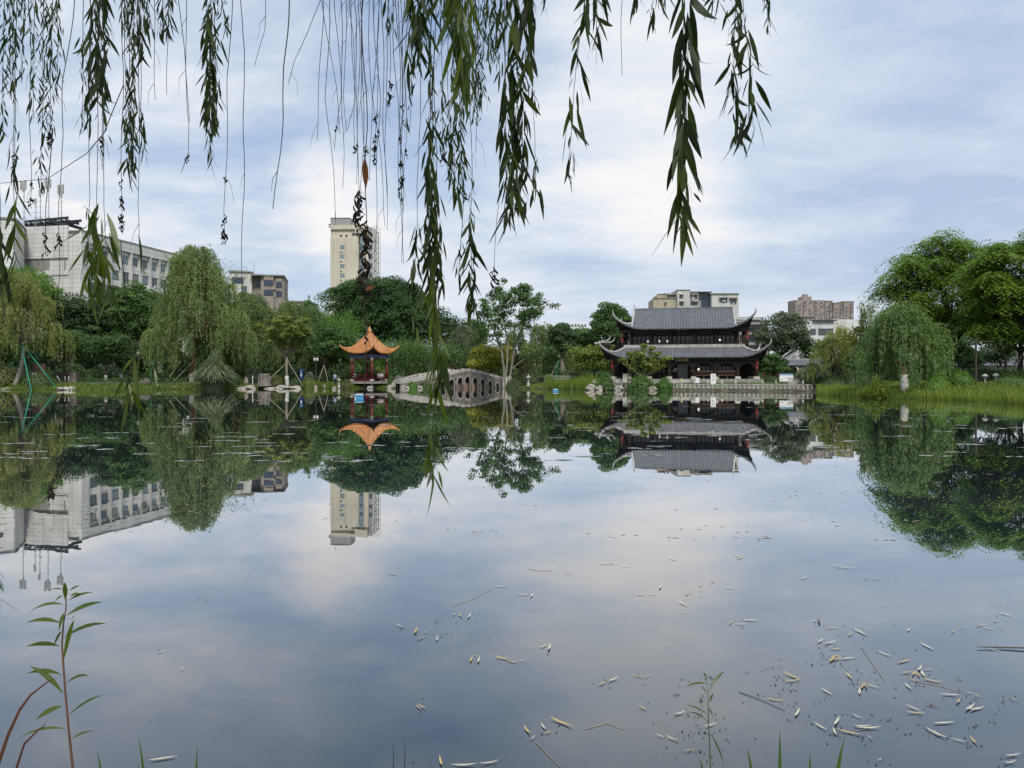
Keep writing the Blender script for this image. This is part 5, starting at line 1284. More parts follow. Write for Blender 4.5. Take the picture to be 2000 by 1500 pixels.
def hedge(label, px0, px1, Y0, Y1, top, bottom, leaf, dpt=1.2, n=2600, L=.16, tint=.4):
    a = P(px0, top, Y0); b = P(px1, top, Y1); o = Vector((a.x, a.y, 0)); zb = min(gz(a.x, a.y), gz(b.x, b.y)) - .1
    s = rng.random(n); wob = .12 * np.sin(s * 60) + .08 * np.sin(s * 140 + 1)
    top_ = a.z + (b.z - a.z) * s + wob; face = rng.random(n); z = np.where(face < .55, top_ - rng.random(n) * .12, zb + (top_ - zb) * rng.random(n))
    off = np.where(face < .55, rng.random(n) * dpt, -.08 + .1 * rng.random(n)); dx, dy = (b - a).x, (b - a).y; ln = math.hypot(dx, dy)
    p = np.stack([dx * s - dy / ln * off, dy * s + dx / ln * off, z], 1)
    nr = np.where((face < .55)[:, None], [0, 0, 1.0], [dy / ln, -dx / ln, .2]) + rdir(n) * .7
    sz = L * rng.uniform(.7, 1.3, n)
    ob_ = quads_np('hedge', leaf_quads(p, np.cross(nr, rdir(n)), nr, sz, sz * .6), tint + rng.normal(0, .16, n), LM[leaf], None, o)
    v = []
    for q in (0, 1):
        for off_, z_ in ((.12, zb), (.12, (a.z if q == 0 else b.z) - .2), (dpt - .1, (a.z if q == 0 else b.z) - .2), (dpt - .1, zb)): v.append((dx * q - dy / ln * off_, dy * q + dx / ln * off_, z_))
    MB().add(v, [(0, 1, 5, 4), (1, 2, 6, 5), (2, 3, 7, 6), (0, 3, 2, 1), (4, 5, 6, 7)]).build('stems', M['bark_dark'], ob_)
    return tag(ob_, label, 'hedge', 'clipped hedges')
hedge('low clipped hedge along the lawn before the shadowy trees', 150, 365, 103, 105, 738.5, 746, 'mid', tint=.45)
hedge('low hedge strip beside the pampas clump', 428, 476, 104, 106, 741, 747, 'olive', n=700)
hedge('dark hedge under the spreading trees on the near shore', 1800, 2040, 70, 62, 724, 744, 'mid', 2.0, 5200, .14, .2)
hedge('planting strip of reddish green groundcover on the round planter', 1062, 1132, 110, 112, 735, 739, 'olive', 1.6, 1100)

def blades(name, label, pos, h, wd, leaf, kind=None, bend=.35, tint=.5, group=None, cat='grass', out=None, parent=None):
    n = len(pos); pat = np.sin(pos[:, 0] * .9 + 1.7 * np.sin(pos[:, 1] * .5)) * np.cos(pos[:, 1] * .8 + pos[:, 0] * .3)
    hh = h * rng.uniform(.45, 1.15, n) * (1 + .3 * pat); tint = tint + .16 * pat; a = rng.random(n) * 6.283; d = np.stack([np.cos(a), np.sin(a), np.zeros(n)], 1)
    if out is not None: d = unit(d * .5 + out)
    bn = hh * bend * rng.uniform(.2, 1.3, n); sd = np.stack([-d[:, 1], d[:, 0], np.zeros(n)], 1); a2 = rng.random(n) * 3.14; sd = unit(sd * .6 + np.stack([np.cos(a2), np.sin(a2), 0 * a2], 1))
    w2 = wd * rng.uniform(.7, 1.3, n)
    def pt(q, ww): return pos + d * (bn * q * q)[:, None] + np.stack([0 * hh, 0 * hh, hh * (q * (1 - .3 * bend * q) if out is None else (1.42 * q - .72 * q ** 2.6))], 1), ww
    v = []
    for q, ww in ((0, .8), (.45, 1.0), (.8, .7)):
        c, _ = pt(q, ww); v += [c - sd * (w2 * ww / 2)[:, None], c + sd * (w2 * ww / 2)[:, None]]
    v.append(pt(1, 0)[0]); v = np.stack(v, 1)
    me_faces = np.array([[0, 1, 3, 2], [2, 3, 5, 4], [4, 5, 6, 6]])
    # last face is a triangle: build it as a thin quad
    v = np.concatenate([v, v[:, 6:7] + sd[:, None, :] * .004], 1); me_faces[2] = [4, 5, 7, 6]
    o = quads_np(name, v, tint + rng.normal(0, .2, n), LM[leaf], parent, None, 8, me_faces)
    if parent is None: tag(o, label, cat, group, kind)
    return o
def scatter(px0, px1, d0, d1, n, keep=None):
    """points on the bank between two photo columns, d metres behind the water's edge"""
    out = np.zeros((0, 3))
    for _ in range(40):
        px = rng.uniform(px0, px1, n * 3); Y = rng.uniform(35, 122, n * 3); x = (px - CX) * Y / F; d = shore_dist(x, Y)
        k = (d > d0) & (d < d1); q = np.stack([x[k], Y[k], np.maximum(ground_z(x[k], Y[k]), -.05)], 1); out = np.concatenate([out, q])
        if len(out) >= n: break
    return out[:n]
blades('bank_grass', 'bright short grass along the far bank', scatter(-60, 470, -.7, 3.4, 9000), .36, .06, 'lawn', 'stuff', .6, .38)
blades('bank_grass', 'tufted grass along the bank between rocks and pavilion', scatter(470, 800, -.3, 3.5, 5000), .4, .06, 'lawn', 'stuff', .6, .35)
blades('bank_grass', 'rough grass on the bank near the bridge end and lantern', scatter(985, 1165, -.2, 4, 2600), .32, .06, 'lawn', 'stuff', .6, .35)
blades('reeds', 'tall green reeds standing along the near shore edge', scatter(1596, 2080, -1.0, 2.2, 13000), .66, .032, 'reed', 'stuff', .25, .5, cat='reeds')
blades('reeds', 'dense green grass behind the near shore reeds', scatter(1600, 2080, 1.6, 9, 13000), .3, .04, 'lawn', 'stuff', .4, .4, cat='reeds')
blades('reeds', 'flowering reeds in front of the round planter', scatter(1066, 1172, -.5, 4.5, 3200), 1.15, .05, 'reed', 'stuff', .25, .42, cat='reeds')
blades('reeds', 'sedges around the pavilion foot', scatter(595, 690, -.8, 1.6, 1700), .75, .05, 'reed', 'stuff', .35, .35, cat='reeds')
def tussock(name, label, px, Y, h, wd, n, leaf, group, spread, tint=.5):
    x = at(px, Y); zg = gz(x, Y); d = rdir(n); d[:, 2] = 0; d = unit(d); r = rng.random((n, 1)) ** .5
    base = np.array([x, Y, zg - .1]) + d * r * spread; hh = h * (.45 + .65 * rng.random(n) ** .6) * (1.05 - .45 * r[:, 0]); rc = h * rng.uniform(.08, .34, n) * (.35 + r[:, 0])
    sd = unit(np.stack([-d[:, 1], d[:, 0], 0 * d[:, 0]], 1) + rng.normal(0, .5, (n, 3)) * [1, 1, 0]); w2 = wd * rng.uniform(.6, 1.3, n); v = []
    for q, ww in ((0, .7), (.3, 1), (.55, 1), (.78, .8), (1, .12)):
        c = base + d * (rc * q ** 1.6)[:, None] + np.stack([0 * hh, 0 * hh, hh * (1.45 * q - (.5 + .5 * r[:, 0]) * q ** 2.8)], 1); v += [c - sd * (w2 * ww / 2)[:, None], c + sd * (w2 * ww / 2)[:, None]]
    o = quads_np(name, np.stack(v, 1), tint + rng.normal(0, .22, n), LM[leaf], None, None, 10, np.array([[2 * k, 2 * k + 1, 2 * k + 3, 2 * k + 2] for k in range(4)]))
    return tag(o, label, 'grass clump', group, 'thing')
GP = 'ornamental grass clumps'
tussock('pampas_grass', 'big fountain of silvery pampas grass by the tall pale willow', 418, 100.5, 5.2, .1, 2600, 'pampas', GP, 1.25)
tussock('pampas_grass', 'fountain of green grass beside the gallery and info board', 1588, 86, 3.4, .085, 1500, 'pampas', GP, 1.1, .35)
tussock('pampas_grass', 'loose arching grass clump in the reeds before the weeping willow', 1712, 57, 2.2, .05, 700, 'reed', GP, .7, .55)
tussock('pampas_grass', 'small grass tuft between willow foot and clipped bushes', 1790, 56.5, 1.3, .04, 400, 'lawn', GP, .5, .5)
tussock('pampas_grass', 'feathery tuft beside the lamp post and dark stump', 600, 108, 2.0, .07, 500, 'pampas', GP, .7, .3)
for k, (px, Y, tp_, w_, bt_, lf_, lab) in enumerate([(1460 + 20, 104, 728, 30, 752, 'mid', 'low bush at the hall plinth corner'), (452, 105, 735, 34, 756, 'mid', 'leafy low bush between the pampas grass and the standing stones'), (605, 106, 741, 34, 758, 'olive', 'loose olive bush on the bank under the lamp post'), (300, 107, 733, 46, 750, 'mid', 'rounded shrub behind the signs'),
        (420, 112, 712, 70, 748, 'dark', 'shady shrub mass behind the pampas grass'), (690, 116, 716, 60, 750, 'mid', 'shrub behind the pavilion columns'), (740, 117, 720, 54, 752, 'olive', 'olive shrub seen through the pavilion'), (806, 107.2, 748, 26, 759, 'fresh', 'bright low shrub under the bridge ramp'), (830, 107.6, 746, 22, 759, 'mid', 'dark low shrub at the first small arch'), (1040, 113, 722, 60, 748, 'mid', 'green shrub behind the slender stone lantern'),
        (1120, 114, 716, 70, 748, 'mid', 'shrub behind the round planter'), (1630, 76, 738, 60, 765, 'mid', 'leafy shrub at the near end of the terrace'), (1700, 66, 731, 60, 760, 'mid', 'low shrub under the weeping willow curtain'), (1915, 64, 716, 60, 750, 'mid', 'shrub behind the two squat lanterns'), (1980, 60, 722, 70, 752, 'fresh', 'bright shrub in front of the second spreading tree')]):
    dome('round_bush', lab, 'bush', px, Y, tp_, w_, bt_, lf_, n=2200, L=.2 if Y > 90 else .14, group=G_, rough=.16, tint=.45)
for a in ((520, 117, 600, 96, 'green trailing willow in the shade behind the concrete stump', 'willow'), (438, 115, 604, 84, 'trailing willow joining the tall pale willow to its dusky neighbour', 'willow'), (672, 121, 640, 80, 'soft trailing willow behind the pavilion lamp side', 'willow_fresh'), (1010, 128, 640, 76, 'trailing willow far behind the white-stemmed tree', 'willow')):
    T_('willow_tree', a[4], 'willow', a[0], a[1], a[2], a[3], 'willow', a[5], bottom=742, bark='bark_dark', tint=.4)
T_('broadleaf_tree', 'dark dense tree under the first spreading crown', 'tree', 1835, 84, 590, 150, 'dense', 'camphor', bottom=742, dens=1.1)
T_('broadleaf_tree', 'dark dense tree under the second spreading crown', 'tree', 1965, 86, 600, 170, 'broad', 'camphor', bottom=700, dens=1.1)
T_('broadleaf_tree', 'dark tree filling the gap beside the yellowish trailing willow', 'tree', 1720, 84, 616, 90, 'broad', 'dark', bottom=742)
# dark undergrowth under the trees: one mass nobody could count
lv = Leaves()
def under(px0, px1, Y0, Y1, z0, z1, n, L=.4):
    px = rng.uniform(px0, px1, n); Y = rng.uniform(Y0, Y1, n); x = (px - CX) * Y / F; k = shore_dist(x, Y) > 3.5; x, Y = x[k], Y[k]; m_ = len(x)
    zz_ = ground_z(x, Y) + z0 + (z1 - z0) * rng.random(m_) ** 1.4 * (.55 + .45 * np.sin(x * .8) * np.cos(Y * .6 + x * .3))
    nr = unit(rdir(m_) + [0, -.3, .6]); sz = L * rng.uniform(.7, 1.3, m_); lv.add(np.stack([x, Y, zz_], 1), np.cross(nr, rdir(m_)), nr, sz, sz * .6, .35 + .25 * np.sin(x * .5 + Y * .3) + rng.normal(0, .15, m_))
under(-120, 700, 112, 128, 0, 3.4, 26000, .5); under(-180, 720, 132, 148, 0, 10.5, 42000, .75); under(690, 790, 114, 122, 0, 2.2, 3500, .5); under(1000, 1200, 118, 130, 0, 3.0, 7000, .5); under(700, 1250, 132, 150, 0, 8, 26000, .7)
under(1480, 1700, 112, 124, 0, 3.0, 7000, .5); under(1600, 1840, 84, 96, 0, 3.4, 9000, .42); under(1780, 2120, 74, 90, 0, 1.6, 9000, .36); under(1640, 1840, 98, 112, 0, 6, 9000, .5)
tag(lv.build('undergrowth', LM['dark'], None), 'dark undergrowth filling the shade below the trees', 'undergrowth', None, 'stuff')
# a far belt of woodland closes the horizon between the trunks
lv = Leaves()
n = 16000; X_ = rng.uniform(-190, 170, n); Y_ = 168 + 14 * rng.random(n) + .05 * np.abs(X_)
hgt = 6.5 + 2.2 * np.sin(X_ * .21) + 1.6 * np.sin(X_ * .53 + 2); nr = unit(rdir(n) + [0, -.4, .5]); sz = .9 * rng.uniform(.7, 1.3, n)
lv.add(np.stack([X_, Y_, .5 + hgt * rng.random(n) ** .8], 1), np.cross(nr, rdir(n)), nr, sz, sz * .6, .4 + .2 * np.sin(X_ * .3) + rng.normal(0, .15, n))
tag(lv.build('far_woods', LM['dark'], None), 'far belt of dark woods behind the park trees', 'woods', None, 'stuff')
# ------------------------------------------------------------------ embankment and railing before the hall
EB = [W(a, b) for a, b in [(1160, 761), (1230, 761.8), (1300, 762.5), (1420, 763.8), (1500, 764.4), (1588, 764.9)]]
q = MB(); n = len(EB)
def inward(i):
    a = Vector(EB[max(0, i - 1)]); b = Vector(EB[min(n - 1, i + 1)]); d = (b - a).normalized(); return Vector((-d.y, d.x))
inn = [inward(i) for i in range(n)]
for i in range(n - 1):
    a, b = Vector(EB[i]), Vector(EB[i + 1]); ia, ib = inn[i], inn[i + 1]
    z0, z1 = -.8, .28; pts = [a - ia * .15, b - ib * .15, b + ib * .45, a + ia * .45]
    q.add([(p.x, p.y, z0) for p in pts] + [(p.x, p.y, z1 if k < 2 else z1) for k, p in enumerate(pts)], [(0, 1, 5, 4), (4, 5, 6, 7), (2, 3, 7, 6)])
tag(q.build('embankment_wall', M['wall_rubble']), 'low rough stone retaining wall along the water before the hall', 'wall')
q = MB()
for i in range(n - 1):
    a, b = Vector(EB[i]), Vector(EB[i + 1]); ia, ib = inn[i], inn[i + 1]
    pts = [a + ia * .4, b + ib * .4, b + ib * 9, a + ia * 9]; q.add([(p.x, p.y, .33) for p in pts] + [(p.x, p.y, -.3) for p in pts], [(0, 1, 2, 3), (0, 4, 5, 1), (2, 6, 7, 3), (1, 5, 6, 2), (3, 7, 4, 0)])
tag(q.build('terrace_paving', M['paving']), 'pale paved terrace between railing and hall steps', 'paving', None, 'structure')
ebx = [(p[0] / p[1]) * F + CX for p in EB]
def ebp(px, back=.1):
    k = float(np.interp(px, ebx, range(n))); i = min(n - 2, int(k)); t_ = k - i
    p = Vector(EB[i]).lerp(Vector(EB[i + 1]), t_) + inn[i] * back; return p
# railing: slim posts, a pale top rail and lower bars from the steps to the far corner
rp = [ebp(px) for px in np.linspace(1322, 1586, 31)]
rl = thing('stone_railing', 'pale stone railing with slim posts along the water before the hall', 'railing', (rp[0].x, rp[0].y, .28)); o = Vector((rp[0].x, rp[0].y, .28))
for k, p in enumerate(rp):
    big = k % 3 == 1
    c = MB(Matrix.Translation(Vector((p.x, p.y, .28)) - o)); c.taper((0, 0), .14, .14, .11, .11, 0, .5)
    if big: c.lathe([(.05, .5), (.12, .55), (.15, .68), (.08, .78), (.11, .86), (.03, .98)], 8).taper((0, -.12), .16, .2, .1, .12, 0, .3)
    c.build('post', M['stone_white'], rl)
for z, w_ in ((.46, .1), (.26, .05), (.12, .05)):
    q = MB(Matrix.Translation(-o))
    for a, b in zip(rp[:-1], rp[1:]): q.bar((a.x, a.y, .28 + z), (b.x, b.y, .28 + z), w_, w_)
    q.build('rail', M['stone_white'], rl)
# free-standing little posts on the other stretch of wall
SP = 'small stone posts on the retaining wall'
for k, px in enumerate([1153.5, 1161, 1168, 1174, 1181, 1188, 1194, 1201, 1214, 1221.5, 1229.5, 1235, 1242.5, 1250.5, 1256, 1263, 1271, 1277, 1285, 1293, 1300, 1307, 1315.5]):
    p = ebp(px, .12); beast = k in (0, 3, 6, 10, 13, 17, 20)
    t = thing('stone_post', 'stone post crowned by a crouching beast on the retaining wall' if beast else 'slim stone post with a flat cap on the retaining wall', 'post', (p.x, p.y, .27), 0, SP)
    if not beast:
        MB().taper((0, 0), .14, .14, .11, .11, 0, .52).build('shaft', M['stone_white'], t); MB().lathe([(.05, .52), (.17, .56), (.17, .64), (.1, .7)], 8).build('cap', M['stone_white'], t)
    else:
        MB().taper((0, 0), .26, .26, .2, .2, 0, .38).build('shaft', M['stone_white'], t)
        MB().lathe([(.06, .38), (.17, .45), (.2, .6), (.13, .74), (.05, .8)], 8).ball((.06, -.05, .86), .12, 6).tube([(-.12, .05, .5), (-.2, .05, .8), (-.12, .05, 1.0)], [.05, .05, .02], 5).build('beast', M['stone_white'], t, True)

# ------------------------------------------------------------------ rocks along the edge
def rock(px, py, wpx, hpx, label, m='rock', Y=None, dY=.4):
    """boulder whose foot sits at photo point px, py on the water's edge"""
    if Y is None: Y = CH * F / (py - HZ)
    u = Y / F; x = at(px, Y); w_, h_ = wpx * u, hpx * u
    nu, nv = 14, 9; v = []; f = []; sd = rng.random(6) * 6
    for j in range(nv):
        th = math.pi * j / (nv - 1)
        for i in range(nu):
            ph_ = 2 * math.pi * i / nu; d = Vector((math.sin(th) * math.cos(ph_), math.sin(th) * math.sin(ph_), math.cos(th)))
            r = 1 + .16 * math.sin(3 * d.x + sd[0]) * math.cos(2.6 * d.y + sd[1]) + .13 * math.sin(5 * d.z + 3 * d.x + sd[2]) + .1 * math.sin(7 * d.y + sd[3])
            p = d * r; p = Vector([math.copysign(abs(c) ** .92, c) for c in p]); v.append((p.x * w_ / 2, p.y * w_ * dY, p.z * h_ * .62 + h_ * .36))
    for j in range(nv - 1):
        for i in range(nu): i2 = (i + 1) % nu; f.append((j * nu + i, (j + 1) * nu + i, (j + 1) * nu + i2, j * nu + i2))
    zb = max(-.05, gz(x, Y + .3) - .1) if (py < 756) else -.06
    return tag(MB().add(v, f).build('rock', M[m], None, False, (x, Y + .2, zb)), label, 'rock', 'rocks along the pond edge')
rock(10, 761, 26, 4.5, 'flat pale rock at the picture edge below the mound', 'rock_white')
rock(128, 762, 34, 8, 'long white rock at the foot of the green pole', 'rock_white')
rock(283, 752, 20, 12, 'dark upright boulder on the lawn before the hedge', 'rock_dark', 101)
rock(309, 749, 9, 3.5, 'small pale slab on the lawn beside the dark boulder', 'rock_white', 101)
rock(290, 760.5, 15, 3, 'thin white rock lying at the lawn edge', 'rock_white')
rock(341, 760, 18, 7, 'pinkish rock at the waterline before the propped willow', 'rock_rust')
rock(367, 760.2, 18, 3, 'low flat rock between pinkish and white boulder', 'rock')
rock(389, 760, 27, 8, 'large flat white boulder beside the pampas grass', 'rock_white')
rock(488, 760, 20, 9, 'square brown rock at the waterline under the standing stones', 'rock')
rock(474, 752, 26, 5, 'low ledge rock behind the square brown one', 'rock', 101)
rock(549, 759.6, 24, 8, 'grey pointed boulder below the vase tree', 'rock_white')
rock(574, 759.4, 26, 7, 'long pale ledge rock under the leafy bush', 'rock')
rock(527, 752, 30, 3.5, 'low stone edging behind the grey pointed boulder', 'rock', 103)
rock(616, 759.3, 7, 8, 'small brown stone at the reeds by the lamp post', 'rock')
rock(632, 758.9, 8, 9, 'pale perforated stone standing in the sedges', 'rock_white', 106)
rock(652, 759.8, 8, 6, 'single round white stone lying in the water by the sedges', 'rock_white', 101)
rock(761, 759, 11, 8, 'squarish tan boulder beside the pavilion platform', 'rock', 105.5)
rock(722, 758.7, 12, 6, 'pale jagged stone under the pavilion platform', 'rock_white', 106)
rock(772, 752, 16, 14, 'craggy grey rock between pavilion and bridge ramp', 'rock', 108)
rock(787, 757, 11, 8, 'pale boulder at the bridge ramp foot', 'rock_white', 105.5)
rock(795, 758.4, 9, 6, 'white angular stone below the bridge ramp', 'rock_white', 104.5)
rock(820, 758.4, 10, 7, 'small white stone on the grass under the ramp parapet', 'rock_white', 105)
rock(778, 741, 22, 13, 'dark craggy rock heap behind the bridge ramp', 'rock_dark', 112)
rock(1006, 758.6, 16, 6, 'grey stone at the far end of the bridge', 'rock')
rock(1047, 758.8, 26, 5, 'flat pale slab before the white stone lantern', 'rock_white')
rock(1075, 759.6, 16, 6, 'flat grey slab at the reeds edge', 'rock')
rock(1155, 760.6, 20, 12, 'lumpy pale rock at the start of the retaining wall', 'rock_white', 92)
rock(1170, 761, 16, 9, 'low pale rock beside the lumpy one on the wall', 'rock', 91.5)
rock(1209, 761.5, 18, 11, 'jagged pale rock between the little wall posts', 'rock_white', 91)
rock(1275, 762, 18, 9, 'broken pale rock on the wall under the drooping bush', 'rock', 89.5)
rock(1340, 758, 9, 7, 'pale rock heap behind the railing near the steps', 'rock_white', 90)
rock(1655, 774, 22, 4, 'flat brown rock at the near reed edge', 'rock')
rock(1908, 776, 9, 7, 'whitish stone standing among the near reeds', 'rock_white', 49)
rock(1680, 746, 12, 7, 'round pale stone beside the small propped tree', 'rock_white', 70)
rock(1801, 755, 8, 8, 'grey stone beside the clipped bushes', 'rock', 56)
rock(603, 748, 18, 20, 'dark stump like boulder beside the lamp post', 'rock_dark', 112)
rock(480, 748, 8, 14, 'small standing stone on the lawn', 'rock', 107)

# ------------------------------------------------------------------ park furniture
def lantern(px, py, Y, hpx, label, broad=False):
    u = Y / F; x = at(px, Y); s = hpx * u; zb = CH + (HZ - py) * u
    t = thing('stone_lantern', label, 'stone lantern', (x, Y, zb), 0, 'stone garden lanterns')
    MB().lathe([(.16 * s, -.3), (.16 * s, .06 * s), (.09 * s, .1 * s), (.08 * s, .42 * s), (.14 * s, .48 * s)], 8).build('shaft', M['stone_white'], t)
    MB().lathe([(.14 * s, .48 * s), (.12 * s, .5 * s), (.12 * s, .64 * s), (.14 * s, .66 * s)], 6).build('lamp_box', M['stone_white'], t)
    k = 1.35 if broad else 1
    MB().lathe([(.26 * s * k, .66 * s), (.24 * s * k, .7 * s), (.1 * s, .8 * s), (.05 * s, .84 * s), (.07 * s, .9 * s), (.01, .99 * s)] if not broad else [(.3 * s, .68 * s), (.33 * s, .76 * s), (.14 * s, .95 * s), (.05 * s, 1.0 * s)], 8).build('roof', M['stone_white'], t)
lantern(1032, 750, 104, 19, 'slender white stone lantern on the bank by the bridge end')
lantern(662, 754, 105, 17, 'grey stone lantern among the sedges beside the pavilion')
lantern(1924, 748, 58, 18, 'squat stone lantern nearer the steel post', True)
lantern(1945, 747, 58, 18, 'squat stone lantern nearer the hedge end', True)
# lamp post
o = P(617, 746, 109)
t = thing('lamp_post', 'black park lamp post with twin milky shades', 'lamp post', o)
MB().tube([(0, 0, -.4), (0, 0, .3), (0, 0, 3.5)], [.1, .06, .05], 8).build('pole', M['iron'], t, True)
for s in (-.2, .2):
    MB().tube([(0, 0, 3.2), (s, 0, 3.3)], .025, 5).build('arm', M['iron'], t)
    h = MB().lathe([(.1, -.25), (.15, -.2), (.16, .2), (.1, .24)], 10, (s, 0, 3.25)).build('lamp_shade', M['lamp_glass'], t, True)
    MB().lathe([(.2, .24), (.14, .36), (.03, .45)], 10, (s, 0, 3.25)).build('cap', M['iron'], h)
o = P(270, 735, 112)
t = thing('lamp_post', 'dark lantern lamp post in the shade behind the green sign', 'lamp post', o)
MB().tube([(0, 0, -.4), (0, 0, 3.2)], .05, 8).build('pole', M['iron'], t)
h = MB().lathe([(.1, 3.2), (.17, 3.3), (.2, 3.65), (.1, 3.7)], 8).build('lamp_shade', M['lamp_glass'], t); MB().lathe([(.28, 3.7), (.1, 3.9), (.02, 4.0)], 8).build('cap', M['iron'], h)
# steel post beside the bushes
o = P(1906, 752, 57); o.z = gz(o.x, o.y)
t = thing('steel_post', 'tall rusty steel post with a short side arm behind the reeds', 'post', o)
MB().box(-.055, .055, -.055, .055, -.3, CH + (HZ - 662) / F * 57 - o.z).build('shaft', M['steel'], t)
zt = CH + (HZ - 665) / F * 57 - o.z
MB().box(.07, 1.3, -.03, .03, zt - .1, zt - .03).build('arm', M['steel'], t)
# signs
def board(name, label, px0, px1, py0, py1, Y, m, base_py, legs=1, marks=(), cat='sign', rz=0.0, thick=.06, leg='iron', words=None):
    u = Y / F; c = P((px0 + px1) / 2, base_py, Y); c.z = max(gz(c.x, Y) - .1, c.z - .3); w_ = (px1 - px0) * u; z0 = CH + (HZ - py1) * u - c.z; z1 = CH + (HZ - py0) * u - c.z
    t = thing(name, label, cat, c, rz)
    b = MB().box(-w_ / 2, w_ / 2, -thick / 2, thick / 2, z0, z1).build('board', M[m], t)
    for k in range(legs):
        x = 0 if legs == 1 else -w_ * .3 + w_ * .6 * k
        if z0 > .05: MB().box(x - .035, x + .035, -.02, .02, 0, z0).build('leg', M[leg], t)
    for (a, b0, c_, d, mm) in marks:      # fractions of the board: x0, x1, from the top y0, y1
        MB().box(-w_ / 2 + w_ * a, -w_ / 2 + w_ * b0, -thick / 2 - .008, -thick / 2 + .01, z1 - (z1 - z0) * d, z1 - (z1 - z0) * c_).build('printing', M[mm], b)
    if words:
        for (s_, size, fx, fy, mm) in words: text_obj(s_, size, M[mm], b, (-w_ / 2 + w_ * fx, -thick / 2 - .004, z1 - (z1 - z0) * fy), ext=.004)
    return t
board('notice_board', 'tall white standing board with small print before the hall railing', 1388, 1398, 730, 751, 91.5, 'sign_white', 752, 2, [(.2, .8, .14, .17, 'ink'), (.2, .8, .27, .3, 'ink'), (.35, .65, .42, .44, 'ink'), (.22, .42, .54, .64, 'ink'), (.5, .72, .5, .52, 'ink')])
board('notice_board', 'small white standing board beside the hall steps', 1358.5, 1366, 738, 748, 92, 'sign_white', 750, 2, [(.3, .34, .35, .5, 'ink'), (.66, .7, .35, .5, 'ink'), (.34, .66, .5, .53, 'ink')])
board('notice_board', 'cream standing board half behind the drooping bush', 1216.5, 1225.5, 730, 746, 95, 'sign_cream', 750, 2)
board('notice_board', 'brown standing board next to the cream one', 1226, 1234, 730, 736, 95.3, 'wood_plank', 750, 2)
board('info_board', 'wide white info board with blue header on two legs at the terrace end', 1522.5, 1549, 730, 745, 86, 'sign_white', 751, 2, [(0.003, .997, .002, .2, 'sign_blue'), (.38, .5, .5, .53, 'ink'), (.58, .72, .5, .58, 'ink'), (.78, .9, .52, .56, 'ink'), (.06, .28, .72, .76, 'ink'), (.58, .7, .72, .78, 'ink')])
board('park_sign', 'small green park sign with white figures on a pole', 292, 299.5, 703, 713, 105, 'sign_green', 746, 1, [(.15, .45, .55, .62, 'sign_white'), (.15, .5, .72, .78, 'sign_white'), (.6, .8, .3, .75, 'sign_white'), (.25, .4, .3, .45, 'sign_white')], leg='green_pole')
board('poster_sign', 'narrow pink and white poster post beside the green park sign', 308, 314.5, 708, 728, 106, 'sign_pink', 746, 1, [(.05, .95, .02, .14, 'sign_white'), (.1, .9, .16, .3, 'ink'), (.15, .85, .5, .53, 'ink')])
board('blue_sign_post', 'navy blue sign post with white lettering beyond the vase tree', 586.5, 591.5, 721, 741, 107, 'navy', 747, 1, [(.2, .8, .18, .28, 'sign_blue'), (.25, .75, .4, .5, 'sign_white'), (.25, .75, .54, .7, 'sign_white')], thick=.35)
# yellow marker by the steps, yellow domed stone
p = P(1331, 753, 91); q = MB().bar((0, 0, -.2), (.05, .1, .85), .16, .05); tag(q.build('warning_sign', M['yellow'], None, False, p), 'narrow yellow wet floor marker at the hall steps', 'sign')
p = P(1568, 749, 88); q = MB().lathe([(.45, -.2), (.44, .15), (.36, .38), (.2, .5), (.02, .54)], 14); tag(q.build('domed_stone', M['yellow'], None, True, p), 'yellow painted domed stone beside the info board', 'ornament')
# masonry block at the end of the terrace
p = P(1553, 754, 86); q = MB().box(-.55, .7, 0, .9, -.4, .75).box(-.7, .85, -.06, .96, .75, .86); tag(q.build('stone_pedestal', M['stone_pale'], None, False, p), 'pale masonry pedestal behind the info board', 'pedestal')
# concrete stump, white stake, wooden seats and hut under the trees
p = P(516, 750, 104.5); p.z -= .3
t = thing('concrete_stump', 'broad ribbed concrete tree stump on the lawn', 'stump', p)
MB().lathe([(.86, 0), (.8, .5), (.72, 1.2), (.7, 1.55)], 9).build('body', M['stone_dark'], t); MB().lathe([(.74, 1.55), (.78, 1.62), (.72, 1.7)], 9).build('top', M['stone'], t)
q = MB()
for k in range(9): a = k * 2 * math.pi / 9 + .3; q.tube([(.87 * math.cos(a), .87 * math.sin(a), 0), (.73 * math.cos(a), .73 * math.sin(a), 1.5)], .05, 5)
q.build('rib', M['stone'], t)
p = P(493.5, 748, 103); p.z -= .2; tag(MB().lathe([(.06, 0), (.06, 1.0), (.01, 1.25)], 6).build('white_stake', M['white_paint'], None, False, p), 'thin pointed white stake on the lawn', 'stake')
p = P(76, 735, 103); p.z = gz(p.x, p.y) - .2; u = 103 / F; zt = CH + (HZ - 711) * u - p.z
t = thing('plank_panel', 'reddish brown plank panel standing behind the white shirted person', 'panel', p)
MB().box(-.8, .85, -.05, .05, .4, zt).build('planking', M['wood_plank'], t)
for x in (-.75, .78): MB().box(x, x + .1, -.1, .1, -.2, zt + .03).build('post', M['wood_plank'], t)
q = MB()
for k in range(3): q.box(-.78, .83, -.075, -.05, .7 + k * .45, .74 + k * .45)
q.build('batten', M['wood_dark'], t)
p = P(122, 736, 106); p.z = gz(p.x, p.y) - .1
t = thing('low_shelter', 'dark low roofed seat under the spreading maple', 'shelter', p)
q = MB().add([(-1.9, -.7, .75), (1.2, -.7, .75), (1.2, .8, 1.15), (-1.5, .8, 1.15), (-1.9, -.7, .65), (1.2, -.7, .65), (1.2, .8, 1.05), (-1.5, .8, 1.05)], [(0, 1, 2, 3), (7, 6, 5, 4), (0, 4, 5, 1), (1, 5, 6, 2), (2, 6, 7, 3), (3, 7, 4, 0)]); q.build('roof', M['wood_dark'], t)
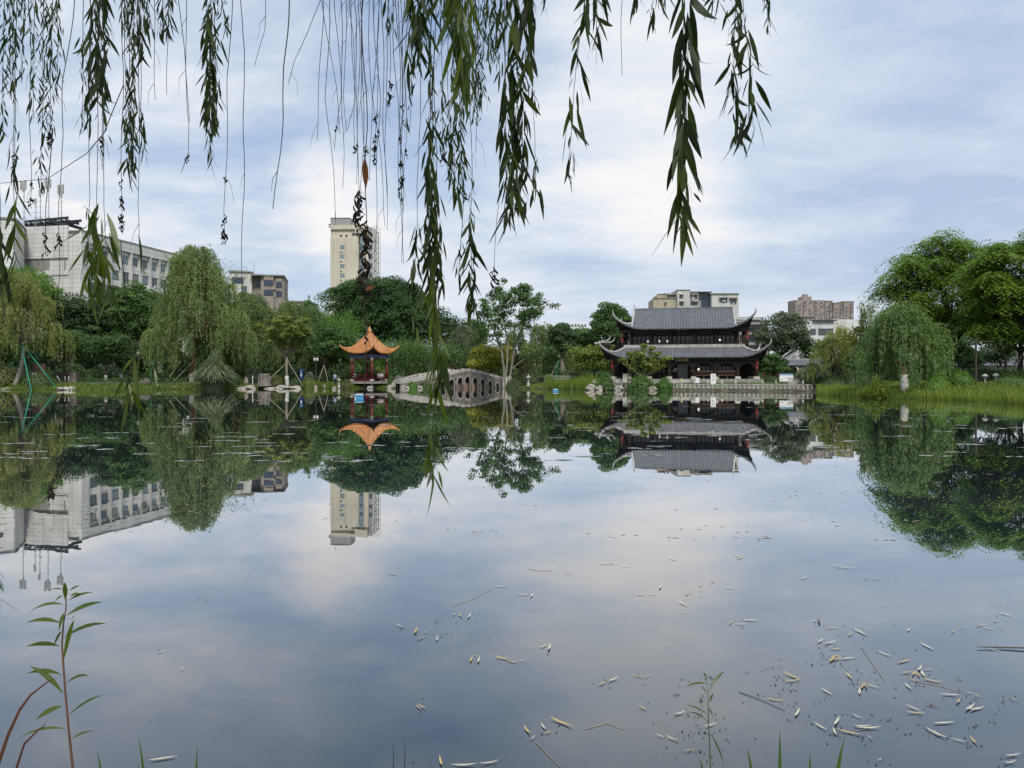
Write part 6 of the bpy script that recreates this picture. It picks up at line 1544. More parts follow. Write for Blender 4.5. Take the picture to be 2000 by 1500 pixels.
for x in (-1.6, 1.0):
    for y in (-.5, .6): MB().box(x - .06, x + .06, y - .06, y + .06, -.2, .75).build('post', M['wood_dark'], t)
p = P(144, 737, 104); p.z = gz(p.x, p.y) - .2; t = thing('stone_block', 'squarish weathered block beside the low shelter', 'block', p)
MB().taper((0, 0), 1.15, 1, 1.05, .9, 0, 1.35).build('body', M['stone_dark'], t); MB().box(-.56, .56, -.48, .48, 1.35, 1.42).build('top', M['stone'], t)
for k, (px, lean, lab) in enumerate([(118, -.5, 'white painted stem leaning beside the shelter'), (127, .0, 'middle white painted stem beside the stone block'), (133, .12, 'white painted stem nearest the stone block')]):
    p = P(px, 741, 103.5); p.z = gz(p.x, p.y) - .1
    t = thing('sapling', lab, 'sapling', p, 0, 'saplings with white painted feet')
    MB().tube([(0, 0, 0), (lean * .5, 0, .45), (lean, 0, .85)], [.1, .09, .08], 7).build('painted_base', M['whitewash'], t, True)
    MB().tube([(lean, 0, .83), (lean * 1.5 + .1, 0, 2.0), (lean * 2 - .1, .2, 3.4)], [.08, .06, .03], 7).build('stem', M['bark'], t, True)
p = P(234, 740, 105); p.z = gz(p.x, p.y); tag(MB().taper((0, 0), .42, .4, .38, .36, -.1, .42).box(-.24, .24, -.22, .22, .42, .47).build('stool', M['wood_plank'], None, False, p), 'small tan seat block beside the person in dusty blue', 'seat')
# round planter
p = P(1097, 746, 108); u = 108 / F; p.z = gz(p.x, p.y) - .3
pt_ = thing('round_planter', 'round grey stone planter ring holding the conical evergreen', 'planter', (p.x, p.y + 2.2, p.z))
MB().lathe([(2.55, 0), (2.5, 1.0), (2.62, 1.02), (2.62, 1.16), (2.2, 1.16)], 28).build('wall', M['stone'], pt_)
MB().lathe([(2.2, .9), (2.2, 1.1), (.05, 1.2)], 24).build('soil', M['bark_dark'], pt_)
c_ = bpy.data.objects.get('conical_tree'); 
for k, (a, b) in enumerate([((1076, 735), (1090, 706)), ((1084, 735), (1092, 704)), ((1110, 735), (1097, 706)), ((1104, 736), (1097, 708))]):
    oo = Vector(c_.location); MB(Matrix.Translation(-oo)).tube([P(*a, 111.5), P(*b, 119)], .045, 5).build('prop_pole', M['bamboo_pole'] if k != 1 else M['green_pole'], c_)
MB(Matrix.Translation(-Vector(c_.location))).tube([Vector(c_.location) + Vector((0, 0, -.3)), P(1097.5, 700, 120)], .28, 8).build('trunk', M['bark_pale'], c_)
# floating blue boxes
def floatbox(px, py, w_, label, h_=.3):
    x, y = W(px, py); t = thing('floating_box', label, 'float', (x, y, 0), R(8), 'blue floats on the pond')
    MB().box(-w_ / 2, w_ / 2, -.45, .45, -.12, h_).box(-w_ / 2 - .04, w_ / 2 + .04, -.49, .49, h_, h_ + .05).build('hull', M['box_blue'], t)
    MB().box(-w_ * .42, w_ * .42, -.3, .3, h_ + .05, h_ + .1).build('lid', M['white_paint'], t)
    MB().box(-w_ / 2, -w_ * .4, -.46, -.44, .0, h_ * .8).build('patch', M['white_paint'], t)
floatbox(702, 778, .62, 'blue plastic float drifting before the pavilion', .2)
floatbox(1084.5, 764.2, .5, 'small blue and white float near the reeds', .16)

# ------------------------------------------------------------------ people
def skin_mesh(name, nodes, edges, m, parent, sub=1):
    me = bpy.data.meshes.new(name); me.from_pydata([n_[0] for n_ in nodes], edges, [])
    o = bpy.data.objects.new(name, me); COL.objects.link(o)
    o.modifiers.new('skin', 'SKIN')
    for k, n_ in enumerate(nodes):
        me.skin_vertices[0].data[k].radius = (n_[1], n_[2] if len(n_) > 2 else n_[1])
    me.skin_vertices[0].data[0].use_root = True
    if sub: s_ = o.modifiers.new('sub', 'SUBSURF'); s_.levels = sub; s_.render_levels = sub
    dg = bpy.context.evaluated_depsgraph_get(); dg.update()
    m2 = bpy.data.meshes.new_from_object(o.evaluated_get(dg)); bpy.data.objects.remove(o)
    m2.materials.clear(); m2.materials.append(m); m2.polygons.foreach_set('use_smooth', [True] * len(m2.polygons))
    return link(name, m2, parent)
def person(label, loc, rz, pose, shirt, group=None):
    """body grown from a joint skeleton; +x is the way the person faces"""
    t = thing('person', label, 'person', loc, rz, group)
    if pose == 'stand':
        hip = 0; J = dict(pel=(0, 0, .92), wai=(0, 0, 1.08), che=(0, 0, 1.32), nec=(.01, 0, 1.47), hea=(.03, 0, 1.6), kn=[(.03, s * .1, .5) for s in (1, -1)], an=[(-.02 + .12 * k, s * .11, .07) for k, s in enumerate((1, -1))], el=[(.02, s * .24, 1.1) for s in (1, -1)], wr=[(.12, s * .22, .87) for s in (1, -1)])
    else:
        b = {'sit': .12, 'bend': .3}.get(pose, .1)
        J = dict(pel=(0, 0, .5), wai=(b * .2, 0, .66), che=(b, 0, .9), nec=(b * 1.5, 0, 1.05), hea=(b * 1.8 + .03, 0, 1.18), kn=[(.42, s * .12, .5) for s in (1, -1)], an=[(.42, s * .12, .07) for s in (1, -1)], el=[(b + .12, s * .24, .72) for s in (1, -1)], wr=[(b + .34, s * .14, .62) for s in (1, -1)])
    sh = [(J['che'][0], s * .17, J['che'][2] + .07) for s in (1, -1)]; hp = [(J['pel'][0], s * .09, J['pel'][2] - .04) for s in (1, -1)]
    N = [(J['pel'], .13, .1), (J['wai'], .12, .09), (J['che'], .14, .1), (J['nec'], .055, .055), ((J['hea'][0] - .005, 0, J['hea'][2] - .04), .075, .085), ((J['hea'][0], 0, J['hea'][2] + .07), .08, .095)]
    E_ = [(0, 1), (1, 2), (2, 3), (3, 4), (4, 5)]
    for k in (0, 1):
        i = len(N); N += [(sh[k], .065), (J['el'][k], .045), (J['wr'][k], .032), (tuple(Vector(J['wr'][k]) + Vector((.05, 0, -.06))), .03, .02)]; E_ += [(2, i), (i, i + 1), (i + 1, i + 2), (i + 2, i + 3)]
        i = len(N); an = J['an'][k]; N += [(hp[k], .09), (J['kn'][k], .06), (an, .042), ((an[0] + .15, an[1], an[2] - .03), .035, .03)]; E_ += [(0, i), (i, i + 1), (i + 1, i + 2), (i + 2, i + 3)]
    body = skin_mesh('body', N, E_, M['skin'], t)
    Ns = [(J['wai'], .145, .115), (J['che'], .165, .125), (tuple(Vector(J['nec']) - Vector((0, 0, .05))), .075), (J['pel'], .15, .12)]; Es = [(0, 1), (1, 2), (0, 3)]
    for k in (0, 1):
        i = len(Ns); e = Vector(sh[k]).lerp(Vector(J['el'][k]), .75); Ns += [(sh[k], .085), (tuple(e), .068)]; Es += [(1, i), (i, i + 1)]
    skin_mesh('shirt', Ns, Es, M[shirt], t)
    Nt = [(J['pel'], .145, .115)]; Et = []
    for k in (0, 1):
        i = len(Nt); Nt += [(hp[k], .105), (J['kn'][k], .075), (tuple(Vector(J['an'][k]) + Vector((0, 0, .05))), .058)]; Et += [(0, i), (i, i + 1), (i + 1, i + 2)]
    skin_mesh('trousers', Nt, Et, M['trousers'], t)
    h = Vector(J['hea']); hr = MB(); prof = [(.105 * math.cos(a), .118 * math.sin(a)) for a in np.linspace(-.15, 1.5, 7)]
    hr.lathe(prof, 12, (h.x - .018, 0, h.z + .055)); hr.build('hair', M['hair'], t, True)
    f = MB()
    for s in (-1, 1): f.ball((h.x + .078, s * .032, h.z + .03), .012, 5)
    f.build('eyes', M['ink'], t); MB().taper((h.x + .095, 0), .03, .026, .012, .014, h.z - .025, h.z + .03).build('nose', M['skin'], t)
    MB().box(h.x + .07, h.x + .085, -.024, .024, h.z - .06, h.z - .052).build('mouth', M['rust_leaf'], t)
pm = Matrix.Translation(pc) @ Matrix.Rotation(R(-27), 4, 'Z')
def seat(x, y): p = pm @ Vector((x, y, 0)); return (p.x, p.y, zf2 + .02)
person('person in white and blue leaning over the pavilion bench', seat(-1.15, -hc + .15), R(-27 - 90), 'bend', 'shirt_blue')
person('person in pale checked shirt sitting in the pavilion facing the water', seat(hc - .1, -.2), R(-27), 'sit', 'shirt_check')
person('second seated person in white beside the checked shirt in the pavilion', seat(hc - .15, .6), R(-27 - 20), 'sit', 'shirt_white')
p = P(654.5, 746, 109); p.z = gz(p.x, p.y) + .1; person('person in light blue shirt standing between lamp post and pavilion', p, R(-60), 'stand', 'shirt_blue')
p = P(68, 735, 101.5); p.z = gz(p.x, p.y) + .05; person('person in white shirt seated before the plank panel', p, R(-70), 'bend', 'shirt_white')
p = P(240, 742, 105.5); p.z = gz(p.x, p.y); person('person in dusty blue sitting by the hedge in the shade', p, R(190), 'sit', 'shirt_dark')
# ------------------------------------------------------------------ the weeping willow over the viewer
OW = Vector((-3.4, -1.2, .3))
wt = thing('weeping_willow', 'weeping willow whose leafy strands hang over the near water', 'willow', OW)
def lance(base, d, L, wd, curl, side=None, tip=.02):
    """lanceolate leaves: base (N,3), direction, length, width, how much they bend; returns (N,14,3)"""
    n = len(base); d = unit(d)
    if side is None: side = rdir(n)
    s = unit(np.cross(d, side)); nr = np.cross(s, d)
    out = []
    for t, w_ in ((0, .06), (.14, .5), (.32, .92), (.52, 1.0), (.72, .74), (.88, .36), (1, tip)):
        c = base + d * (L * t)[:, None] + (nr * .6 + np.array([0, 0, -.55])) * (curl * L * t * t)[:, None]
        fold = nr * (wd * w_ * .18)[:, None]
        out += [c - s * (wd * w_ / 2)[:, None] + fold, c + s * (wd * w_ / 2)[:, None] + fold]
    return np.stack(out, 1)
LF = np.array([[2 * k, 2 * k + 1, 2 * k + 3, 2 * k + 2] for k in range(6)])
def ribbon(mb, p, size, turns, wd, seed):
    """a dried leaf rolled into a hanging corkscrew"""
    r_ = np.random.default_rng(seed); n = 18; q = Vector(p); ph = r_.uniform(0, 6.28); sg = r_.choice([-1, 1]); v = []
    lean = r_.uniform(-.35, .35); rad = size * r_.uniform(.14, .34); drop = size * r_.uniform(1.0, 1.7)
    for k in range(n):
        t = k / (n - 1); a = ph + sg * turns * 6.28 * t ** r_.uniform(.95, 1.05)
        g = rad * (.25 + .9 * math.sin(math.pi * min(1, t * 1.15)))
        c = q + Vector((g * math.sin(a) + lean * size * t, g * math.cos(a), -drop * t + .35 * g * math.cos(a * 1.3)))
        w_ = wd * (.25 + .9 * math.sin(math.pi * min(1.0, .12 + .86 * t))) * r_.uniform(.75, 1.2)
        sd = Vector((math.cos(a) * .9, -math.sin(a) * .5, .35 * math.sin(a * 2))).normalized()
        v += [c - sd * w_ / 2, c + sd * w_ / 2]
    mb.add(v, [(2 * k, 2 * k + 1, 2 * k + 3, 2 * k + 2) for k in range(n - 1)])
def wpath(pts, D, n=7, wob=1.2):
    pp = []
    for (a, b) in zip(pts[:-1], pts[1:]):
        m_ = max(2, int(abs(b[1] - a[1]) / 32))
        for k in range(m_): pp.append((a[0] + (b[0] - a[0]) * k / m_, a[1] + (b[1] - a[1]) * k / m_))
    pp.append(pts[-1]); ph = random.uniform(0, 6)
    return [P(x + wob * math.sin(i * .9 + ph) + random.gauss(0, .35), y, D + .03 * math.sin(i * .5 + ph)) for i, (x, y) in enumerate(pp)], pp
cnt = [0]
def strand(pts, D, zones=(), dead=(), thick=1.0, up=True, wob=1.2):
    """one hanging twig: its path in photo pixels at distance D, zones of leaves (from row, to row, spacing, leaf length, leaf kind) and withered curls"""
    cnt[0] += 1
    if up and pts[0][1] <= 0:
        x0 = pts[0][0]; pts = [(x0 + random.uniform(-4, 4), -230)] + list(pts)
    pw, pp = wpath(pts, D, wob=wob if zones else wob * 2.0)
    r = .80 * D / F * thick
    tw = MB(Matrix.Translation(-OW))
    if up and pp[0][1] <= -200:
        t0 = pw[0]; head = [Vector((t0.x - .12, t0.y - .25, 4.55)), Vector((t0.x - .03, t0.y - .05, 4.5)), Vector((t0.x, t0.y, 4.3))]
        full = (head if t0.z < 4.2 else []) + pw
    else: full = pw
    m_ = len(full); tw.tube(full, [r * (1.25 - .7 * k / m_) for k in range(m_)], 5)
    if len(pw) > 5:
        for _ in range(random.randint(1, 3)):      # short side shoots
            i = random.randrange(len(pw) // 3, len(pw) - 1); e = pw[i]; ln = random.uniform(18, 60) * D / F; sx = random.choice((-1, 1))
            tw.tube([e, e + Vector((sx * ln * .22, random.uniform(-.1, .1) * ln, -ln * .35)), e + Vector((sx * ln * .3, random.uniform(-.1, .1) * ln, -ln))], [r * .55, r * .45, r * .25], 4)
    o = tw.build('hanging_branch', M['twig'], wt, True)
    ys = np.array([q[1] for q in pp]); W3 = np.array([tuple(p) for p in pw])
    def pos(y): return np.stack([np.interp(y, ys, W3[:, k]) for k in range(3)], 1)
    for z in zones:
        y0, y1, sp, ln = z[:4]; kind = z[4] if len(z) > 4 else 'near'; spread = z[5] if len(z) > 5 else .42
        n = max(1, int((y1 - y0) / (sp * .66))); yy = y0 + (y1 - y0) * (np.arange(n) + rng.random(n) * .7) / n
        b = pos(yy) + rng.normal(0, 1, (n, 3)) * [1, 1, .2] * (4.5 * D / F); a = np.arange(n) * 2.4 + rng.random(n) * 1.2; sprd = spread * rng.uniform(.3, 1.6, n)
        d = np.stack([np.cos(a) * sprd, np.sin(a) * sprd, -np.ones(n)], 1)
        u = D / F; L = ln * u * rng.uniform(.45, 1.2, n) / np.sqrt(1 + (sprd * .6) ** 2); wd = L * rng.uniform(.12, .18, n)
        v = lance(b - np.array(OW), d, L, wd, rng.normal(.2, .32, n))
        quads_np('leaves', v, .42 + rng.normal(0, .3, n), LM[kind], o, None, 14, LF)
    if dead:
        q = MB(Matrix.Translation(-OW))
        for (y, size, *num) in dead:
            for k in range(num[0] if num else 2):
                yy = y + random.uniform(-.3, .3) * size * (1 if k else 0); b = pos(np.array([yy]))[0]
                ribbon(q, b, size * D / F * random.uniform(.7, 1.1), random.uniform(.6, 1.5), (2.2 + size * .1) * D / F, cnt[0] * 37 + k * 7 + int(y))
        q.build('withered_leaves', M['withered'], o)
    return o
B_ = 'near_bright'
ST = [ # far-left curtain
 ([(18, 0), (22, 195)], 3.4, [(-60, 190, 8, 27)]), ([(32, 0), (27, 370)], 3.2, [(-60, 160, 9, 28), (240, 372, 13, 36)], [(300, 16, 2), (322, 12)]), ([(8, 0), (5, 265)], 3.5, [(-60, 262, 11, 27)]),
 ([(46, 0), (44, 150)], 3.6, [(-60, 150, 8, 26)]), ([(86, 0), (80, 372)], 3.8, [(-60, 240, 5, 24), (240, 370, 8, 26)]), ([(102, 0), (97, 262)], 3.7, [(-60, 252, 5, 24)], [(262, 24, 3), (295, 20, 2)]),
 ([(68, 0), (64, 232)], 4.0, [(-60, 232, 7, 24)]), ([(112, 0), (112, 180)], 3.9, [(-60, 175, 7, 22)]), ([(58, 0), (60, 402)], 3.4, [], [(355, 12), (385, 16, 2)]),
 ([(197, 0), (190, 200)], 2.1, [(-60, 195, 8, 54)]), ([(188, 0), (186, 170)], 2.2, [(-60, 60, 7, 50), (60, 165, 11, 56)]), ([(181, 0), (168, 252)], 3.0, [(-20, 245, 8, 30)]), ([(206, 0), (198, 332)], 2.6, [(-20, 200, 10, 42), (205, 320, 24, 36)], [(268, 22, 3)]),
 ([(164, 0), (160, 262)], 3.1, [(60, 260, 11, 28)]),
 ([(262, 0), (255, 362)], 3.1, [(-60, 352, 5, 30)]), ([(249, 0), (258, 332)], 3.2, [(-40, 325, 6, 29)]), ([(272, 0), (278, 300)], 2.4, [(-60, 110, 7, 42), (210, 300, 12, 52)]), ([(243, 0), (246, 290)], 3.3, [(-20, 60, 6, 34), (200, 290, 8, 26)]),
 ([(318, 0), (312, 62)], 2.8, [(-60, 60, 6, 34)]), ([(330, 0), (329, 68)], 3.0, [(-60, 66, 7, 30)]), ([(288, 0), (296, 60)], 2.8, [(-60, 55, 7, 34)]),
 ([(412, 0), (410, 322)], 2.7, [(-30, 250, 5, 38), (250, 322, 8, 30)]), ([(404, 0), (415, 240)], 2.6, [(20, 238, 6, 42)]), ([(420, 0), (421, 250)], 2.8, [(60, 250, 7, 36)]), ([(432, 0), (440, 58)], 3.0, [(-60, 55, 6, 28)]),
 ([(191, 0), (190, 380), (185, 560)], 1.9, [(385, 590, 11, 70, B_)]), ([(178, 0), (174, 380), (170, 545)], 1.9, [(395, 552, 14, 66, B_, .7)]), ([(203, 0), (202, 400), (214, 590)], 1.95, [(415, 590, 15, 68, B_, .6)]),
 ([(-6, 0), (2, 560)], 1.8, [(420, 560, 13, 74)]), ([(26, 0), (27, 500)], 1.8, [(370, 505, 15, 66, B_)]), ([(272, 0), (271, 470)], 2.3, [(455, 468, 12, 64)]),
 # bare twigs and dried curls on the left
 ([(300, 0), (304, 195)], 2.8, []), ([(327, 0), (327, 185)], 2.8, []), ([(350, 0), (366, 190), (370, 245), (366, 300), (352, 338)], 2.7, [], [(305, 16, 2)]), ([(362, 0), (368, 238)], 2.9, []),
 ([(452, 0), (445, 190), (440, 345), (440, 478)], 2.7, [], [(345, 12, 2), (425, 22, 2), (448, 24, 3)]), ([(472, 0), (477, 200), (474, 480), (466, 700), (461, 845)], 2.4, [], [(775, 30, 2), (812, 30, 3)]),
 ([(146, 0), (124, 160), (117, 400), (112, 600), (118, 700), (122, 770)], 2.5, [], [(455, 24, 3), (768, 18, 2)]), ([(100, 250), (92, 400), (88, 500)], 2.9, [], [(452, 22, 2), (480, 22, 2)]), ([(240, 0), (238, 350), (235, 450)], 2.9, [], [(352, 14), (385, 18, 3), (420, 20, 3), (440, 16, 2)]),
 ([(122, 880), (106, 930), (92, 978)], 2.2, [], [(905, 30, 2), (935, 30, 2), (955, 26, 2)], 1.0, False), ([(240, 165), (205, 260), (170, 300), (90, 349), (0, 358)], 2.9, [], (), 1.0, False),
 ([(236, 470), (250, 640), (262, 700), (246, 760)], 2.4, [(690, 770, 8, 52, B_, .8), (762, 800, 8, 52, B_, .5)], [(740, 18, 2)], 1.0, False), ([(262, 690), (300, 715), (318, 745)], 2.4, [(700, 745, 12, 34, B_, .6)], (), 1.0, False),
 ([(-14, 0), (-10, 1100), (-6, 1180)], 1.6, [(1085, 1185, 20, 66, B_, .9)]),
 # centre
 ([(757, 0), (764, 130), (760, 205)], 2.5, [(-60, 62, 8, 40)], [(158, 16, 2), (180, 18, 3), (198, 12)]), ([(820, 0), (815, 120)], 2.3, [(-60, 112, 7, 54)]), ([(806, 0), (800, 255)], 2.4, [(-60, 95, 8, 50), (105, 165, 9, 44), (185, 245, 24, 30)]),
 ([(834, 0), (830, 90)], 2.4, [(-60, 85, 8, 48)]), ([(897, 0), (906, 188)], 1.8, [(-70, 178, 7, 70, B_, .3)]), ([(880, 0), (890, 95)], 1.8, [(-70, 85, 8, 62, B_, .35)]), ([(916, 0), (912, 185)], 1.85, [(-60, 180, 10, 64, B_, .3)]), ([(868, 0), (866, 60)], 2.2, [(-60, 55, 8, 46)]),
 ([(843, 0), (838, 300), (846, 562)], 2.3, [(60, 175, 11, 48), (180, 400, 9, 50), (395, 560, 6, 56)], (), 1.5), ([(851, 0), (836, 540)], 2.4, [(240, 400, 11, 46), (400, 540, 7, 54)]), ([(826, 0), (812, 500), (806, 555)], 2.35, [(430, 552, 9, 54)]), ([(846, 60), (855, 430), (864, 560)], 2.3, [(380, 560, 10, 54)], (), 1.0, False),
 ([(848, 540), (852, 660), (850, 770)], 2.1, [(540, 770, 10, 62, B_, .45)], (), 1.0, False), ([(856, 560), (858, 690), (858, 760)], 2.05, [(690, 758, 14, 66)], (), 1.0, False), ([(850, 760), (846, 830), (843, 925)], 2.3, [(825, 925, 5, 46, B_, .5)], (), .7, False), ([(820, 560), (808, 640)], 2.2, [(560, 640, 11, 44, B_, .7)], (), 1.0, False),
 ([(886, 0), (888, 392)], 2.7, [(120, 385, 8, 38)]), ([(905, 0), (900, 332)], 2.8, [(60, 330, 8, 33)]), ([(872, 0), (880, 352)], 2.7, [(200, 350, 9, 38)]), ([(860, 0), (866, 302)], 2.9, [(150, 300, 7, 32)], [(330, 18, 2)]), ([(893, 0), (903, 380)], 2.8, [(290, 385, 8, 40)]),
 ([(930, 0), (926, 240)], 4.0, [(-60, 238, 4, 22)]), ([(946, 0), (940, 212)], 4.0, [(-60, 208, 5, 22)]), ([(914, 0), (921, 300), (920, 600)], 2.6, [(330, 420, 10, 32), (415, 600, 7, 48)]), ([(936, 0), (930, 300)], 3.6, [(130, 240, 8, 22)]), ([(908, 300), (900, 480), (896, 545)], 2.6, [(470, 545, 12, 40)], [(372, 22, 2)], 1.0, False),
 ([(1006, 0), (1000, 420)], 1.9, [(-60, 410, 8, 66)]), ([(1030, 0), (1014, 405)], 1.9, [(-60, 400, 9, 66)]), ([(985, 0), (990, 430)], 2.0, [(-60, 60, 9, 46), (130, 425, 11, 62)]), ([(1036, 0), (1046, 370)], 2.1, [(-30, 60, 9, 54), (150, 210, 9, 28), (300, 410, 13, 40)]), ([(966, 0), (975, 145)], 2.7, [(-60, 142, 6, 34)]), ([(955, 0), (958, 125)], 3.2, [(-60, 122, 6, 28)]),
 ([(990, 0), (982, 200), (970, 430), (967, 552)], 2.4, [], [(522, 26, 3), (538, 24, 2)]),
 # right
 ([(1150, 0), (1134, 60), (1127, 130), (1118, 220), (1108, 345)], 1.8, [(-40, 110, 13, 56), (130, 330, 16, 60), (325, 348, 4, 42, 'near', .9)]), ([(1166, 0), (1162, 100)], 1.5, [(-50, 92, 12, 66, 'near', .7)]), ([(1216, 0), (1213, 148)], 2.3, []),
 ([(1336, 0), (1331, 430)], 1.35, [(-70, 80, 12, 98), (80, 400, 14, 100, 'near', .34), (385, 430, 9, 80, B_, .5)], (), 1.2), ([(1348, 0), (1338, 250), (1342, 420)], 1.4, [(20, 230, 26, 92, 'near', .5), (355, 420, 14, 60, 'near', .8)]),
 ([(1436, 0), (1434, 180), (1442, 290)], 1.8, [(-40, 70, 12, 64), (70, 285, 11, 66, 'near', .55)]), ([(1452, 0), (1463, 130), (1472, 250)], 1.8, [(10, 245, 12, 62, 'near', .5)]), ([(1498, 0), (1502, 55)], 2.6, [(-50, 55, 8, 32)]),
 ([(1246, 0), (1243, 20)], 2.0, [(-70, 15, 8, 44, 'near', .8)]), ([(1275, 0), (1271, 38)], 2.0, [(-60, 34, 9, 44, 'near', .6)]), ([(1300, 0), (1296, 12)], 2.0, [(-70, 8, 8, 50, 'near', .7)]), ([(1398, 0), (1392, 8)], 1.8, [(-70, 5, 8, 60, 'near', .9)]), ([(1062, 0), (1056, 8)], 1.9, [(-60, 5, 12, 44)]),
 # the bundle of bare twigs before the tower
 ([(517, 0), (517, 60), (500, 128)], 2.5, []), ([(564, 0), (556, 130), (550, 260), (535, 408)], 2.0, [], (), 1.6), ([(628, 0), (600, 60), (574, 120), (565, 165)], 2.4, []), ([(629, 0), (645, 100), (660, 210), (665, 262)], 2.4, []), ([(630, 0), (628, 100), (617, 275)], 2.4, []),
 ([(706, 0), (716, 250), (713, 480), (713, 780)], 2.6, [], [(285, 16, 2), (432, 34, 3), (448, 40, 4), (475, 34, 4), (505, 40, 4), (530, 34, 4), (552, 26, 3), (585, 12, 2), (605, 12, 2), (625, 14, 2), (650, 18, 2), (690, 12), (755, 16, 2)], 1.4),
 ([(702, 0), (700, 250), (697, 440)], 2.6, [], [(378, 30, 4), (398, 36, 4), (418, 30, 3)]), ([(742, 0), (736, 180), (733, 320)], 2.7, [], [(226, 18, 3), (262, 14, 3), (285, 16, 3), (305, 14, 3)]), ([(780, 0), (786, 220), (782, 400)], 2.8, [], [(205, 12), (265, 12, 2), (312, 16, 3), (345, 22, 3), (385, 12, 2)]), ([(795, 0), (792, 210), (790, 345)], 2.9, [], [(230, 14, 2), (290, 12), (345, 12, 2)]),
 ([(684, 0), (694, 200), (692, 300)], 2.7, [], [(285, 14, 2)]),
]
for s_ in ST: strand(*s_)
for k in range(17):
    x = 646 + k * 9.2 + random.uniform(-4, 4); strand([(x, 0), (x + random.uniform(-10, 14), 190), (x + random.uniform(-8, 20), random.uniform(250, 560))], random.uniform(2.4, 3.2), [], [(random.uniform(240, 400), 9)] if k % 4 == 1 else ())
q = MB(Matrix.Translation(-OW))                              # trunk behind the viewer, boughs passing above the picture
p0 = OW + Vector((0, 0, -.4)); fork = Vector((-2.9, -.6, 3.4))
q.tube([p0, OW + Vector((.05, .1, .8)), OW + Vector((.25, .3, 2.0)), fork], [.42, .34, .3, .27], 12)
tk = q.build('trunk', M['bark'], wt, True)
bo = []
for (x, y, z) in ((-2.6, 3.9, 5.0), (-1.6, 3.0, 4.9), (-.6, 2.9, 5.0), (.2, 2.6, 4.9), (.8, 1.9, 4.7), (-1.2, 1.6, 4.8), (-3.6, 2.4, 5.1)):
    q = MB(Matrix.Translation(-OW)); pts = limb(q, fork, (x, y, z), .14, .03, .05, 8, 7); q.build('bough', M['bark'], wt, True); bo.append(pts)
lv = []; ti = []
for pts in bo:
    for p in pts[3:]:
        n = 70; b = np.array(p) + rng.normal(0, .45, (n, 3)) + [0, 0, .35]; b[:, 2] = np.maximum(b[:, 2], 4.35)
        lv.append(lance(b - np.array(OW), rdir(n) * .5 + [0, 0, -.6], rng.uniform(.07, .12, n), rng.uniform(.01, .016, n), rng.normal(.1, .2, n))); ti.append(.5 + rng.normal(0, .2, n))
quads_np('crown', np.concatenate(lv), np.concatenate(ti), LM['near'], wt, None, 14, LF)
# two coloured dead leaves caught in the twigs
def single(a, b, D, wpx, m, par, name='caught_leaf', curl=.1):
    A_ = P(*a, D); B2 = P(*b, D + .02); d = np.array([tuple(B2 - A_)]); L = np.linalg.norm(d, axis=1)
    v = lance(np.array([tuple(A_)]) - np.array(par.location if par else (0, 0, 0)), d, L, np.array([wpx * D / F]), np.array([curl]), np.array([[0, 1.0, .3]]))
    return quads_np(name, v, np.array([.5]), m, par, None, 14, LF)
single((712, 308), (714, 366), 2.55, 12, M['rust_leaf'], wt); single((713, 566), (732, 558), 2.55, 8, M['rust_leaf'], wt)

# ------------------------------------------------------------------ plants on the near bank
M['blade_brown'] = mat('reddish_dry_blade', (.11, .04, .022), .6, .3, 20)
M['blade_green'] = mat('green_blade', (.07, .13, .02), .45, .35, 12, spec=.4)
M['stick'] = mat('dark_stick', (.03, .026, .02), .9, .3, 20)
def sapling(label, stem, D, leaves, z0, name='willow_sapling', th=1.0, bk='bark_red'):
    pts = [P(x, y, D) for x, y in stem]; base = Vector((pts[0].x + .02, pts[0].y + .05, z0))
    t = thing(name, label, 'sapling', base)
    u = D / F; q = MB(Matrix.Translation(-base)); full = [base, base.lerp(pts[0], .5) + Vector((.01, 0, 0))] + pts
    q.tube(full, [2.8 * u * th] * 2 + [2.4 * u * th * (1 - .7 * k / len(pts)) for k in range(len(pts))], 6); q.build('stem', M[bk], t, True)
    A_ = np.array([tuple(P(a[0], a[1], D)) for a in leaves]); B2 = np.array([tuple(P(a[2], a[3], D + random.uniform(-.05, .05))) for a in leaves])
    d = B2 - A_; L = np.linalg.norm(d, axis=1); n = len(leaves); wd = np.array([a[4] for a in leaves]) * u
    A_ = A_ - np.array(base); B2 = None
    s = np.stack([rng.normal(0, .25, n), -np.ones(n), rng.uniform(.5, 1.3, n)], 1); dd = unit(d); sv = unit(np.cross(dd, s)); nr = np.cross(sv, dd); arch_ = .1 * L
    out = []
    for t_, w_ in ((0, .08), (.14, .5), (.32, .92), (.52, 1.0), (.72, .74), (.88, .36), (1, .02)):
        c = A_ + d * t_ + np.array([0, 0, 1.0]) * (4 * t_ * (1 - t_) * arch_)[:, None]
        out += [c - sv * (wd * w_ / 2)[:, None], c + sv * (wd * w_ / 2)[:, None]]
    quads_np('leaves', np.stack(out, 1), .5 + rng.normal(0, .25, n), LM[B_], t, None, 14, LF); return t
z4 = lambda x, y: (x / 3.572, 1080 + y / 3.572)
z6 = lambda x, y: (1300 + x / 2.857, 1050 + y / 2.857)
lv4 = [(440, 360, 195, 420, 8), (425, 490, 178, 490, 8), (415, 650, 180, 655, 9), (430, 850, 182, 843, 8), (440, 980, 205, 790, 10), (435, 1068, 245, 1168, 11), (460, 1228, 120, 1298, 6), (460, 440, 718, 343, 9), (480, 330, 655, 275, 7), (490, 302, 558, 280, 7),
       (482, 265, 560, 228, 4), (440, 255, 345, 257, 3), (440, 300, 378, 345, 4), (445, 590, 745, 492, 9), (440, 760, 520, 465, 13), (430, 545, 372, 655, 6), (445, 420, 410, 545, 7), (455, 915, 622, 857, 7), (475, 1135, 728, 990, 5), (497, 1300, 658, 1243, 6), (456, 330, 452, 205, 11), (455, 400, 470, 318, 8)]
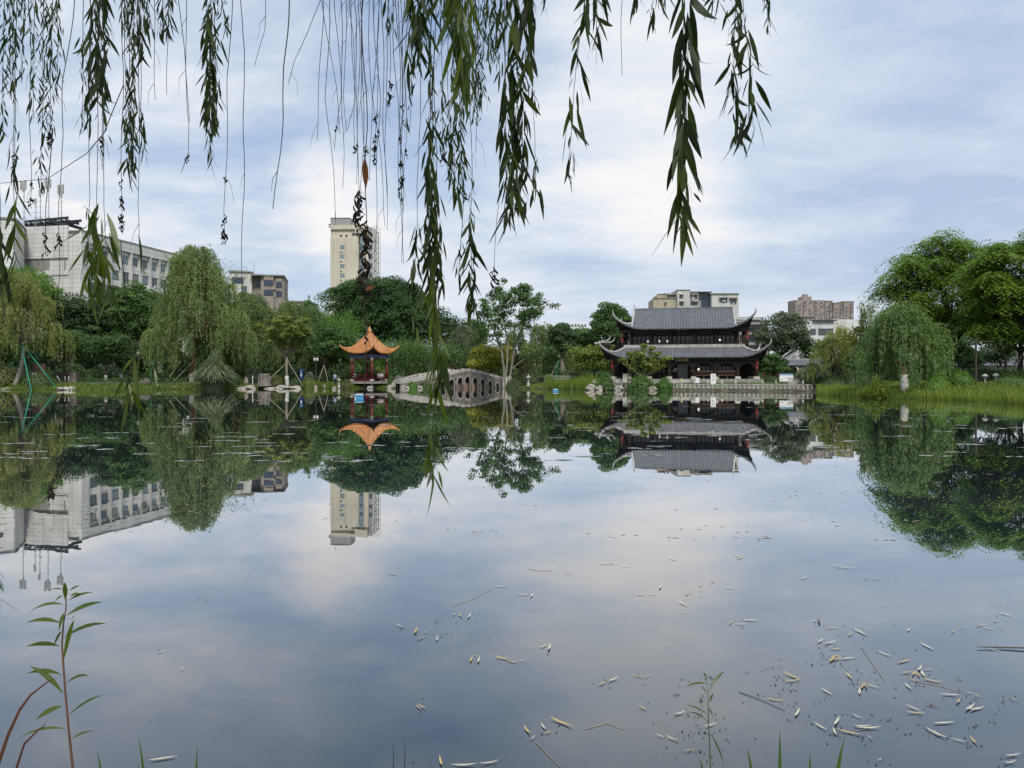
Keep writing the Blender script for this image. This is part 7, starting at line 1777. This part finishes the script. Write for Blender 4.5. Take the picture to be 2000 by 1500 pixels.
sapling('young willow shoot with spreading narrow leaves at the near water corner', [z4(508, 1500), z4(480, 1240), z4(455, 960), z4(432, 640), z4(442, 500), z4(460, 390), z4(458, 250)], 1.6, [(*z4(a, b), *z4(c, d), w_) for a, b, c, d, w_ in lv4], .22)
lv6 = [(240, 860, 330, 745, 5), (232, 815, 110, 835, 4), (232, 795, 208, 752, 4), (228, 870, 195, 830, 3), (245, 920, 268, 868, 4), (230, 1020, 125, 975, 3), (235, 990, 110, 935, 3), (240, 950, 265, 1005, 3), (255, 1100, 330, 1280, 3)]
sapling('thin young shoot with a forked tip rising from the littered water', [z6(250, 1286), z6(244, 1120), z6(238, 990), z6(236, 870), z6(232, 800)], 1.75, [(*z6(a, b), *z6(c, d), w_) for a, b, c, d, w_ in lv6], .1, th=.5, bk='blade_green')
def grassblade(label, pts, D, wpx, m, name='tall_grass', z0=.15):
    u = D / F; P3 = [P(x, y, D) for x, y in pts]; lo = P3[0]; k = (lo - P3[1]); base = lo + k * max(.2, (lo.z - z0) / max(.05, -k.z if k.z < 0 else .3)) if k.z < -.02 else Vector((lo.x, lo.y, z0)); base.z = z0
    full = [base, base.lerp(lo, .6)] + P3; n = len(full); v = []
    for i, p in enumerate(full):
        d = (full[min(i + 1, n - 1)] - full[max(i - 1, 0)]).normalized(); s = d.cross(Vector((.15, 1, .1))).normalized()
        w_ = wpx * u * (1 if i < 2 else (1 - (i - 1) / (n - 2 + .02)) ** .7) * .5
        v += [p - s * w_, p + Vector((0, -w_ * .5, 0)), p + s * w_]
    o = MB(Matrix.Translation(-base)).add(v, [q for i in range(n - 1) for q in ((3 * i, 3 * i + 1, 3 * i + 4, 3 * i + 3), (3 * i + 1, 3 * i + 2, 3 * i + 5, 3 * i + 4))]).build(name, m, None, True, base)
    return tag(o, label, 'grass', 'grass blades on the near bank', 'thing')
grassblade('broad reddish dry blade arching beside the young willow shoot', [z4(-10, 1465), z4(60, 1262), z4(140, 1090), z4(215, 990), z4(330, 900), z4(412, 865)], 1.45, 9, M['blade_brown'])
grassblade('thinner reddish blade with a pale withered tip', [z4(112, 1510), z4(170, 1332), z4(250, 1252), z4(300, 1210), z4(335, 1162)], 1.5, 6, M['blade_brown'])
for lab, a, b, w_ in (('short green blade tip closest to the young willow shoot', z4(703, 1510), z4(675, 1378), 7), ('taller green blade tip between two shorter ones', z4(1000, 1510), z4(966, 1272), 8), ('thin green blade tip beside the floating white leaf', z4(1370, 1510), z4(1378, 1342), 6),
                     ('green blade tip next to the thin forked shoot', z6(478, 1290), z6(455, 1172), 8), ('tall upright green blade tip among the floating leaves', z6(638, 1290), z6(637, 1065), 9), ('short upright green blade tip', z6(806, 1290), z6(805, 1198), 6), ('broad leaning green blade tip among the floating leaves', z6(962, 1290), z6(1001, 1104), 10), ('small green blade tip at the foot of the forked shoot', z6(205, 1290), z6(190, 1228), 6)):
    mid = ((a[0] * .6 + b[0] * .4), (a[1] * .55 + b[1] * .45)); grassblade(lab, [a, mid, b], 1.55, w_, M['blade_green'])
for lab, a, b in (('thin dark stick standing in the near water', (768, 1505), (766, 1450)), ('second thin dark stick with a broken tip in the near water', (790, 1505), (789, 1440))):
    Y = 2.85; p = P(*a, Y); q = P(*b, Y); o = MB().tube([Vector((.01, 0, -p.z - .05)), Vector((0, 0, 0)), (q - p) * .6 + Vector((.004, 0, 0)), q - p], [.002, .0018, .0013, .0004], 5).build('dry_stick', M['stick'], None, False, p); tag(o, lab, 'stick', 'dry sticks in the near water')

# ------------------------------------------------------------------ leaves floating on the water
M['fl_w'] = mat('pale_dry_leaf', (.6, .57, .43), .5, .15, 30); M['fl_y'] = mat('yellow_dry_leaf', (.56, .42, .16), .55, .25, 30); M['fl_c'] = mat('cream_dry_leaf', (.62, .58, .44), .55, .2, 30)
M['fl_t'] = mat('tan_dry_leaf', (.42, .32, .2), .6, .25, 30); M['fl_p'] = mat('pinkish_dry_leaf', (.5, .33, .28), .6, .2, 30); M['fl_b'] = mat('brown_dry_leaf', (.16, .07, .03), .7, .3, 30)
z5 = lambda x, y: (700 + x / 3, 1000 + y / 3)
FL5 = [(220,663,268,682,'w'),(327,720,345,680,'y'),(342,755,395,730,'t'),(385,708,415,712,'w'),(458,760,465,732,'w'),(550,612,572,595,'y'),(585,598,608,622,'y'),(640,628,658,600,'w'),(795,440,872,438,'w'),(925,485,1005,488,'w'),(1008,505,1022,482,'w'),(655,885,668,850,'y'),(670,845,720,850,'y'),(700,890,708,855,'c'),(795,852,900,870,'y'),(860,875,940,885,'y'),(930,875,985,873,'w'),(1060,800,1110,780,'w'),(1112,818,1125,780,'w'),(335,1135,372,1165,'p'),(350,1132,398,1160,'y'),(970,1262,1008,1310,'y'),(1070,1245,1098,1283,'w'),(1082,1302,1140,1290,'y'),(1003,1340,1038,1320,'c'),(1120,1210,1262,1268,'y'),(475,1440,490,1500,'y'),(540,1492,700,1485,'w'),(705,1485,828,1465,'w'),(1402,1020,1455,998,'y'),(1460,1000,1525,972,'w'),(1605,960,1672,972,'y'),(1680,970,1715,960,'y'),(1640,1138,1690,1165,'y'),(1610,488,1680,485,'w'),(1690,485,1755,487,'w'),(1765,455,1775,432,'w'),(1455,138,1520,152,'w'),(1200,358,1260,362,'y'),(1535,320,1600,320,'w'),(1400,308,1500,300,'c'),(1425,183,1440,187,'w'),(1740,1308,1800,1328,'w'),(155,360,240,372,'t')]
FL6 = [(15,115,60,130,'w'),(370,98,440,115,'y'),(400,122,425,110,'y'),(930,160,1000,160,'w'),(940,170,1065,172,'w'),(755,233,785,222,'w'),(1170,235,1200,238,'w'),(250,255,283,247,'y'),(322,282,388,285,'w'),(190,262,200,275,'w'),(100,318,160,312,'t'),(72,358,112,382,'w'),(80,422,118,422,'w'),(355,485,378,468,'y'),(420,462,522,466,'w'),(390,485,460,487,'w'),(890,505,970,507,'y'),(1050,512,1130,552,'w'),(1060,515,1120,548,'w'),(1020,552,1036,535,'y'),(808,465,850,473,'w'),(850,590,878,568,'w'),(878,598,955,582,'w'),(915,628,990,622,'y'),(915,700,945,665,'y'),(930,690,985,670,'y'),(925,670,970,658,'y'),(970,682,1058,673,'w'),(655,755,755,798,'y'),(655,806,755,800,'y'),(1005,758,1045,797,'y'),(1090,850,1110,810,'t'),(1108,815,1125,850,'t'),(1082,882,1082,840,'w'),(1120,823,1200,845,'w'),(868,845,932,882,'w'),(1185,640,1265,668,'w'),(1290,703,1368,685,'y'),(1310,760,1385,752,'y'),(1375,775,1395,750,'y'),(1400,755,1418,785,'y'),(1405,750,1430,722,'w'),(1425,745,1445,785,'w'),(1440,742,1495,737,'y'),(1420,590,1500,632,'c'),(1350,528,1362,508,'w'),(1595,535,1612,522,'y'),(1730,495,1792,490,'y'),(1760,503,1842,518,'y'),(1825,472,1865,463,'y'),(1848,420,1940,443,'w'),(1795,625,1875,638,'w'),(1335,818,1375,855,'w'),(1340,787,1412,805,'y'),(1420,790,1555,815,'y'),(1530,878,1650,884,'c'),(1675,868,1718,873,'w'),(1720,875,1758,898,'y'),(1920,898,1968,915,'y'),(1620,930,1648,905,'y'),(1670,970,1725,937,'w'),(1690,970,1780,950,'w'),(1340,938,1425,973,'c'),(1335,980,1455,985,'y'),(1440,930,1540,955,'b'),(560,903,662,915,'y'),(722,1005,748,960,'w'),(830,1038,902,1082,'w'),(940,1055,970,1008,'w'),(935,1065,950,1110,'w'),(955,1075,1100,1110,'y'),(1050,1058,1150,1055,'c'),(1060,1068,1205,1066,'w'),(1040,990,1100,1015,'c'),(1128,1110,1155,1135,'p'),(1450,1070,1580,1130,'w'),(1490,1085,1560,1120,'w'),(1590,1125,1680,1148,'c'),(1700,1120,1742,1162,'y'),(1490,1042,1615,1035,'c'),(1890,1225,1980,1215,'w'),(1880,1265,1960,1255,'w'),(1180,1245,1215,1243,'w'),(100,1195,160,1190,'y'),(0,1115,75,1140,'w'),(40,995,115,975,'w'),(215,1060,285,1042,'w'),(860,488,852,460,'b')]
FL4 = [(1090,705,1160,683,'w'),(1255,822,1292,808,'w'),(498,450,528,430,'y'),(1437,330,1460,317,'y'),(1035,1455,1240,1425,'w')]
allfl = [(z5(a, b), z5(c, d), k) for a, b, c, d, k in FL5] + [(z6(a, b), z6(c, d), k) for a, b, c, d, k in FL6] + [(z4(a, b), z4(c, d), k) for a, b, c, d, k in FL4]
kn = dict(w='whitish', y='yellow', c='cream', t='tan', p='pinkish', b='dark brown')
flecks = []
def zone(px, py):
    if px < 480: return 'on the open water near the young willow shoot'
    if py < 1130: return 'far out on the mirrored cloud'
    if px < 860: return 'on the water between willow shoot and dry sticks' if py > 1400 else 'in the loose scatter on the middle water'
    if px < 1120: return 'beside the two dry sticks' if py > 1440 else ('in the little cluster on the middle water' if py < 1320 else 'in the small group nearer the viewer')
    if px < 1480: return 'around the thin forked shoot' if py > 1330 else 'drifting ahead of the thin forked shoot'
    if px < 1700: return 'in the litter between forked shoot and broad blade' if py > 1350 else 'in the outer litter drift'
    return 'in the densest litter at the picture edge' if py > 1250 else 'in the thin litter beyond the floating twig'
for (a, b, k) in allfl:
    A_ = Vector((*W(*a), .004)); B2 = Vector((*W(*b), .004)); d = B2 - A_; L = d.length
    if L > .2: B2 = A_ + d * (.2 / L); d = B2 - A_; L = .2
    L = max(L, .022); wd = np.array([min(.0135, max(.0055, L * .115))]); c = (A_ + B2) / 2
    v = lance(np.array([tuple(A_ - c)]), np.array([tuple(d)]), np.array([L]), wd, np.array([0.0]), np.array([[0, 0, 1.0]]))
    # a floating leaf is slightly cupped: tips lift off the water
    hl = (v[0, :, :2] ** 2).sum(1); v[0, :, 2] = .0015 + .006 * hl / max(1e-6, hl.max()) * random.uniform(.2, 1.3)
    o = quads_np('floating_leaf', v, np.array([.5]), M['fl_' + k], None, c, 14, LF)
    size = 'short' if L < .055 else ('long' if L > .11 else 'slim'); dr = 'lying across' if abs(d.x) > abs(d.y) else 'pointing outward'
    tag(o, f'{size} {kn[k]} willow leaf {dr} {zone(*a)}', 'leaf', 'fallen willow leaves on the water')
    for _ in range(5 if a[0] > 1300 else 3):
        if random.random() < .75: flecks.append((c.x + random.gauss(0, .05), c.y + random.gauss(0, .045)))
p1, p2 = Vector((*W(*z6(1740, 620)), .01)), Vector((*W(*z6(2060, 628)), .012))
tag(MB(Matrix.Translation(-p1)).tube([p1, p1.lerp(p2, .4) + Vector((0, .01, -.004)), p2], [.002, .004, .005], 6).build('floating_twig', M['bark'], None, True, p1), 'brown twig floating at the picture edge among the leaves', 'twig')
for k, (a, b) in enumerate([(z5(1330, 1275), z5(1570, 1280)), (z5(1040, 1352), z5(1190, 1500)), (z6(1090, 612), z6(1230, 815)), (z5(545, 555), z5(780, 455)), (z6(410, 865), z6(665, 968)), (z6(1380, 800), z6(1660, 870)), (z5(1000, 335), z5(1140, 343))]):
    p1, p2 = Vector((*W(*a), .003)), Vector((*W(*b), .003)); md = p1.lerp(p2, .5) + Vector((random.gauss(0, .02), random.gauss(0, .03), 0))
    lab = ['hair thin pale stem floating ahead of the two dry sticks', 'hair thin pale stem trailing toward the viewer from a leaf group', 'hair thin stem crossing the litter drift', 'hair thin stem trailing from a whitish leaf on the middle water', 'dark thin stem lying beside the forked shoot', 'thin stem through the densest litter', 'hair thin stem far out on the water'][k]
    tag(MB(Matrix.Translation(-p1)).tube([p1, md, p2], [.0016, .0014, .001], 5).build('grass_stalk', M['fl_t'] if k != 4 else M['stick'], None, False, p1), lab, 'stem', 'thin stems floating on the water')
# duckweed specks near the leaves, and thin scum patches out on the pond
def discs(name, pts, r0, r1, m, label, kind='stuff', asp=1.0, z=.003, n=7):
    pts = np.array(pts); N = len(pts); a = np.arange(n) / n * 6.283; r = rng.uniform(r0, r1, N) ; wob = rng.uniform(.55, 1.25, (N, n))
    v = np.stack([pts[:, None, 0] + np.cos(a) * r[:, None] * wob * asp, pts[:, None, 1] + np.sin(a) * r[:, None] * wob, np.full((N, n), z)], 2)
    return tag(quads_np(name, v, np.full(N, .5), m, None, None, n), label, 'floating scraps', None, kind)
M['duckweed'] = mat('dark_duckweed', (.05, .065, .05), .7, .4, 40); M['scum'] = mat('pale_pond_film', (.4, .42, .39), .6, .3, 2)
for _ in range(46):
    px, py = random.gauss(1690, 190), random.gauss(1340, 75)
    if py < 1490:
        x, y = W(px, py); dx, dy = random.gauss(0, .012), random.gauss(0, .012)
        for k in range(random.randint(3, 14)): flecks.append((x + dx * k + random.gauss(0, .012), y + dy * k + random.gauss(0, .014)))
for (px, py) in [(840, 1215), (850, 1240), (1380, 1400), (1360, 1330), (1345, 1395), (1690, 1133), (1720, 1133), (1370, 1440), (1330, 1425), (1350, 1470), (1180, 1103), (1500, 1365), (980, 1000), (800, 1010), (600, 1000), (1430, 990)]:
    x, y = W(px, py); flecks += [(x + random.gauss(0, .07), y + random.gauss(0, .03)) for _ in range(12)]
discs('duckweed', flecks, .0014, .0062, M['duckweed'], 'tiny dark duckweed specks scattered among the floating leaves')
sc_ = []
for _ in range(330):
    py = 762 + 140 * random.random() ** 2.2; px = random.uniform(-20, 2000); x, y = W(px, py)
    if shore_dist(np.array([x]), np.array([y]))[0] > -1.0: continue
    s = y / 60
    k0 = random.randint(2, 9)
    for j in range(k0): sc_.append((x + random.gauss(0, .45) * s, y + random.gauss(0, .22) * s))
discs('pond_film', sc_, .02, .075, M['scum'], 'thin pale film patches floating far out on the pond', asp=2.8)
far = []
for _ in range(120):
    px, py = random.uniform(0, 2000), random.uniform(860, 1060); x, y = W(px, py)
    for j in range(random.randint(1, 5)): far.append((x + random.gauss(0, .12), y + random.gauss(0, .05)))
discs('floating_scraps', far, .006, .016, M['fl_t'], 'small pale scraps drifting on the middle of the pond', asp=2.0)
